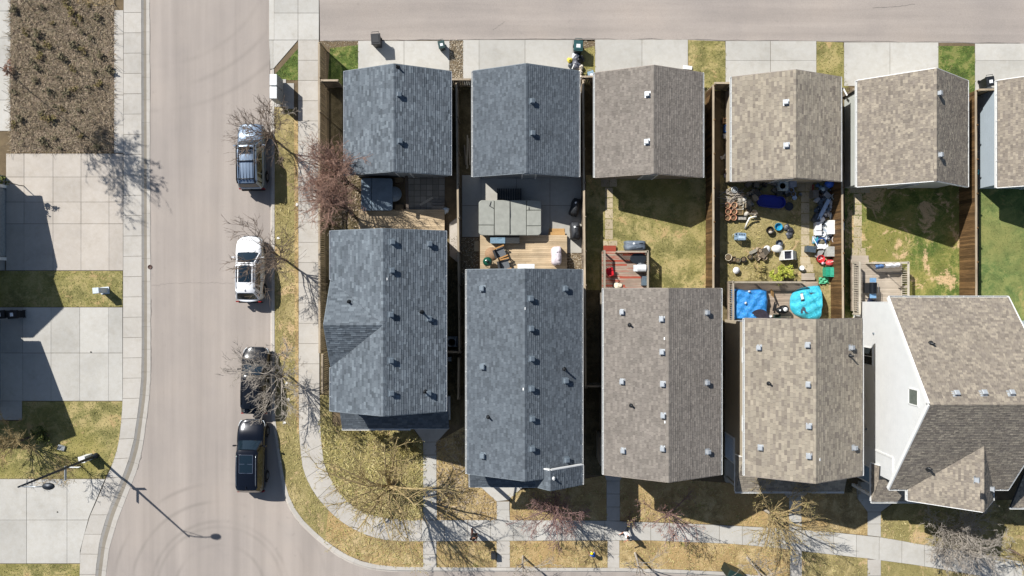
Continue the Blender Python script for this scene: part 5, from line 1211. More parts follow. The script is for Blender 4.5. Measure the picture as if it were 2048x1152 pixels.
    for sg in (0, 1):
        for i0, i1 in ((.6, 3.0), (3.25, 5.6), (5.9, 7.5)):
            def lerp_at(Lst, x):
                i = min(n-1, int(x)); return Vector(Lst[i]).lerp(Vector(Lst[i+1]), x-i)
            a0, a1, t0, t1 = lerp_at(B[sg], i0), lerp_at(B[sg], i1), lerp_at(T[sg], i0), lerp_at(T[sg], i1)
            q = [a0.lerp(t0,.1), a1.lerp(t1,.1), a1.lerp(t1,.88), a0.lerp(t0,.88)]; pane('side_window', q if sg == 0 else [q[1], q[0], q[3], q[2]])
        s = -1 if sg == 0 else 1; mm = MB(); mm.box((s*(hw+.09), Y(ws0+.07), belt+.02), (.2,.1,.15), taper=.85); mm.box((s*(hw-.01), Y(ws0+.07), belt-.02), (.1,.05,.05)); part('mirror', mm, pm, root)
        for f in (.46, .66): hm = MB(); hm.box((s*(hw*1.0+.012), Y(f), belt-.2), (.03,.2,.035)); part('door_handle', hm, pm, root)
        lm = MB(); lm.grid(4, 2, lambda u, v: (s*half(.012+.07*u)*(.985-.40*v*(1-u*.75)), Y(.006+.075*u)+.012*(1-u), zs(.012+.07*u)-.13+.125*v*(1-.2*u)+.012), 0, True, s > 0); part('headlight', lm, hlmat, root)
        tm_ = MB(); tm_.box((s*hw*.82, Y(1.0)+.03, boot-.24), (.2,.08,.26)); part('taillight', tm_, TAIL, root)
    gm = MB(); gm.box((0, Y(0)+.012, .66), (Wd*.5,.05,.22)); 
    for i in range(3): gm.box((0, Y(0)+.042, .6+i*.06), (Wd*.48,.02,.02), mi=1)
    part('grille', gm, [BLACKP, CHROME], root)
    bm_ = MB(); bm_.box((0, Y(1)-.02, .55), (Wd*.86,.1,.2)); part('bumper', bm_, BLACKP, root)
    wi = MB(); wi.bar((.1,yb0+.05,belt+.03), (-.45,yb0-.1,belt+.1), .03, .02); wi.bar((.5,yb0+.05,belt+.03), (0,yb0-.1,belt+.1), .03, .02); part('wiper', wi, BLACKP, root)
    aer = MB(); aer.box((0.02, Y(rt1-.04), zr+.07), (.05,.16,.07), taper=.4); part('antenna', aer, pm, root)
    if sunroof:
        f0, f1, xw = sunroof; sm = MB()
        sm.grid(4, 6, lambda u, v: (lambda p: (p[0], p[1], p[2]+.012))((lambda uu, vv: rp(uu, vv))(.5+(u-.5)*xw, (f0+(f1-f0)*v-ws1)/(rt1-ws1))), 0, True, True); so = part('sunroof', sm, CGLASS, root)
        if not glassroof:
            fr = MB(); X = wt*xw
            for a, b in (((-X,f0),(X,f0)),((-X,f1),(X,f1)),((-X,f0),(-X,f1)),((X,f0),(X,f1)),((-X,(f0+f1)/2),(X,(f0+f1)/2))): fr.bar((a[0],Y(a[1]),zr+.045),(b[0],Y(b[1]),zr+.045),.025,.02)
            part('sunroof_trim', fr, CHROME, so)
    if rails:
        for s in (-1,1):
            rm = MB(); x = s*wt*.88; rm.tube([(x,Y(ws1+.06),zr-.02),(x,Y(ws1+.09),zr+.06),(x,Y(rt1-.1),zr+.05),(x,Y(rt1-.06),zr-.02)], .022, 6); part('roof_rail', rm, CHROME if rails == 'chrome' else BLACKP, root)
    if rack:
        for s in (-1,1):
            rm = MB(); x = s*wt*.86; rm.tube([(x,Y(ws1+.01),zr),(x,Y(ws1+.05),zr+.13),(x,Y(rt1-.05),zr+.13),(x,Y(rt1),zr)], .05, 8); part('roof_rail', rm, BLACKP, root)
        for f in (ws1+.06, ws1+.25, rt1-.06):
            rm = MB(); rm.tube([(-wt*.86,Y(f),zr+.12),(wt*.86,Y(f),zr+.12)], .04, 8); part('cross_bar', rm, BLACKP, root)
        for i in range(5):
            rm = MB(); x = -wt*.6 + i*wt*.3; rm.bar((x,Y(ws1+.22),zr+.045),(x,Y(rt1-.03),zr+.045),.03,.03); part('roof_rib', rm, pm, ro)
    return root
S_SILVER = paint('silver_blue_paint', '#8494a6', .6, .28); S_WHITE = paint('white_paint', '#e2e3e4', 0, .3); S_BLACK = paint('black_paint', '#0e1013', .2, .2); S_NAVY = paint('blue_black_paint', '#0c0f18', .3, .2)
car('silver blue four wheel drive with a heavy black roof rack', (512,318), 4.55, 1.86, 1.86, S_SILVER, R(1.0), hood=1.1, belt=1.15, ws0=.27, ws1=.36, rt1=.94, rt0=.985, roofw=.76, square=.22, rack=True, boot=1.1, sunroof=(.39,.5,.62))
car('white crossover with a dark glass roof', (508,539), 4.6, 1.9, 1.66, S_WHITE, R(-.5), hood=1.02, belt=1.1, ws0=.25, ws1=.405, rt1=.86, rt0=.965, roofw=.72, square=.85, sunroof=(.415,.70,.9), glassroof=True, rails='chrome')
car('black vehicle under the pale twigged bare tree', (519,758), 4.6, 1.88, 1.7, S_BLACK, R(-1.2), hood=1.04, belt=1.12, ws0=.25, ws1=.4, rt1=.9, rt0=.975, roofw=.74, square=.35, rails=True)
car('large blue black vehicle with chrome framed sunroof, last in the row', (512,906), 5.0, 1.96, 1.8, S_NAVY, R(-.6), hood=1.12, belt=1.2, ws0=.27, ws1=.38, rt1=.93, rt0=.98, roofw=.77, square=.3, sunroof=(.44,.69,.62), rails='chrome')
# ================================================================ STREET FURNITURE AND BINS
METAL_D = plain('#2b3036', .45, .4); METAL_G = plain('#8b9196', .35, .7); WHITE_M = plain('#dcdedd', .45, var=.05); GREY_M = plain('#9aa0a3', .5, var=.08); BLACK = plain('#131416', .55); CHAR = plain('#232529', .7)
# street lamp with its arm and two name blades
root = thing('street_lamp', 'tall dark street lamp leaning over the lowest driveway, its shadow long on the street', 'street lamp', P(193,911,.1))
mb = MB(); mb.tube([(0,0,0),(0,0,.5),(0,0,4),(0,0,7.7)], [.13,.1,.08,.055], 12); part('pole', mb, METAL_D, root)
mb = MB(); mb.lathe([(.2,0),(.2,.1),(.14,.16),(.13,.5)], 12); part('base', mb, METAL_D, root)
mb = MB(); mb.tube([(0,0,7.55),(.4,.02,7.72),(1.0,.04,7.8),(1.6,.05,7.78)], .035, 8); mb.tube([(0,0,7.1),(.5,.02,7.4),(1.0,.04,7.78)], .02, 6); part('arm', mb, METAL_G, root)
mb = MB(); mb.lathe([(.0001,-.09),(.2,-.06),(.26,0),(.22,.08),(.0001,.12)], 14, (1.85,.06,7.76), sx=1.5, sy=.85); part('lamp_head', mb, METAL_D, root)
mb = MB(); mb.box((.3,-.02,3.1), (.95,.03,.2)); part('name_blade', mb, WHITE_M, root); mb = MB(); mb.box((-.02,-.35,3.35), (.03,.95,.2)); part('name_blade', mb, GREY_M, root)
mb = MB(); mb.box((0,0,.45), (.42,.4,.9)); mb.box((0,0,.93), (.46,.44,.06)); mb.box((.215,0,.45), (.02,.3,.7))
solo('utility_pedestal', mb, WHITE_M, 'small white utility box beside the street lamp foot', 'utility box', P(180,913,.1), .1)
mb = MB(); mb.box((0,0,.55), (.42,.36,1.1)); mb.box((0,0,1.13), (.46,.42,.08), taper=.9); mb.box((.215,0,.6), (.02,.28,.7)); mb.box((0,0,.04), (.6,.5,.08))
solo('utility_pedestal', mb, plain('#c3cbd1', .45), 'pale grey utility pedestal on the grass strip between the left driveways', 'utility box', P(211,581,.1), R(5))
# community mailbox, two cabinets side by side
for i, (y0, y1, lb) in enumerate(((161,184,'upper cabinet of the white community mailbox pair by the kerb'),(185,210,'lower cabinet of the white community mailbox pair by the kerb'))):
    a = P(549,y1,.13); b = P(571,y0,.13); c = (a+b)/2; W_, D_ = .42, abs(b.y-a.y)*.96; root = thing('mailbox_cabinet', lb, 'mailbox', (P(562,0,.1).x, c.y, .12), group='community mailboxes')
    mb = MB(); mb.box((0,0,.85), (W_+.02,D_,1.3)); mb.box((0,0,.1), (W_*.7,D_*.7,.2)); part('cabinet', mb, GREY_M, root)
    mb = MB(); mb.box((0,0,1.54), (W_+.08,D_+.0,.08), taper=.94); part('lid', mb, WHITE_M, root)
    for r_ in range(5):
        for q in range(3):
            mb = MB(); mb.box((W_/2+.016, (q-1)*D_*.31, .38+r_*.24), (.014,D_*.28,.21)); mb.box((W_/2+.026, (q-1)*D_*.31+.06, .38+r_*.24), (.01,.03,.03)); part('locker_door', mb, plain('#8f9599', .4), root)
mb = MB(); mb.box((0,0,.12), (.22,.18,.24)); mb.box((0,0,.25), (.24,.2,.03)); solo('newspaper_stack', mb, plain('#c4b48d', .7), 'small tan block on the grass at the mailbox foot', 'block', P(565,221,.1), .1)
# wheeled bins
def bin_(label, at, rz, col, lidc, s=1.0, sticker=True, openlid=False, group='wheeled bins'):
    root = thing('wheeled_bin', label, 'bin', P(*at, .12), rz, group); k = s; body = plain(col, .5); ld = plain(lidc, .45)
    mb = MB(); mb.box((0,0,.5*k), (.5*k,.58*k,.92*k), taper=1.18); mb.box((0,0,.97*k), (.66*k,.76*k,.05*k)); part('body', mb, body, root)
    mb = MB(); mb.box((0,-.01,1.02*k), (.64*k,.76*k,.05*k), taper=.95); mb.box((0,-.02,1.06*k), (.5*k,.56*k,.03*k), taper=.9); l = part('lid', mb, ld, root)
    mb = MB(); mb.tube([(-.24*k,.42*k,.98*k),(-.24*k,.5*k,1.0*k),(.24*k,.5*k,1.0*k),(.24*k,.42*k,.98*k)], .02*k, 6); part('handle', mb, ld, root)
    for sg in (-1,1):
        mb = MB(); q = MB(); q.lathe([(.04,-.03),(.11*k,-.03),(.12*k,0),(.11*k,.03),(.04,.03)], 14); mb.add([(sg*.27*k+v[2], .26*k+v[0], .12*k+v[1]) for v in q.v], q.f); part('wheel', mb, BLACK, root)
    if sticker: mb = MB(); mb.box((0,-.04*k,1.079*k), (.28*k,.24*k,.004)); part('sticker', mb, plain('#d6d9da', .5, var=.3), l)
    return root
bin_('black wheeled bin in the middle of the first lane driveway', (757,88), R(4), '#15171a', '#1b1d20', 1.0, False)
bin_('small dark green wheeled bin at the corner of the first lane driveway', (885,96), R(12), '#1c2a2b', '#26403f', .72)
bin_('large dark green wheeled bin with a white lid panel beside the garbage bags', (1154,101), R(-3), '#16292a', '#23494a', 1.0)
bin_('pale lidded green bin between the second and third garages', (1180,155), R(18), '#1f2f2c', '#8097a5', .7)
bin_('black wheeled bin on the grass near the upper right corner', (1963,170), R(8), '#17191c', '#1d1f23', .9)
bin_('black wheeled bin nearer the street beside the lower left driveway', (44,628), R(-86), '#111316', '#15171a', .9)
bin_('black wheeled bin nearer the left house wall beside the lower driveway', (19,628), R(-86), '#111316', '#15171a', .9)
# bags
def bag(label, at, r, h, col, seed, z=.11, sx=1, rz=0, name='garbage_bag', cat='bag', rough=.35, group=None):
    rg = random.Random(seed); mb = MB(); n, k = 16, 9; ph = [rg.uniform(0,6.28) for _ in range(6)]
    b = len(mb.v)
    for i in range(k+1):
        t = i/k; rr = r*(math.sin(math.pi*min(1,t*.93+.07))**.6)*(1 if t < .8 else 1-.6*(t-.8)/.2); zz = h*t
        for j in range(n):
            a = 6.283*j/n; w_ = 1+.12*math.sin(3*a+ph[0]+t*2)+.08*math.sin(5*a+ph[1]-t*4)+.06*math.sin(9*a+ph[2]+t*7); mb.v.append((math.cos(a)*rr*w_*sx, math.sin(a)*rr*w_, zz*(1+.08*math.sin(2*a+ph[3]))))
    for i in range(k):
        for j in range(n): mb.f.append([b+i*n+j, b+i*n+(j+1)%n, b+(i+1)*n+(j+1)%n, b+(i+1)*n+j]); mb.m.append(0); mb.smooth.append(True)
    mb.f.append([b+k*n+j for j in range(n)]); mb.m.append(0); mb.smooth.append(True)
    mb.lathe([(r*.1,h*.98),(r*.06,h*1.08),(r*.16,h*1.2)], 7)
    return solo(name, mb, plain(col, rough, var=.25), label, cat, P(*at, z), rz, group)
GB = 'garbage pile by the big green bin'
bag('white grey garbage bag on top of the pile by the large green bin', (1150,115), .26, .5, '#c9c9cf', 1, group=GB); bag('yellow bag at the left end of the garbage pile by the green bin', (1139,122), .2, .32, '#c9b64a', 2, group=GB)
bag('dark grey torn bag in the garbage pile by the second garage corner', (1152,131), .34, .4, '#55565e', 3, group=GB); bag('black bag wedged under the large green bin', (1160,121), .3, .45, '#1a1b1f', 4, group=GB)
bag('pinkish white bag right of the pile by the green bin', (1161,117), .17, .3, '#d5c6c2', 5, group=GB); bag('dark bag by the second garage corner under the white stick', (1143,133), .24, .3, '#33373c', 6, group=GB)
def board(label, a, b, wd, z, col, name='board', cat='board', th=.04, tilt=0):
    mb = MB(); p, q = P(*a, z), P(*b, z+tilt); c = p.lerp(q, .5); mb.bar(p-c, q-c, wd, th); return solo(name, mb, plain(col, .6), label, cat, c)
board('white stick lying across the garbage pile by the second garage', (1150,124), (1144,138), .06, .42, '#dddcd8', 'stick', 'stick')
for i, (x, y, r, lb) in enumerate(((1161,136,.2,'upper cream bag squeezed along the second garage wall'),(1160,146,.18,'middle cream bag along the second garage wall'),(1160,157,.17,'lower cream bag along the second garage wall'))): bag(lb, (x,y), r, .35, '#cfc3b2', 10+i, group=GB)
board('white plank leaning by the second garage, in the dark gap', (1158,186), (1166,185), .08, .9, '#cfc8bb', 'plank', 'plank')
board('white plank lying beside the tan garage wall on the grass', (1457,168), (1460,178), .1, .3, '#d9d9d5', 'plank', 'plank')
board('white plank leaning against the steep roofed garage corner', (1686,176), (1694,191), .1, 1.2, '#dfdfdb', 'plank', 'plank')
board('white painted board on the grass by the third garage corner', (1366,134), (1384,136), .25, .2, '#e2e2de')
bag('teal and white bag by the pale blue garage wall', (1958,345), .22, .25, '#5fb6c4', 21, rough=.4); bag('clear plastic bag on the ground right of the first deck', (891,421), .26, .3, '#b9c6cf', 22, rough=.2)
for i in range(4): board(('thin timber offcut, longest of those lying in the gap beside the second garage','timber offcut leaning right in the gap beside the second garage','short timber offcut at the lower end of the gap beside the second garage','dark timber offcut at the upper end of the gap beside the second garage')[i], ((935,270),(937,276),(931,310),(929,290))[i], ((934,338),(940,330),(936,336),(932,330))[i], .09, .12+i*.03, ('#b3a58e','#a89a84','#9f927d','#7d7263')[i], 'timber_offcut', 'timber')
# heat pump beside the corner house
root = thing('air_conditioner', 'grey air conditioner with round fan in the shade right of the corner house', 'air conditioner', P(905,683,.1))
mb = MB(); mb.box((0,0,.35), (.62,.62,.6)); mb.box((0,0,.03), (.75,.75,.06)); part('casing', mb, GREY_M, root)
mb = MB(); mb.lathe([(.26,.66),(.26,.68),(.2,.69),(.2,.66)], 18); mb.lathe([(.25,.655),(.0001,.656)], 18, mi=1); part('fan_grille', mb, [METAL_D, BLACK], root)
mb = MB(); mb.box((0,0,.3), (.35,.3,.5)); solo('electric_box', mb, GREY_M, 'small dark meter box below the air conditioner by the corner house', 'box', P(899,717,.1))
# dark ribbed cabinet at the lower kerb
root = thing('kerb_cabinet', 'dark green ribbed cabinet at the lower kerb, cut by the bottom edge', 'cabinet', P(1461,1133,.1), R(-24))
mb = MB(); mb.box((0,-.15,.75), (1.15,.55,1.5)); part('casing', mb, plain('#15221f', .45), root)
for i in range(4): mb = MB(); mb.box((-.43+i*.288,.135,.78), (.26,.025,1.36)); part('locker_door', mb, plain('#1c2c28', .4), root)
mb = MB(); mb.box((0,-.15,1.53), (1.25,.66,.07), taper=.95); part('lid', mb, plain('#223430', .4), root)
mb = MB(); mb.box((0,0,.25), (.28,.4,.5), taper=1.1); mb.box((0,0,.52), (.33,.45,.05)); solo('recycling_box', mb, CHAR, 'small black box on the boulevard beside the second walk strip', 'box', P(987,1107,.1), .05)
mb = MB(); mb.box((0,0,.06), (.5,.36,.12)); solo('stone', mb, plain('#8b8f8f', .8), 'flat grey stone in the shaded lower left lawn', 'stone', P(124,895,.1), -.3)

# ================================================================ YARD ONE
def cover_box(name, label, cat, box, z, h, col, rad=.25, seams=(), group=None, seam_col='#1a1c1f', crown=.05, skirt=True, z0=.11):
    """rounded slab cover over a tub: panels each a part; seams are x or y fractions"""
    a, b = P(box[0],box[3],z), P(box[2],box[1],z); c = (a+b)/2; W_, D_ = b.x-a.x, b.y-a.y; root = thing(name, label, cat, (c.x,c.y,z0), group=group); zz = z - z0
    def outline(w_, d_, r):
        o = []
        for sx, sy, st in ((1,1,0),(-1,1,90),(-1,-1,180),(1,-1,270)):
            for i in range(6): t = R(st+i*18); o.append((sx*(w_/2-r)+r*math.cos(t), sy*(d_/2-r)+r*math.sin(t)))
        return o
    mb = MB(); mb.prism(outline(W_*.97,D_*.96,rad), 0, zz-.12); part('shell', mb, plain('#3b3530', .6), root)
    return root, W_, D_, zz, outline
def panel(root, poly, z0, z1, mat, name='cover_panel', bev=.03):
    mb = MB(); n = len(poly); inn = inset(poly, bev)
    A = sum(poly[i][0]*poly[(i+1)%n][1]-poly[(i+1)%n][0]*poly[i][1] for i in range(n))
    if A < 0: poly, inn = poly[::-1], inn[::-1]
    vs = [(x,y,z0) for x,y in poly]+[(x,y,z1-bev) for x,y in poly]+[(x,y,z1) for x,y in inn]
    mb.add(vs, [(i,(i+1)%n,n+(i+1)%n,n+i) for i in range(n)]+[(n+i,n+(i+1)%n,2*n+(i+1)%n,2*n+i) for i in range(n)]+[tuple(range(2*n,3*n))]); return part(name, mb, mat, root)
def clip_rect(poly, x0, x1, y0, y1):
    for ax, lim, s in ((0,x0,1),(0,x1,-1),(1,y0,1),(1,y1,-1)):
        out = []
        for i in range(len(poly)):
            p, q = poly[i], poly[(i+1)%len(poly)]; dp, dq = (p[ax]-lim)*s, (q[ax]-lim)*s
            if dp >= 0: out.append(p)
            if dp*dq < 0: t = dp/(dp-dq); out.append((p[0]+(q[0]-p[0])*t, p[1]+(q[1]-p[1])*t))
        poly = out
    return poly
VINYL_G = plain('#8f9088', .5, var=.1, scale=3); VINYL_B = plain('#6b7a86', .45, var=.15, scale=3)
root, W_, D_, zz, ol = cover_box('hot_tub', 'hot tub with folding blue grey cover beside the larches', 'hot tub', (722,356,785,421), .95, 0, '#888', .2)
o = ol(W_, D_, .2)
for x0, x1 in ((-W_/2,-W_*.17),(-W_*.16,W_/2)): panel(root, clip_rect(o, x0, x1, -D_, D_), zz-.12, zz, VINYL_B)
root = thing('patio_table', 'round grey table in the shade beside the hot tub', 'table', P(792,391,.13)); mb = MB(); mb.lathe([(.0001,.72),(.52,.72),(.53,.74),(.52,.76),(.0001,.765)], 24); part('table_top', mb, plain('#6d7880', .3), root)
for k in range(4): a = .8+k*1.57; mb = MB(); mb.tube([(math.cos(a)*.4,math.sin(a)*.4,0),(math.cos(a)*.2,math.sin(a)*.2,.72)], .02, 6); part('leg', mb, METAL_D, root)
board('dark timber beam standing over the shaded pavers of the first yard', (813,352), (815,419), .18, 1.2, '#4d4237', 'pergola_beam', 'beam', .12)
for y, lb in ((362,'upper square planter beside the hot tub'),(416,'lower square planter beside the hot tub')):
    mb = MB(); mb.box((0,0,.2), (.62,.42,.4)); mb.box((0,0,.39), (.54,.34,.03), mi=1); solo('planter_box', mb, [plain('#5a4a3c', .8), SOIL], lb, 'planter', P(800,y,.13), group='planters in the first yard')
board('pale board lying on the shaded pavers of the first yard', (840,410), (866,395), .16, .14, '#a89f8f')
for i in range(3): board(('top tread of the dark steps at the first deck','middle tread of the dark steps at the first deck','bottom tread of the dark steps at the first deck')[i], (863,402+i*6), (889,402+i*6), .18, .2+i*.1, '#6f6a62', 'step_tread', 'step')
# ================================================================ YARD TWO
root, W_, D_, zz, ol = cover_box('swim_spa', 'long swim spa with a grey cover strapped in panels', 'swim spa', (957,400,1083,471), 1.15, 0, '#888', .3)
o = ol(W_, D_, .3); xs = (-W_/2, -W_*.247, .0, W_*.262, W_/2)
for i in range(4):
    rows = {0: (-D_/2, -D_*.21, D_/2), 1: (-D_/2, D_/2), 2: (-D_/2, D_/2), 3: (-D_/2, -D_*.23, D_*.21, D_/2)}[i]
    for j in range(len(rows)-1): panel(root, clip_rect(o, xs[i]+.015, xs[i+1]-.015, rows[j]+.012, rows[j+1]-.012), zz-.14, zz+(.03 if i in (1,2) else 0), VINYL_G)
for pts in (((-W_*.30,D_*.46,zz+.02),(-W_*.325,D_*.33,zz+.04),(-W_*.255,D_*.26,zz+.04),(-W_*.325,D_*.33,zz+.03)), ((W_*.3,D_*.3,zz+.03),(W_*.3,D_*.22,zz+.03)), ((0,D_*.45,zz+.05),(.02,.1,zz+.06),(-.01,-.1,zz+.06),(.01,-D_*.45,zz+.05))):
    mb = MB(); mb.tube(pts, .022, 6); part('strap', mb, CHAR, root)
def slat_step(label, box, z, col):
    a, b = P(box[0],box[3],z), P(box[2],box[1],z); root = thing('spa_steps', label, 'steps', ((a.x+b.x)/2,(a.y+b.y)/2,.12), group='dark slatted spa steps'); n = 14; W_, D_ = b.x-a.x, b.y-a.y
    for j in range(2):
        for i in range(n): mb = MB(); mb.box((-W_/2+(i+.5)*W_/n, (j-.5)*D_*.5, z-.12-j*.0 if j == 0 else z-.3), (W_/n*.62, D_*.48, .05)); part('tread_slat', mb, plain(col, .6), root)
    for x in (-W_/2+.03, W_/2-.03): mb = MB(); mb.box((x,0,z/2-.15), (.05,D_,z-.2)); part('side_panel', mb, plain(col, .6), root)
slat_step('dark slatted steps above the swim spa, in the garage shade', (994,376,1043,404), .7, '#2b2e31'); slat_step('dark slatted steps between the swim spa and the deck', (1011,463,1039,487), .95, '#34383b')
mb = MB(); mb.box((0,0,.28), (1.0,.36,.5)); mb.box((0,0,.55), (1.06,.42,.05), taper=.95); mb.box((.1,.16,.58), (.3,.03,.03)); solo('deck_box', mb, plain('#6f8796', .4), 'blue grey storage box on the deck edge below the swim spa', 'storage box', P(996,482,.45))
def draped(label, at, W_, D_, H, z, col, rz, seed, name='covered_grill', cat='grill', lump=True, group=None):
    rg = random.Random(seed); root = thing(name, label, cat, P(*at, z), rz, group); ph = [rg.uniform(0,6.28) for _ in range(5)]; mb = MB(); n, k = 28, 8
    for i in range(k+1):
        t = i/k; s = 1.06-.06*t if t < .7 else 1.02*math.sqrt(max(0,1-((t-.7)/.3)**2*.93))
        for j in range(n):
            a = 6.283*j/n; ca, sa = math.cos(a), math.sin(a); e = 1/max(abs(ca),abs(sa))**.75; f = s*(1+.05*math.sin(7*a+ph[0])*(1-t)+.03*math.sin(4*a+ph[1])); mb.v.append((ca*e*f*W_/2*.93, sa*e*f*D_/2*.93, H*t*(1+.05*math.sin(2*a+ph[2])*t)))
    for i in range(k):
        for j in range(n): mb.f.append([i*n+j, i*n+(j+1)%n, (i+1)*n+(j+1)%n, (i+1)*n+j]); mb.m.append(0); mb.smooth.append(True)
    mb.f.append([k*n+j for j in range(n)]); mb.m.append(0); mb.smooth.append(True)
    part('cover', mb, plain(col, .6, var=.25), root)
    for sg in (-1,1): mb = MB(); mb.tube([(0,sg*D_*.2,H*1.0),(W_*.16,sg*D_*.22,H*1.03),(W_*.3,sg*D_*.2,H*.94)], .022, 6); part('handle', mb, plain(col, .5), root)
    mb = MB(); mb.box((-W_*.1,D_*.18,H*1.012), (.13,.13,.006), .5); part('label_patch', mb, WHITE_M, root)
    return root
draped('upper of two black covered grills by the fence of the patio yard', (1149,416), .65, 1.25, 1.1, .12, '#26282b', R(-14), 1, group='black covered grills'); draped('lower of two black covered grills by the fence of the patio yard', (1149,463), .7, 1.3, 1.1, .12, '#2b2d31', R(4), 2, group='black covered grills')
draped('pale pink white covered grill at the right end of the deck', (1112,512), .72, 1.35, 1.05, .45, '#cfc4c8', 0, 3)
# armchairs
def armchair(label, at, rz):
    root = thing('armchair', label, 'chair', P(*at, .45), rz, 'deck armchairs'); tm = plain('#a77c48', .6); cu = plain('#5b5f63', .8); dk = plain('#2a2c2e', .8)
    mb = MB(); mb.box((0,0,.36), (.58,.62,.16)); part('seat', mb, cu, root); mb = MB(); mb.bar((-.33,0,.35),(-.45,0,.85), .6, .14, up=(1,0,0)); part('backrest', mb, dk, root)
    for sg in (-1,1): mb = MB(); mb.box((0,sg*.37,.6), (.75,.09,.045)); part('armrest', mb, tm, root)
    for sx in (-1,1):
        for sy in (-1,1): mb = MB(); mb.box((sx*.32,sy*.37,.29), (.06,.06,.58)); part('leg', mb, tm, root)
armchair('upper wooden armchair with grey cushions on the deck', (1002,505), R(22)); armchair('lower wooden armchair with grey cushions on the deck, nearest the house', (1010,529), R(14))
root = thing('egg_grill', 'green egg shaped charcoal grill on the deck corner', 'grill', P(976,524,.45)); gm = plain('#174a3a', .25, coat=.5, bmp=0)
mb = MB(); mb.lathe([(.12,.35),(.28,.5),(.33,.72)], 20); part('base', mb, gm, root); mb = MB(); mb.lathe([(.335,.74),(.32,.86),(.24,.98),(.1,1.05),(.0001,1.06)], 20); part('lid', mb, gm, root)
mb = MB(); mb.lathe([(.08,1.04),(.09,1.12),(.0001,1.13)], 12); part('chimney_cap', mb, BLACK, root)
for k in range(3): a = k*2.09; mb = MB(); mb.tube([(math.cos(a)*.34,math.sin(a)*.34,0),(math.cos(a)*.24,math.sin(a)*.24,.5)], .02, 6); part('leg', mb, METAL_D, root)
mb = MB(); mb.lathe([(.0001,.0),(.48,.0),(.48,.012),(.0001,.014)], 24); solo('grill_mat', mb, plain('#8f7358', .8), 'round tan mat beside the green egg grill', 'mat', P(983,508,.455))
mb = MB(); mb.grid(6, 3, lambda u, v: ((u-.5)*1.2, (v-.5)*.36, .012+.01*math.sin(u*9)*math.sin(v*5))); solo('door_mat', mb, plain('#d9d9d4', .7), 'white mat on the deck against the second house', 'mat', P(1052,533,.455))
# ================================================================ YARD THREE
draped('grey half round covered grill table beside the red deck', (1268,492), 1.55, .75, .8, .11, '#5e6873', 0, 5, 'covered_table', 'table')
root = thing('glass_table', 'round glass table with wire legs on the red deck', 'table', P(1273,518,.6)); mb = MB(); mb.lathe([(.0001,.66),(.5,.66),(.5,.68),(.0001,.685)], 24, sx=1.1, sy=.75); part('table_top', mb, plain('#3b434c', .08, spec=.7), root)
mb = MB(); mb.lathe([(.5,.655),(.525,.67),(.5,.69)], 24, sx=1.1, sy=.75); part('rim', mb, METAL_D, root)
for k in range(4): a = .6+k*1.57; mb = MB(); mb.tube([(math.cos(a)*.5,math.sin(a)*.38,0),(math.cos(a)*.2,math.sin(a)*.15,.3),(math.cos(a)*.4,math.sin(a)*.3,.66)], .016, 6); part('leg', mb, METAL_D, root)
def grill(label, at, z, rz, lidc, shelfc, W_=1.2, name='grill', open_=False):
    root = thing(name, label, 'grill', P(*at, z), rz); mb = MB(); mb.box((0,0,.45), (W_*.5,.46,.75)); part('cart', mb, CHAR, root); mb = MB()
    q = [(math.cos(t)*.26, math.sin(t)*.22) for t in [math.pi*i/8 for i in range(9)]]
    for i in range(8): mb.quad((-W_*.27,q[i][0],.88+q[i][1]),(W_*.27,q[i][0],.88+q[i][1]),(W_*.27,q[i+1][0],.88+q[i+1][1]),(-W_*.27,q[i+1][0],.88+q[i+1][1]))
    for sg in (-1,1): mb.add([(sg*W_*.27,a,.88+b) for a,b in q], [tuple(range(9))])
    part('lid', mb, lidc, root)
    for sg in (-1,1): mb = MB(); mb.box((sg*W_*.39,0,.86), (W_*.22,.44,.04)); part('side_shelf', mb, shelfc, root)
    mb = MB(); mb.tube([(-W_*.2,-.27,.95),(-W_*.2,-.33,.95),(W_*.2,-.33,.95),(W_*.2,-.27,.95)], .014, 6); part('handle', mb, METAL_G, root)
    for i in range(4): mb = MB(); mb.box((-W_*.18+i*W_*.12,-.25,.76), (.05,.05,.05)); part('knob', mb, METAL_G, root)
    for sx in (-1,1):
        for sy in (-1,1): mb = MB(); mb.box((sx*W_*.23,sy*.2,.06), (.05,.05,.12)); part('caster', mb, BLACK, root)
    return root
grill('white lidded grill on the red deck by the right railing', (1278,537), .6, R(180), plain('#d3d5d6', .3), plain('#c4c8ca', .35), 1.1)
def bucket_chair(label, at, z, rz, col):
    root = thing('plastic_chair', label, 'chair', P(*at, z), rz); m = plain(col, .35, bmp=0)
    mb = MB(); mb.grid(8, 6, lambda u, v: ((u-.5)*.5, (v-.5)*.48, .42-.05*math.sin(math.pi*u)), 0, True); part('seat', mb, m, root)
    mb = MB(); mb.grid(10, 5, lambda u, v: (-.25+.12*math.cos((u-.5)*3.1)*-1+.1, math.sin((u-.5)*3.1)*.27, .42+v*.42*math.cos((u-.5)*2.2)), 0, True); part('backrest', mb, m, root)
    for sg in (-1,1): mb = MB(); mb.tube([(-.2,sg*.26,.6),(.05,sg*.28,.64),(.22,sg*.26,.6),(.24,sg*.25,.4)], .025, 6); part('armrest', mb, m, root)
    for sx in (-1,1):
        for sy in (-1,1): mb = MB(); mb.tube([(sx*.25,sy*.25,0),(sx*.2,sy*.2,.42)], .022, 6); part('leg', mb, m, root)
bucket_chair('bright red plastic chair on the red deck by the left railing', (1218,544), .6, R(10), '#b8121f')
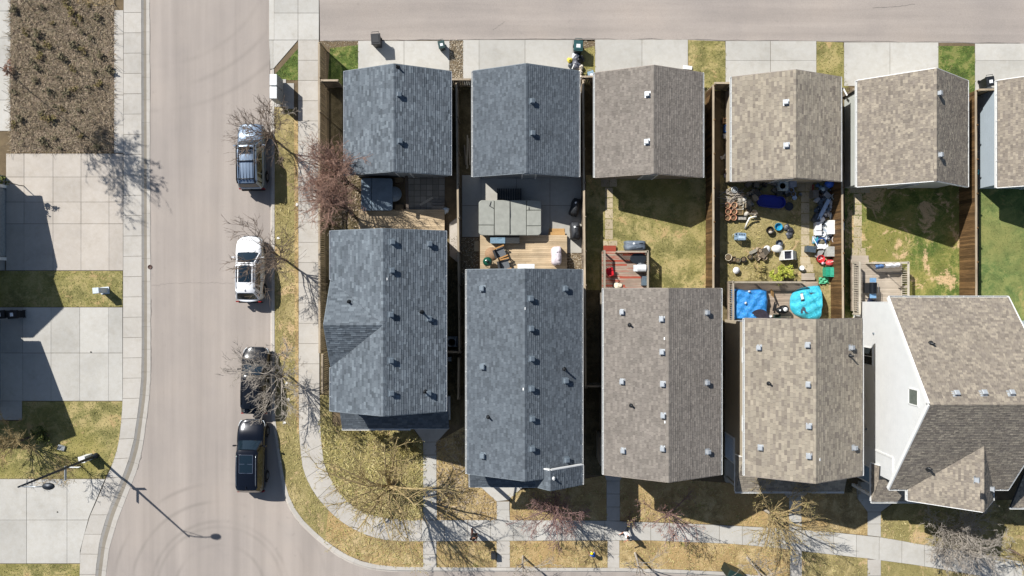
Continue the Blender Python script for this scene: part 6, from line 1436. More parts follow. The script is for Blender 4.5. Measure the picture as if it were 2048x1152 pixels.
mb = MB(); mb.box((0,0,.3), (.3,.62,.6)); mb.box((0,0,.62), (.34,.66,.05), taper=.94); mb.box((.06,.1,.65), (.03,.2,.03)); solo('deck_box', mb, plain('#55636d', .45), 'slate grey box on the red deck below the white grill', 'storage box', P(1286,562,.6))
bag('cream cloth heap against the house on the red deck', (1235,571), .2, .16, '#d8ceb6', 31, .6, 1.6, name='cloth_heap', cat='cloth', rough=.8)
# ================================================================ YARD FIVE
grill('steel blue grill with two side shelves on the grey deck', (1733,576), .7, R(90), plain('#15181c', .3), plain('#6f93b3', .35), 1.4)
bucket_chair('dark folding chair below the blue grill on the grey deck', (1735,605), .7, R(70), '#16203a')
def drape_rail(label, a, b, z, drop, col, name='towel', seed=1):
    p, q = P(*a, z), P(*b, z); c = p.lerp(q, .5); L = (q-p).length; mb = MB()
    mb.grid(14, 8, lambda u, v: ((u-.5)*L, (v-.5)*.34+.02*math.sin(u*15+seed), (-drop*(abs(v-.5)*2)**2)+.03*math.sin(u*11+v*4+seed)+.03)); return solo(name, mb, plain(col, .8), label, 'cloth', c, math.atan2((q-p).y,(q-p).x))
drape_rail('white cloth hung over the rear railing of the grey deck', (1771,531), (1800,529), 1.72, .25, '#e0e0e0'); drape_rail('blue striped cloth on the rear railing of the grey deck, left of the white cloth', (1752,534), (1768,531), 1.72, .3, '#4d6b94', seed=3)
root = thing('garden_parasol', 'closed thin pole standing on the grey deck with a small dark flag', 'pole', P(1772,548,.7)); mb = MB(); mb.tube([(0,0,0),(0,0,1.5)], .02, 6); part('pole', mb, METAL_D, root); mb = MB(); mb.box((0,.0,1.5), (.5,.04,.35)); part('flag', mb, CHAR, root)
# ================================================================ PEOPLE
SKIN = plain('#a9795f', .55, var=.06, bmp=0)
def limb_mesh(mb, pts, rad, n=10): mb.tube(pts, rad, n)
def person(label, at, rz, h, top, legs_c, hair, shoes='#dcdcdc', hat=None, step=.22, bend=.0, arms='down', z=.13, hair_long=False):
    """one continuous skinned body; shirt, trousers, hair, shoes are its children"""
    s = h/1.72; root = thing('person', label, 'person', P(*at, z), rz); me = bpy.data.meshes.new('body')
    hip = Vector((0,0,.92)); chest = Vector((0,.0+bend*.42,1.32-bend*.12)); neck = Vector((0,.01+bend*.58,1.47-bend*.2)); head = Vector((0,.03+bend*.7,1.6-bend*.24))
    V = [hip, Vector((0,bend*.18,1.1-bend*.03)), chest, neck, head+Vector((0,0,-.02)), head+Vector((0,0,.09))]; E = [(0,1),(1,2),(2,3),(3,4),(4,5)]; Rr = [(.15,.11),(.135,.1),(.17,.11),(.055,.055),(.085,.1),(.075,.085)]
    def add(p, par, r): V.append(Vector(p)); E.append((par, len(V)-1)); Rr.append((r, r)); return len(V)-1
    L = {}
    for sg, k in ((-1,1),(1,-1)):
        a = add((sg*.1,0,.86), 0, .092); b = add((sg*.105,step*k*.5,.49), a, .062); c = add((sg*.11,step*k*(1.0 if k > 0 else 1.35),.1), b, .042); d = add((sg*.12,step*k*(1.0 if k > 0 else 1.35)+.16,.05), c, .036)
        sh = add((sg*.19,chest.y+.01,chest.z+.07), 2, .062)
        if arms == 'front': e = add((sg*.25,chest.y+.06,chest.z-.2), sh, .043); f = add((sg*.09,chest.y+.3,chest.z-.16), e, .032)
        elif arms == 'out': e = add((sg*.3,chest.y+.08,chest.z-.14), sh, .043); f = add((sg*.3,chest.y+.32,chest.z-.2), e, .032)
        else: e = add((sg*.26,chest.y-.05*k,chest.z-.2), sh, .043); f = add((sg*.27,chest.y+.14*k,chest.z-.42), e, .032)
        L[sg] = (a,b,c,d,sh,e,f)
    me.from_pydata([tuple(v*s) for v in V], E, []); me.materials.append(SKIN); o = link('body', me, root); md = o.modifiers.new('skin', 'SKIN'); md.use_smooth_shade = True
    for i, sv in enumerate(me.skin_vertices[0].data): sv.radius = (Rr[i][0]*s, Rr[i][1]*s); sv.use_root = (i == 0)
    ss = o.modifiers.new('sub', 'SUBSURF'); ss.levels = ss.render_levels = 1
    S = lambda p: Vector(p)*s
    mb = MB(); mb.tube([S(V[0]+Vector((0,0,-.03))), S(V[1]), S(V[2]), S(V[2]+Vector((0,bend*.05,.1))), S(V[3]+Vector((0,0,-.02)))], [.175*s,.165*s,.195*s,.17*s,.07*s], 14)
    for sg in (-1,1):
        a = L[sg]; mb.tube([S(V[a[4]]+Vector((-sg*.06,0,.01))), S(V[a[4]]), S(V[a[5]].lerp(V[a[4]],.15))], [.09*s,.082*s,.066*s], 10)
    part('shirt', mb, plain(top, .8), root)
    mb = MB(); mb.tube([S(V[0]+Vector((0,0,.05))), S(V[0]+Vector((0,0,-.06))), S(V[0]+Vector((0,0,-.12)))], [.165*s,.17*s,.12*s], 14)
    for sg in (-1,1): a = L[sg]; mb.tube([S(V[0]+Vector((sg*.07,0,-.02))), S(V[a[0]]), S(V[a[1]]), S(V[a[2]]+Vector((0,0,.03)))], [.1*s,.115*s,.082*s,.06*s], 10)
    part('trousers', mb, plain(legs_c, .85), root)
    for sg in (-1,1):
        a = L[sg]; mb = MB(); p = V[a[2]]; mb.box(S((p.x,p.y+.06,.045)), (.1*s,.27*s,.09*s), taper=.8); part('shoe', mb, plain(shoes, .6), root)
        mb = MB(); w_ = V[a[6]]; d = (V[a[6]]-V[a[5]]).normalized(); u = d.cross(Vector((sg,0,.2))).normalized(); v = d.cross(u).normalized(); pm_ = w_+d*.05
        mb.tube([S(w_-d*.01), S(pm_), S(pm_+d*.05)], [.028*s,.04*s,.036*s], 8)
        for i in range(4):
            b0 = pm_+d*.05+v*((i-1.5)*.019); ln = (.065,.078,.074,.058)[i]; mb.tube([S(b0), S(b0+d*ln*.5+u*.008), S(b0+d*ln*.85+u*.03)], [.0095*s,.009*s,.007*s], 6)
        mb.tube([S(w_+d*.01+v*.03), S(w_+d*.05+v*.052+u*.01), S(w_+d*.085+v*.05+u*.025)], [.012*s,.011*s,.008*s], 6); part('hand', mb, SKIN, root)
    hd = MB(); c = head+Vector((0,0,.04)); hd.ball(S(c+Vector((0,.095,-.01))), .018*s, 6, 0, (.8,1.2,1.3))
    for sg in (-1,1): hd.ball(S(c+Vector((sg*.092,-.005,0))), .026*s, 6, 0, (.4,.8,1.2))
    part('face', hd, SKIN, root); ey = MB()
    for sg in (-1,1): ey.ball(S(c+Vector((sg*.035,.088,.02))), .012*s, 6)
    ey.box(S(c+Vector((0,.092,-.05))), (.045*s,.008*s,.01*s)); part('eyes', ey, plain('#2a1c18', .4), root)
    hr = MB(); hr.ball(S(c+Vector((0,-.018,.03))), .108*s, 14, 0, (.95,1.02,1.0))
    if hair_long: hr.tube([S(c+Vector((0,-.07,.03))), S(c+Vector((0,-.11,-.12))), S(c+Vector((0,-.1,-.3)))], [.085*s,.09*s,.04*s], 10)
    part('hair', hr, plain(hair, .75), root)
    if hat: ht = MB(); ht.lathe([(.17*s,.06*s),(.175*s,.07*s),(.12*s,.085*s),(.115*s,.13*s),(.07*s,.17*s),(.0001,.175*s)], 16, tuple(S(c))); part('hat', ht, plain(hat, .8), root)
    return root
person('person in black top and brown trousers with bare arms walking on the lower sidewalk', (949,1062), R(200), 1.72, '#17161a', '#4a2a20', '#16110f', arms='front', hair_long=False, step=.2)
person('person in a white shirt walking on the lower sidewalk at the third house walk', (1249,1058), R(125), 1.75, '#e9e9ea', '#1b1d24', '#14110f', shoes='#d5d5d8', arms='out', step=.34)
person('small child in a blue top and yellow hat stooping on the lower boulevard grass', (1186,1106), R(32), 1.05, '#1e57b8', '#1d3f86', '#3d2a1a', hat='#e5d31a', arms='out', step=.1, bend=.8, z=.11)
# ================================================================ THE CLUTTERED YARD
JG = 'clutter in the tan house yard'
def pot(label, at, r, h, col, soil=SOIL, z=.115, n=16, name='flower_pot', group='flower pots in the cluttered yard', fill=.8, rimw=.012, cat='pot'):
    root = thing(name, label, cat, P(*at, z), 0, group); mb = MB(); mb.lathe([(.0001,0),(r*.74,0),(r*.95,h*.82),(r*1.03,h*.83),(r*1.04,h),(r*.93,h),(r*.9,h*fill-.01)], n); part('pot', mb, plain(col, .7), root)
    if soil: mb = MB(); mb.lathe([(r*.92,h*fill),(r*.5,h*fill+.02),(.0001,h*fill+.01)], n); part('soil', mb, soil, root)
    return root
for i, (x, y, lb) in enumerate(((1453,412,'upper left of six terracotta pots'),(1466,411,'upper right of six terracotta pots'),(1454,424,'middle left of six terracotta pots'),(1466,424,'middle right of six terracotta pots'),(1453,436,'lower left of six terracotta pots'),(1465,436,'lower right of six terracotta pots'))):
    pot(lb + ' in the cluttered yard', (x,y), .205, .32, ('#b98a6c','#bd9270','#b58265')[i % 3], fill=.55)
def tray(label, at, W_, D_, h, col, z=.115, rz=0, fill=SOIL, name='tray', cat='tray', fz=.6, group=JG):
    root = thing(name, label, cat, P(*at, z), rz, group); mb = MB(); t = .03
    for x in (-1,1): mb.box((x*(W_/2-t/2),0,h/2), (t,D_,h))
    for y in (-1,1): mb.box((0,y*(D_/2-t/2),h/2), (W_-2*t,t,h))
    mb.box((0,0,.012), (W_-2*t,D_-2*t,.02)); part('walls', mb, plain(col, .6), root)
    if fill: mb = MB(); mb.grid(5, 4, lambda u, v: ((u-.5)*(W_-2*t-.006), (v-.5)*(D_-2*t-.006), h*fz+.02*math.sin(u*9+v*7))); part('filling', mb, fill, root)
    return root
tray('grey framed planting tray right of the terracotta pots', (1478,414), .5, .4, .22, '#b9b6ab'); tray('tan planting tray right of the terracotta pots', (1478,425), .46, .34, .22, '#9c855f'); tray('dark wire crate of pale pieces below the planting trays', (1482,437), .66, .28, .25, '#33322f', fill=plain('#9b968c', .8, var=.6, scale=24), fz=.8)
tray('square tan planter at the wall of the tan garage', (1449,243), .38, .36, .3, '#b48f6c'); 
def junk(name, label, at, cat, build, mats, z=.115, rz=0, group=JG):
    mb = MB(); build(mb); return solo(name, mb, mats, label, cat, P(*at, z), rz, group)
def wheelform(mb): mb.lathe([(.2,.02),(.235,.06),(.235,.12),(.2,.14),(.18,.1),(.2,.02)], 20); mb.lathe([(.0001,.05),(.12,.06),(.16,.04)], 10)
junk('wheel', 'silver wheel lying on the branch heap at the tan garage corner', (1468,380), 'wheel', wheelform, plain('#b9bcbb', .35, .4), .3)
rg = random.Random(5); mb = MB()
for i in range(46):
    a = rg.uniform(-.5,.9); L = rg.uniform(.4,1.2); x, y = rg.uniform(-.6,.6), rg.uniform(-.5,.5); mb.tube([(x-math.cos(a)*L/2,y-math.sin(a)*L/2,rg.uniform(.03,.25)),(x,y,rg.uniform(.1,.3)),(x+math.cos(a)*L/2,y+math.sin(a)*L/2,rg.uniform(.03,.25))], rg.uniform(.012,.03), 5)
o = solo('branch_heap', mb, BK_PALE, 'heap of grey cut branches at the tan garage corner', 'branch heap', P(1466,395,.11)); o['kind'] = 'stuff'
for i, (x, y, lb) in enumerate(((1483,390,'tan lump of stone on the branch heap'),(1488,399,'pale stone at the right end of the branch heap'),(1479,402,'small grey stone below the branch heap'),(1496,423,'brown stone by the white downspout'),(1492,428,'grey stone pile beside the dark wire crate'))):
    junk('stone', lb, (x,y), 'stone', lambda m: m.ball((0,0,.1), .16+.02*(i%3), 9, 0, (1.2,.85,.75)), plain(('#a08a6f','#b1aca2','#8d877c')[i%3], .85, var=.3), .15, i, 'stones in the cluttered yard')
mb = MB(); c = P(1497,440,.5); pts = [P(1490,457,.2)-c, P(1494,446,.42)-c, P(1499,436,.55)-c, P(1505,434,.56)-c, P(1513,433,.55)-c]; mb.tube(pts, .06, 10); solo('downspout', mb, plain('#dedad0', .4), 'white elbowed downspout lying beside the planting trays', 'pipe', c)
board('dark bench slat behind the white downspout', (1496,428), (1515,427), .1, .6, '#6d655a', 'bench_slat', 'slat')
# oval tub
def oval(m, W_, D_, h, t=.05):
    for k, (o0, o1, z0, z1) in enumerate(((1,1.02,0,h),(1.02,.96,h,h),(.96,.92,h,.12),(.92,0.0,.12,.1))):
        n = 28
        for j in range(n):
            a0, a1 = 6.283*j/n, 6.283*(j+1)/n
            def q(a, s, z): 
                x = math.cos(a); y = math.sin(a); ex = (W_-D_)/2*(1 if x > 0 else -1)*min(1, abs(x)*3); return ((D_/2*x)*s+ex*min(1,s*1.0 if s > .5 else s*2), D_/2*y*s, z)
            m.quad(q(a0,o0,z0), q(a1,o0,z0), q(a1,o1,z1), q(a0,o1,z1))
junk('paddling_tub', 'long navy blue oval tub in the garage shade', (1540,404), 'tub', lambda m: oval(m, 1.95, .85, .36), plain('#26308c', .35, var=.1), rz=-.1)
for i, (x, y, r, h, col, lb) in enumerate(((1516,363,.34,.4,'#3d3a33','brown round planter in the shade behind the blue tub'),(1580,381,.17,.3,'#a5b6d6','upper pale blue bucket right of the blue tub'),(1584,389,.16,.3,'#8796b0','middle pale blue bucket right of the blue tub'),(1587,396,.16,.2,'#b4c3d9','lower pale blue bucket lid right of the blue tub'),(1577,413,.3,.1,'#2c3340','dark round lid on the grass right of the blue tub'),(1500,390,.2,.25,'#3b3b3b','dark pot in the shade left of the blue tub'))):
    pot(lb, (x,y), r, h, col, None if i in (3,4) else SOIL, group=JG, name='bucket' if 0 < i < 4 else 'planter', cat='bucket' if 0 < i < 4 else 'planter')
junk('sink_unit', 'pale white wash basin frame in the shade below the tan garage', (1557,375), 'basin', lambda m: (m.box((0,0,.35), (.45,.6,.7)), m.box((.1,0,.72), (.62,.66,.06)), m.lathe([(.2,.75),(.22,.77),(.15,.7)], 12)), plain('#a9b3b3', .5))
junk('wire_rack', 'grey metal rack standing in the shade behind the blue buckets', (1577,371), 'rack', lambda m: [m.box((0,0,.2+i*.2), (.5,.42,.03)) for i in range(4)] + [m.bar((sx*.22,sy*.18,0),(sx*.22,sy*.18,.85),.03,.03) for sx in (-1,1) for sy in (-1,1)], plain('#8e95a3', .5))
# cage with shadow
root = thing('pet_cage', 'blue grey slatted crate standing alone on the grass', 'crate', P(1477,474,.115), R(-4), JG); W_, D_, h = .62, .5, .68
mb = MB(); mb.box((0,0,h-.02), (W_,D_,.04)); mb.box((0,0,.04), (W_,D_,.06)); [mb.bar((sx*(W_/2-.02),sy*(D_/2-.02),0),(sx*(W_/2-.02),sy*(D_/2-.02),h),.04,.04,up=(0,1,0)) for sx in (-1,1) for sy in (-1,1)]; part('frame', mb, plain('#7d93a5', .5), root)
for i in range(5):
    for sy in (-1,1): mb = MB(); mb.box((-W_/2+.09+i*.11,sy*(D_/2-.005),h/2), (.06,.02,h-.1)); part('slat', mb, plain('#8fa3b3', .5), root)
mb = MB()
for i in range(4): mb.box((-.18+i*.12,.13,h+.012), (.05,.1,.024))
part('lid_grip', mb, plain('#3c4750', .5), root); mb = MB(); mb.box((0,-.07,h+.01), (.44,.16,.02)); part('lid_panel', mb, plain('#a9bcc9', .5), root)
mb = MB(); mb.tube([(-.33,.2,.3),(-.5,.1,.2),(-.42,-.1,.05)], .015, 5); part('cord', mb, plain('#c8cdbf', .6), root)
pot('black pot holding a pale stone on the open grass', (1537,461), .26, .36, '#1d1e1e', SOIL, fill=.5); junk('stone', 'pale stone inside the black pot', (1538,465), 'stone', lambda m: m.ball((0,0,.3), .12, 9, 0, (1.2,.9,.8)), plain('#a8a298', .85), group='stones in the cluttered yard')
board('grey plank lying left of the black pot', (1521,466), (1531,456), .24, .06, '#85888b', 'plank', 'plank')
pot('teal blue bowl on the open grass', (1555,454), .27, .24, '#1585a8', None, fill=.2, name='bowl', group=JG, cat='bowl')
for i, (x, y, lb) in enumerate(((1573,455,'upper crumpled black bag on the open grass'),(1580,462,'middle crumpled black bag on the open grass'),(1577,470,'lower crumpled black bag on the open grass'))): bag(lb, (x,y), .24, .22, ('#3b3e43','#2a2c30','#4a4d52')[i], 60+i, group='crumpled bags on the grass')
pot('tilted dark tub with blue grey inside on the open grass', (1556,487), .24, .3, '#2e3238', plain('#7c8799', .6), fill=.35, group=JG, name='tub', cat='tub')
def rtable(m, r=.25, h=.42, sx=1): m.lathe([(.0001,h-.02),(r,h-.02),(r*1.02,h),(.0001,h+.005)], 22, sx=sx); [m.tube([(math.cos(a)*r*.7*sx,math.sin(a)*r*.7,0),(math.cos(a)*r*.6*sx,math.sin(a)*r*.6,h-.02)], .015, 5) for a in (.8,2.4,3.9,5.5)]
WHITE_P = plain('#dcdcda', .35, var=.05)
junk('stool', 'round white stool left of the white plastic table', (1530,499), 'stool', rtable, WHITE_P); junk('garden_table', 'small white plastic table beside the round white stool', (1549,498), 'table', lambda m: rtable(m, .26, .48, 1.5), WHITE_P); junk('stool', 'round white stool among the dry weeds by the pot row', (1470,541), 'stool', lambda m: rtable(m, .24, .3), WHITE_P)
root = thing('washing_machine', 'white open topped cabinet with a dark drum and a grey side panel', 'appliance', P(1567,511,.115), R(3), JG); mb = MB(); h = .85
for x in (-1,1): mb.box((x*.29,0,h/2), (.06,.66,h))
for y in (-1,1): mb.box((0,y*.3,h/2), (.52,.06,h))
part('casing', mb, WHITE_P, root); mb = MB(); mb.grid(6, 6, lambda u, v: ((u-.5)*.52,(v-.5)*.54,h-.1-.1*random.random())); part('drum_cloth', mb, plain('#2b2c38', .6, var=.5), root)
mb = MB(); mb.bar((.34,0,h*.95),(.86,-.05,.1), .62, .03, up=(1,0,1)); part('side_panel', mb, plain('#c3cbc9', .45), root)
for i, (x, y, r, h, col, lb) in enumerate(((1454,515,.25,.34,'#c9bda5','white octagonal pot at the left end of the pot row'),(1474,521,.17,.26,'#6f6f5b','olive pot third in the pot row'),(1485,519,.2,.3,'#1f2021','black pot in the middle of the pot row'),(1498,514,.18,.3,'#3a3a36','dark grey pot right of the black pot in the row'),(1511,514,.17,.26,'#7b7560','tan grey pot at the right end of the pot row'),(1517,508,.14,.2,'#8c6d50','small brown pot just past the pot row'))): pot(lb, (x,y), r, h, col, n=8 if i == 0 else 16)
tray('square brown pot second in the pot row', (1465,518), .32, .36, .28, '#5e5140', name='planter_box', cat='planter')
board('grey plank leaning over the pot row', (1499,507), (1513,500), .22, .3, '#8a8578', 'plank', 'plank')
junk('garden_gnome', 'small white and teal garden figure beside the paver path', (1601,538), 'ornament', lambda m: (m.lathe([(.16,0),(.17,.18),(.1,.3),(.0001,.32)], 12), m.lathe([(.14,.3),(.19,.34),(.14,.4),(.1,.34)], 14, (-.03,.06,0), 1)), [plain('#2f4a4a', .5), WHITE_P])
mb = MB(); mb.bar((0,0,0),(.3,-.45,.9), .12, .05); mb.bar((.12,.05,0),(.42,-.4,.9), .1, .05); solo('timber_props', mb, wood('#9a7a4e','#6f5232','z'), 'two leaning timber props at the deck rail under the yellow green shrub', 'timber', P(1543,578,.5), R(-70))
# ---- heap along the right fence
junk('water_jug', 'bright blue bag at the top of the fence heap', (1655,369), 'bag', lambda m: m.ball((0,0,.35), .3, 10, 0, (1.2,1,1.1)), plain('#3c6bd0', .4, var=.2))
for i, (x, y, r, col, lb) in enumerate(((1641,377,.18,'#7d9cb2','pale blue bag in the shade at the top of the fence heap'),(1634,371,.16,'#556f8a','slate blue bag in the shade at the top of the fence heap'),(1648,385,.2,'#3a4560','navy bag beside the round pale lamp'),(1663,380,.16,'#8f8f8b','grey bag against the fence at the top of the heap'),(1661,406,.2,'#5f4f68','purple grey bag below the grey basin'),(1663,417,.22,'#c2bfc0','white speckled bag against the fence'),(1651,428,.26,'#d6d6d2','big white bag above the white boxes'),(1663,432,.24,'#deded8','white cloth bag against the fence above the white boxes'),(1645,455,.16,'#d7d9da','small white bag left of the white boxes'),(1640,470,.18,'#a9b0b8','grey white bag below the long white cushion'),(1652,476,.18,'#9a8f7d','tan bag left of the round basket'),(1643,412,.26,'#3f4d5e','dark blue sack under the long pale board'),(1632,421,.2,'#44515d','slate sack left of the long pale board'),(1637,398,.26,'#2f3339','black sack in the shade of the fence heap'),(1650,398,.2,'#52463f','brown sack in the middle of the fence heap'))): bag(lb, (x,y), r, r*1.2, col, 80+i, group='bags in the fence heap')
junk('lamp_shade', 'round pale lamp shade in the shade at the top of the fence heap', (1642,380), 'lamp shade', lambda m: m.lathe([(.17,.3),(.18,.34),(.1,.42),(.0001,.43)], 14), plain('#b8cdd4', .4))
junk('chest', 'grey brown chest beside the upper paver path', (1624,390), 'chest', lambda m: (m.box((0,0,.3), (.36,.5,.6)), m.box((0,0,.62), (.4,.54,.05), taper=.95), m.box((.1,0,.65), (.03,.4,.02))), plain('#6f6c66', .7)); board('red board standing beside the upper pavers', (1626,369), (1626,382), .1, .5, '#7a2a26')
junk('wash_basin', 'pale grey basin lying on the fence heap', (1664,395), 'basin', lambda m: (m.lathe([(.14,.4),(.24,.46),(.25,.6),(.22,.6),(.18,.5),(.0001,.48)], 16, sx=1.15)), plain('#aab0ae', .4))
mb = MB(); p, q = P(1638,437,.5), P(1658,399,.75); c = p.lerp(q,.5); mb.bar(p-c, q-c, .26, .05); mb.bar(p-c+Vector((.12,.06,.04)), q-c+Vector((.12,.06,.04)), .03, .06); mb.bar(p-c-Vector((.12,.06,-.04)), q-c-Vector((.12,.06,-.04)), .03, .06); solo('ironing_board', mb, plain('#a9c1dc', .5), 'long pale blue board lying slanted on the fence heap', 'board', c)
junk('cushion', 'long white cushion beside the paver path', (1632,458), 'cushion', lambda m: (m.box((0,.16,.4), (.42,.66,.18), taper=.86), m.box((0,-.34,.4), (.42,.32,.18), taper=.86), m.box((0,0,.16), (.36,.9,.3))), plain('#dcdcdc', .6)); 
for lb, x, y, W_, D_, h in (('larger white carton on the fence heap', 1657,456,.56,.98,.7), ('smaller white carton against the fence', 1671,455,.42,.52,.85)):
    junk('carton', lb, (x,y), 'carton', lambda m: (m.box((0,0,h/2), (W_,D_,h)), m.box((W_*.24,0,h+.008), (W_*.44,D_*.96,.012), .03), m.box((-W_*.24,0,h+.012), (W_*.46,D_*.98,.012), -.04)), plain('#e0e0dc', .6, var=.05))
root = thing('wicker_basket', 'round pale basket of dark stems by the fence', 'basket', P(1666,480,.115), 0, JG); mb = MB(); mb.lathe([(.18,0),(.26,.4),(.285,.42),(.285,.46),(.25,.46),(.24,.38)], 20); part('basket', mb, plain('#c6bdb6', .7), root)
rg = random.Random(9); mb = MB()
for i in range(26): a = rg.uniform(0,6.28); r = rg.uniform(.02,.2); mb.tube([(math.cos(a)*r,math.sin(a)*r,.3),(math.cos(a)*r*1.3,math.sin(a)*r*1.3,rg.uniform(.42,.6))], .014, 4)
o = part('stems', mb, plain('#4a3a40', .8), root); o['kind'] = 'stuff'
def star(m):
    n = 10; pl = [(math.cos(6.283*i/n)*(.34 if i % 2 == 0 else .15), math.sin(6.283*i/n)*(.34 if i % 2 == 0 else .15)) for i in range(n)]
    m.prism(pl, .3, .34)
junk('star_ornament', 'teal star shaped ornament edged white on the fence heap', (1629,482), 'ornament', star, plain('#3c8d9b', .5)); 
def ring(m, r=.3, t=.05): m.tube([(math.cos(6.283*i/20)*r, math.sin(6.283*i/20)*r, .35+.1*math.sin(6.283*i/20)) for i in range(21)], t, 8)
junk('hoop', 'dark blue hoop edged white on the fence heap', (1638,486), 'hoop', ring, plain('#2f4f86', .4)); junk('sack', 'olive brown sack inside the blue hoop', (1641,486), 'sack', lambda m: m.ball((0,0,.25), .24, 10, 0, (1,.8,.8)), plain('#5f5a48', .8, var=.4)); board('white curved lath left of the blue hoop', (1626,476), (1636,494), .05, .5, '#dfe3e6', 'lath', 'lath')
junk('storage_box', 'dark slate lidded box beside the paver path', (1617,499), 'storage box', lambda m: (m.box((0,0,.22), (.62,.4,.44)), m.box((0,0,.46), (.68,.46,.06), taper=.94), m.box((.2,.12,.5), (.12,.1,.03))), plain('#46515a', .45), rz=-.1)
junk('storage_box', 'pale grey lidded box against the fence below the basket', (1655,504), 'storage box', lambda m: (m.box((0,0,.3), (.54,.66,.6)), m.box((0,0,.62), (.6,.72,.06), taper=.95), m.box((0,.28,.66), (.2,.05,.02))), plain('#a3a39d', .5)); board('grey slanted shelf panel left of the pale grey box', (1633,515), (1645,499), .34, .3, '#8f8f8c', 'panel', 'panel')
root = pot('round red bucket of tools below the pale grey box', (1638,518), .27, .36, '#c22a2f', None, fill=.2, name='bucket', group=JG, cat='bucket'); mb = MB(); mb.tube([(-.15,-.1,.2),(.1,.05,.42)], .03, 6); mb.tube([(.1,-.12,.15),(-.05,.1,.44)], .025, 6); part('tool_handle', mb, plain('#d7b3b0', .5), root)
root = thing('watering_can', 'red watering can lying by the green crates', 'watering can', P(1654,526,.115), R(8), JG); rm = plain('#d1494c', .4)
mb = MB(); mb.lathe([(.0001,.0),(.2,.02),(.24,.25),(.18,.42),(.0001,.45)], 16, (.1,0,0), sx=1.35); part('tank', mb, rm, root); mb = MB(); mb.tube([(-.15,0,.2),(-.35,.02,.35),(-.45,.03,.38)], .04, 8); mb.lathe([(.09,0),(.1,.05),(.0001,.06)], 12, (-.47,.03,.36)); part('spout', mb, plain('#c9aeb4', .5), root); mb = MB(); mb.tube([(.02,.02,.42),(.1,.05,.55),(.25,.08,.52),(.33,.1,.4)], .02, 6); part('handle', mb, plain('#e2d9d2', .5), root)
for i in range(3): junk('crate', ('left green plastic crate of three by the fence','middle green plastic crate of three by the fence','right pale green plastic crate of three by the fence')[i], (1649+i*8.6, 544+.3*i), 'crate', lambda m: (m.box((0,0,.25), (.27,.62,.5), taper=1.06), m.box((0,0,.52), (.3,.68,.05)), m.box((0,0,.555), (.2,.5,.03))), plain(('#2c8f72','#3ea084','#7fb09c')[i], .4), group='green crates by the fence')
mb = MB(); mb.grid(12, 8, lambda u, v: ((u-.5)*.7, (v-.5)*.45, .1+.08*math.sin(u*13)*math.cos(v*9)+.06*math.sin(u*5+v*17))); solo('green_netting', mb, plain('#4da078', .5, var=.35, scale=20), 'crumpled green plastic netting beside the cyan tarp', 'netting', P(1646,561,.15))
# ---- gap beside the tan garage
for i, (x, y, col, r, lb) in enumerate(((1455,232,'#a69a78',.16,'small olive bag at the top of the narrow garage gap'),(1450,273,'#c5c3bf',.2,'white bag below the blue crate in the narrow gap'),(1455,291,'#6f665c',.16,'brown bag in the narrow garage gap'),(1453,304,'#b29a62',.12,'yellowish bag in the narrow garage gap'),(1453,319,'#cfcac6',.15,'white bag in the middle of the narrow garage gap'),(1453,332,'#d4cfca',.14,'pale bag in the lower narrow garage gap'),(1452,343,'#a8554a',.12,'reddish bag in the lower narrow garage gap'),(1451,352,'#c4bcc4',.15,'lilac white bag at the foot of the narrow garage gap'))): bag(lb, (x,y), r, r*1.3, col, 120+i, group='bags in the narrow garage gap')
tray('blue plastic crate in the narrow garage gap', (1453,259), .44, .5, .32, '#2b5fb0', fill=plain('#a9c0dc', .5, var=.4))
# ---- tarps on the deck
def tarp(label, outline_fn, nx, ny, at, h, col, seed, name='tarp', under=None):
    root = thing(name, label, 'tarp', at); m, nt, b = new_mat('tarp_sheet_%d' % seed); v = objc(nt); f = noise(nt, v, 2.6, 5, .6, 1.2)
    c = C(col); nt.links.new(ramp(nt, [(.35, tuple(x*.82 for x in c[:3])+(1,)), (.65, tuple(min(1,x*1.12+.01) for x in c[:3])+(1,))], f).outputs[0], b.inputs['Base Color']); setb(b, .32, 0, .5); f2 = noise(nt, v, 3.2, 6, .7, 2.0); bump(nt, b, f2, .9, .12)
    mb = MB(); mb.grid(nx, ny, outline_fn); part('sheet', mb, m, root); return root
rgp = [random.Random(4).uniform(0,6.28) for _ in range(9)]
a, b = P(1467,641,1.2), P(1541,579,1.2); WT, DT = b.x-a.x, b.y-a.y; ct = (a+b)/2
def blue_fn(u, v):
    e = min(u, 1-u, v, 1-v); x = (u-.5)*WT; y = (v-.5)*DT; drop = max(0, 1-e/.07); wr = .035*math.sin(x*5+y*4+rgp[0])+.03*math.sin(x*9-y*6+rgp[1])+.02*math.sin(y*14+x*3)
    tail = max(0, (u-.86)/.14); return (x+.05*math.sin(v*13)*tail, y*(1-.0*tail)+.04*math.sin(u*11)*(1 if e < .04 else 0), .62+wr-drop*.42-tail*.25)
root = tarp('bright blue tarp draped over a low frame on the weathered deck', blue_fn, 34, 28, Vector((ct.x,ct.y,.56)), 1, '#2c88d0', 1)
mb = MB(); mb.box((-.15,.05,.27), (WT*.78,DT*.86,.5)); part('stored_frame', mb, plain('#3a4450', .7), root)
c2 = P(1619,606,1.5); W2, D2 = P(1648,0,1.5).x-P(1590,0,1.5).x, P(0,571,1.5).y-P(0,640,1.5).y
def cyan_fn(u, v):
    s = 1-u; q = 2*v-1; ext = math.sqrt(max(0, 1-.97*abs(q)**3)); x = W2/2 - s*W2*ext; y = (v-.5)*D2
    lift = .62*math.sqrt(max(0, 1-q*q*.97))*math.sqrt(max(0, 1-s**2.4)); wr = (.04*math.sin(x*7+y*3)+.035*math.sin(y*9-x*5+1)+.02*math.sin(x*17+y*11))*min(1, lift*4); return (x, y, .05+lift+wr)
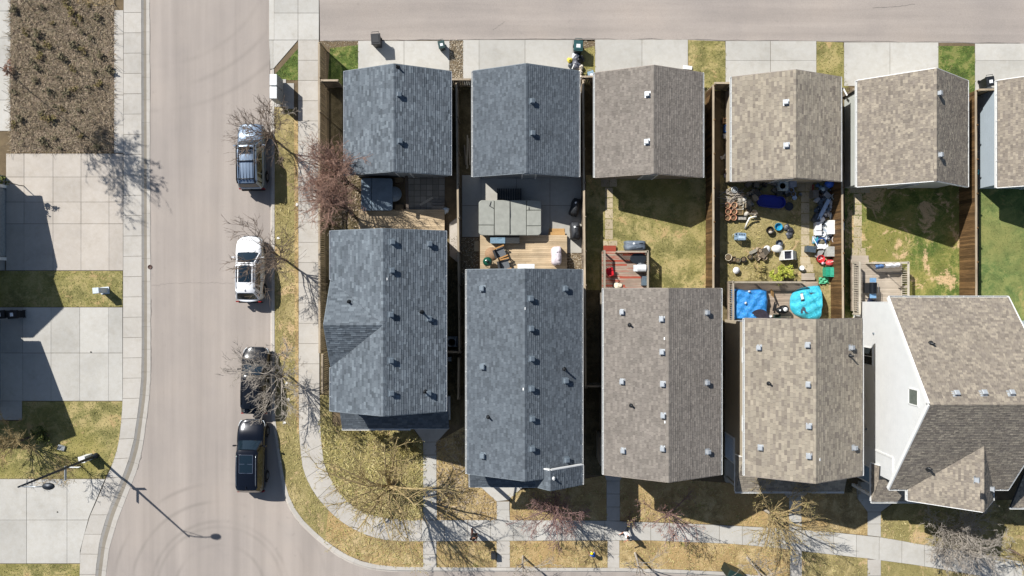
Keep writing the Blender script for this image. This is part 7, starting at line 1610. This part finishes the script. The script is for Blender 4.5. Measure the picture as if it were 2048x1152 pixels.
root = tarp('cyan tarp stretched into a half dome at the right end of the weathered deck', cyan_fn, 26, 30, Vector((c2.x,c2.y,.57)), 1, '#36b4cc', 2)
mb = MB(); mb.grid(1, 14, lambda u, v: (W2/2+.01, (v-.5)*D2*.98, .02+u*.6*math.sqrt(max(0,1-(2*v-1)**2*.97)))); part('end_flap', mb, plain('#1b8fb0', .4), root); mb = MB(); mb.box((W2*.1,0,.25), (W2*.6,D2*.6,.5)); part('stored_frame', mb, plain('#3a4450', .7), root)
for x, y, W_, D_, z, lb in ((1604,593,.35,.4,1.55,'pale patch board holding down the top of the cyan tarp'),): mb = MB(); mb.box((0,0,0), (W_*.5,D_,.03), .1); solo('tarp_patch', mb, plain('#cfe3e2', .5), lb, 'board', P(x,y,1.28), .1)
for i, (x, y, lb) in enumerate(((1498,583,'white stone weighting the top edge of the blue tarp'),(1491,606,'pale stone weighting the middle of the blue tarp'))): junk('stone', lb, (x,y), 'stone', lambda m: m.ball((0,0,.04), .1, 8, 0, (1,.8,.7)), plain('#bfc3c2', .8), 1.22, i, 'stones on the blue tarp')
mb = MB(); mb.tube([(math.cos(R(a))*.62,math.sin(R(a))*.62,.5+.25*math.sin(R(a))) for a in range(0,181,15)], .02, 6); mb.add([(math.cos(R(a))*.6,math.sin(R(a))*.6,.49+.25*math.sin(R(a))) for a in range(0,181,15)], [tuple(range(13))]); solo('folding_screen', mb, plain('#2a2734', .6, var=.4), 'dark half round folding mesh lying on the blue tarp by the house', 'screen', P(1513,636,.9), R(-35))
root = thing('charcoal_smoker', 'black round smoker with white lid disc on the weathered deck', 'grill', P(1562,618,.56)); mb = MB(); mb.lathe([(.15,0),(.26,.2),(.29,.6),(.26,.75),(.0001,.82)], 18); part('drum', mb, BLACK, root); mb = MB(); mb.lathe([(.0001,.815),(.15,.81),(.15,.825),(.0001,.83)], 16); part('lid_disc', mb, WHITE_M, root); mb = MB(); mb.tube([(-.25,0,.3),(-.35,0,.6),(-.35,.0,.75)], .03, 6); part('handle', mb, CHAR, root)
root = thing('kettle_grill', 'small black kettle grill with a white cap left of the smoker', 'grill', P(1552,620,.56)); mb = MB(); mb.lathe([(.05,.3),(.17,.4),(.21,.55),(.17,.7),(.0001,.76)], 16); part('bowl', mb, BLACK, root); mb = MB(); mb.lathe([(.06,.75),(.07,.78),(.0001,.79)], 10); part('cap', mb, WHITE_M, root)
for k in range(3): a = k*2.09; mb = MB(); mb.tube([(math.cos(a)*.22,math.sin(a)*.22,0),(math.cos(a)*.12,math.sin(a)*.12,.4)], .014, 5); part('leg', mb, METAL_D, root)
pot('dark pot with yellow flowers right of the smoker', (1566,629), .2, .3, '#1c1d1e', plain('#c9b94e', .7, var=.5, scale=30)); board('black pole leaning up left of the kettle grill', (1546,622), (1550,604), .09, .75, '#17181b', 'pole', 'pole'); tray('dark green box below the kettle grill', (1552,632), .42, .24, .3, '#2a3a33', z=.56, fill=None); board('pale plank on the deck edge at the house wall', (1558,634), (1582,634), .14, .6, '#d8c4a4', 'plank', 'plank'); pot('small white round pot between blue tarp and kettle grill', (1539,632), .09, .2, '#dcdcdc', None, z=.56)

# ---- loose clutter in the shade and in the heap: many small things of a few kinds
rg = random.Random(77); KINDS = (('storage_box','box','#6d6a64'),('bucket','bucket','#8b8f94'),('flower_pot','pot','#7a5f4c'),('carton','carton','#8f8371'),('bottle','bottle','#9fb4bd'),('plastic_bag','bag','#c9c9c9'))
KW = {k: w for k, w, _ in KINDS}
CW = lambda h: (lambda r, g, b: ('dark' if max(r,g,b) < 85 else 'white' if min(r,g,b) > 195 else 'tan' if r-b > 18 else 'bluish' if b-r > 12 else 'grey'))(*(int(h[i:i+2],16) for i in (1,3,5)))
def small(kind, px, py, lb, grp, col, z=.115):
    mb = MB(); s = rg.uniform(.7, 1.3); rz = rg.uniform(0, 6.28)
    if kind in ('storage_box','carton'): mb.box((0,0,.16*s), (.36*s,.26*s,.32*s)); mb.box((0,0,.33*s), (.38*s,.28*s,.03))
    elif kind == 'plastic_bag': ph = rg.uniform(0,6); mb.grid(7, 6, lambda u, v: ((u-.5)*.42*s, (v-.5)*.32*s, .05+.16*s*math.sin(math.pi*u)*math.sin(math.pi*v)*(1+.5*math.sin(u*13+ph)*math.cos(v*11+ph))))
    elif kind == 'bottle': mb.lathe([(.07*s,0),(.08*s,.2*s),(.03*s,.28*s),(.03*s,.33*s),(.0001,.335*s)], 10)
    else: mb.lathe([(.12*s,0),(.17*s,.3*s),(.18*s,.3*s),(.15*s,.3*s),(.11*s,.05)], 14)
    solo(kind, mb, plain(col, .6, var=.3), lb, KW[kind], P(px,py,z), rz, grp)
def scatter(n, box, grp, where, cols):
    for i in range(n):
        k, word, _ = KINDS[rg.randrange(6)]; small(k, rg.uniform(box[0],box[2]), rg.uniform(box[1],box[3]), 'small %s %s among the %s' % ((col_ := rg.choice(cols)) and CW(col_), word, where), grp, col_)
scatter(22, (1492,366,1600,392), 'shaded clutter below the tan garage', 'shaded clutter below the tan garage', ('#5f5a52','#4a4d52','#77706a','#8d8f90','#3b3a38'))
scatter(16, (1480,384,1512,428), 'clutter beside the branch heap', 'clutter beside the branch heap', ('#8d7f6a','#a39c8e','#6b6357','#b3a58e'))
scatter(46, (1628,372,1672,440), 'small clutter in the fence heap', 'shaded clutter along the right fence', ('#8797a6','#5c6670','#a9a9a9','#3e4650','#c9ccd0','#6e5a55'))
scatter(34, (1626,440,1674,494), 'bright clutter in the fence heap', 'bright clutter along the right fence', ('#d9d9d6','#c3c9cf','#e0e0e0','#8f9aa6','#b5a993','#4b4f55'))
scatter(10, (1444,255,1458,352), 'small clutter in the narrow gap', 'clutter in the narrow garage gap', ('#b9b3a8','#8d7d6a','#c9c9c9','#6b5548'))
scatter(12, (1508,500,1528,520), 'clutter by the pot row', 'clutter at the end of the pot row', ('#6b5f50','#8d7d68','#4c463c','#a1907a'))
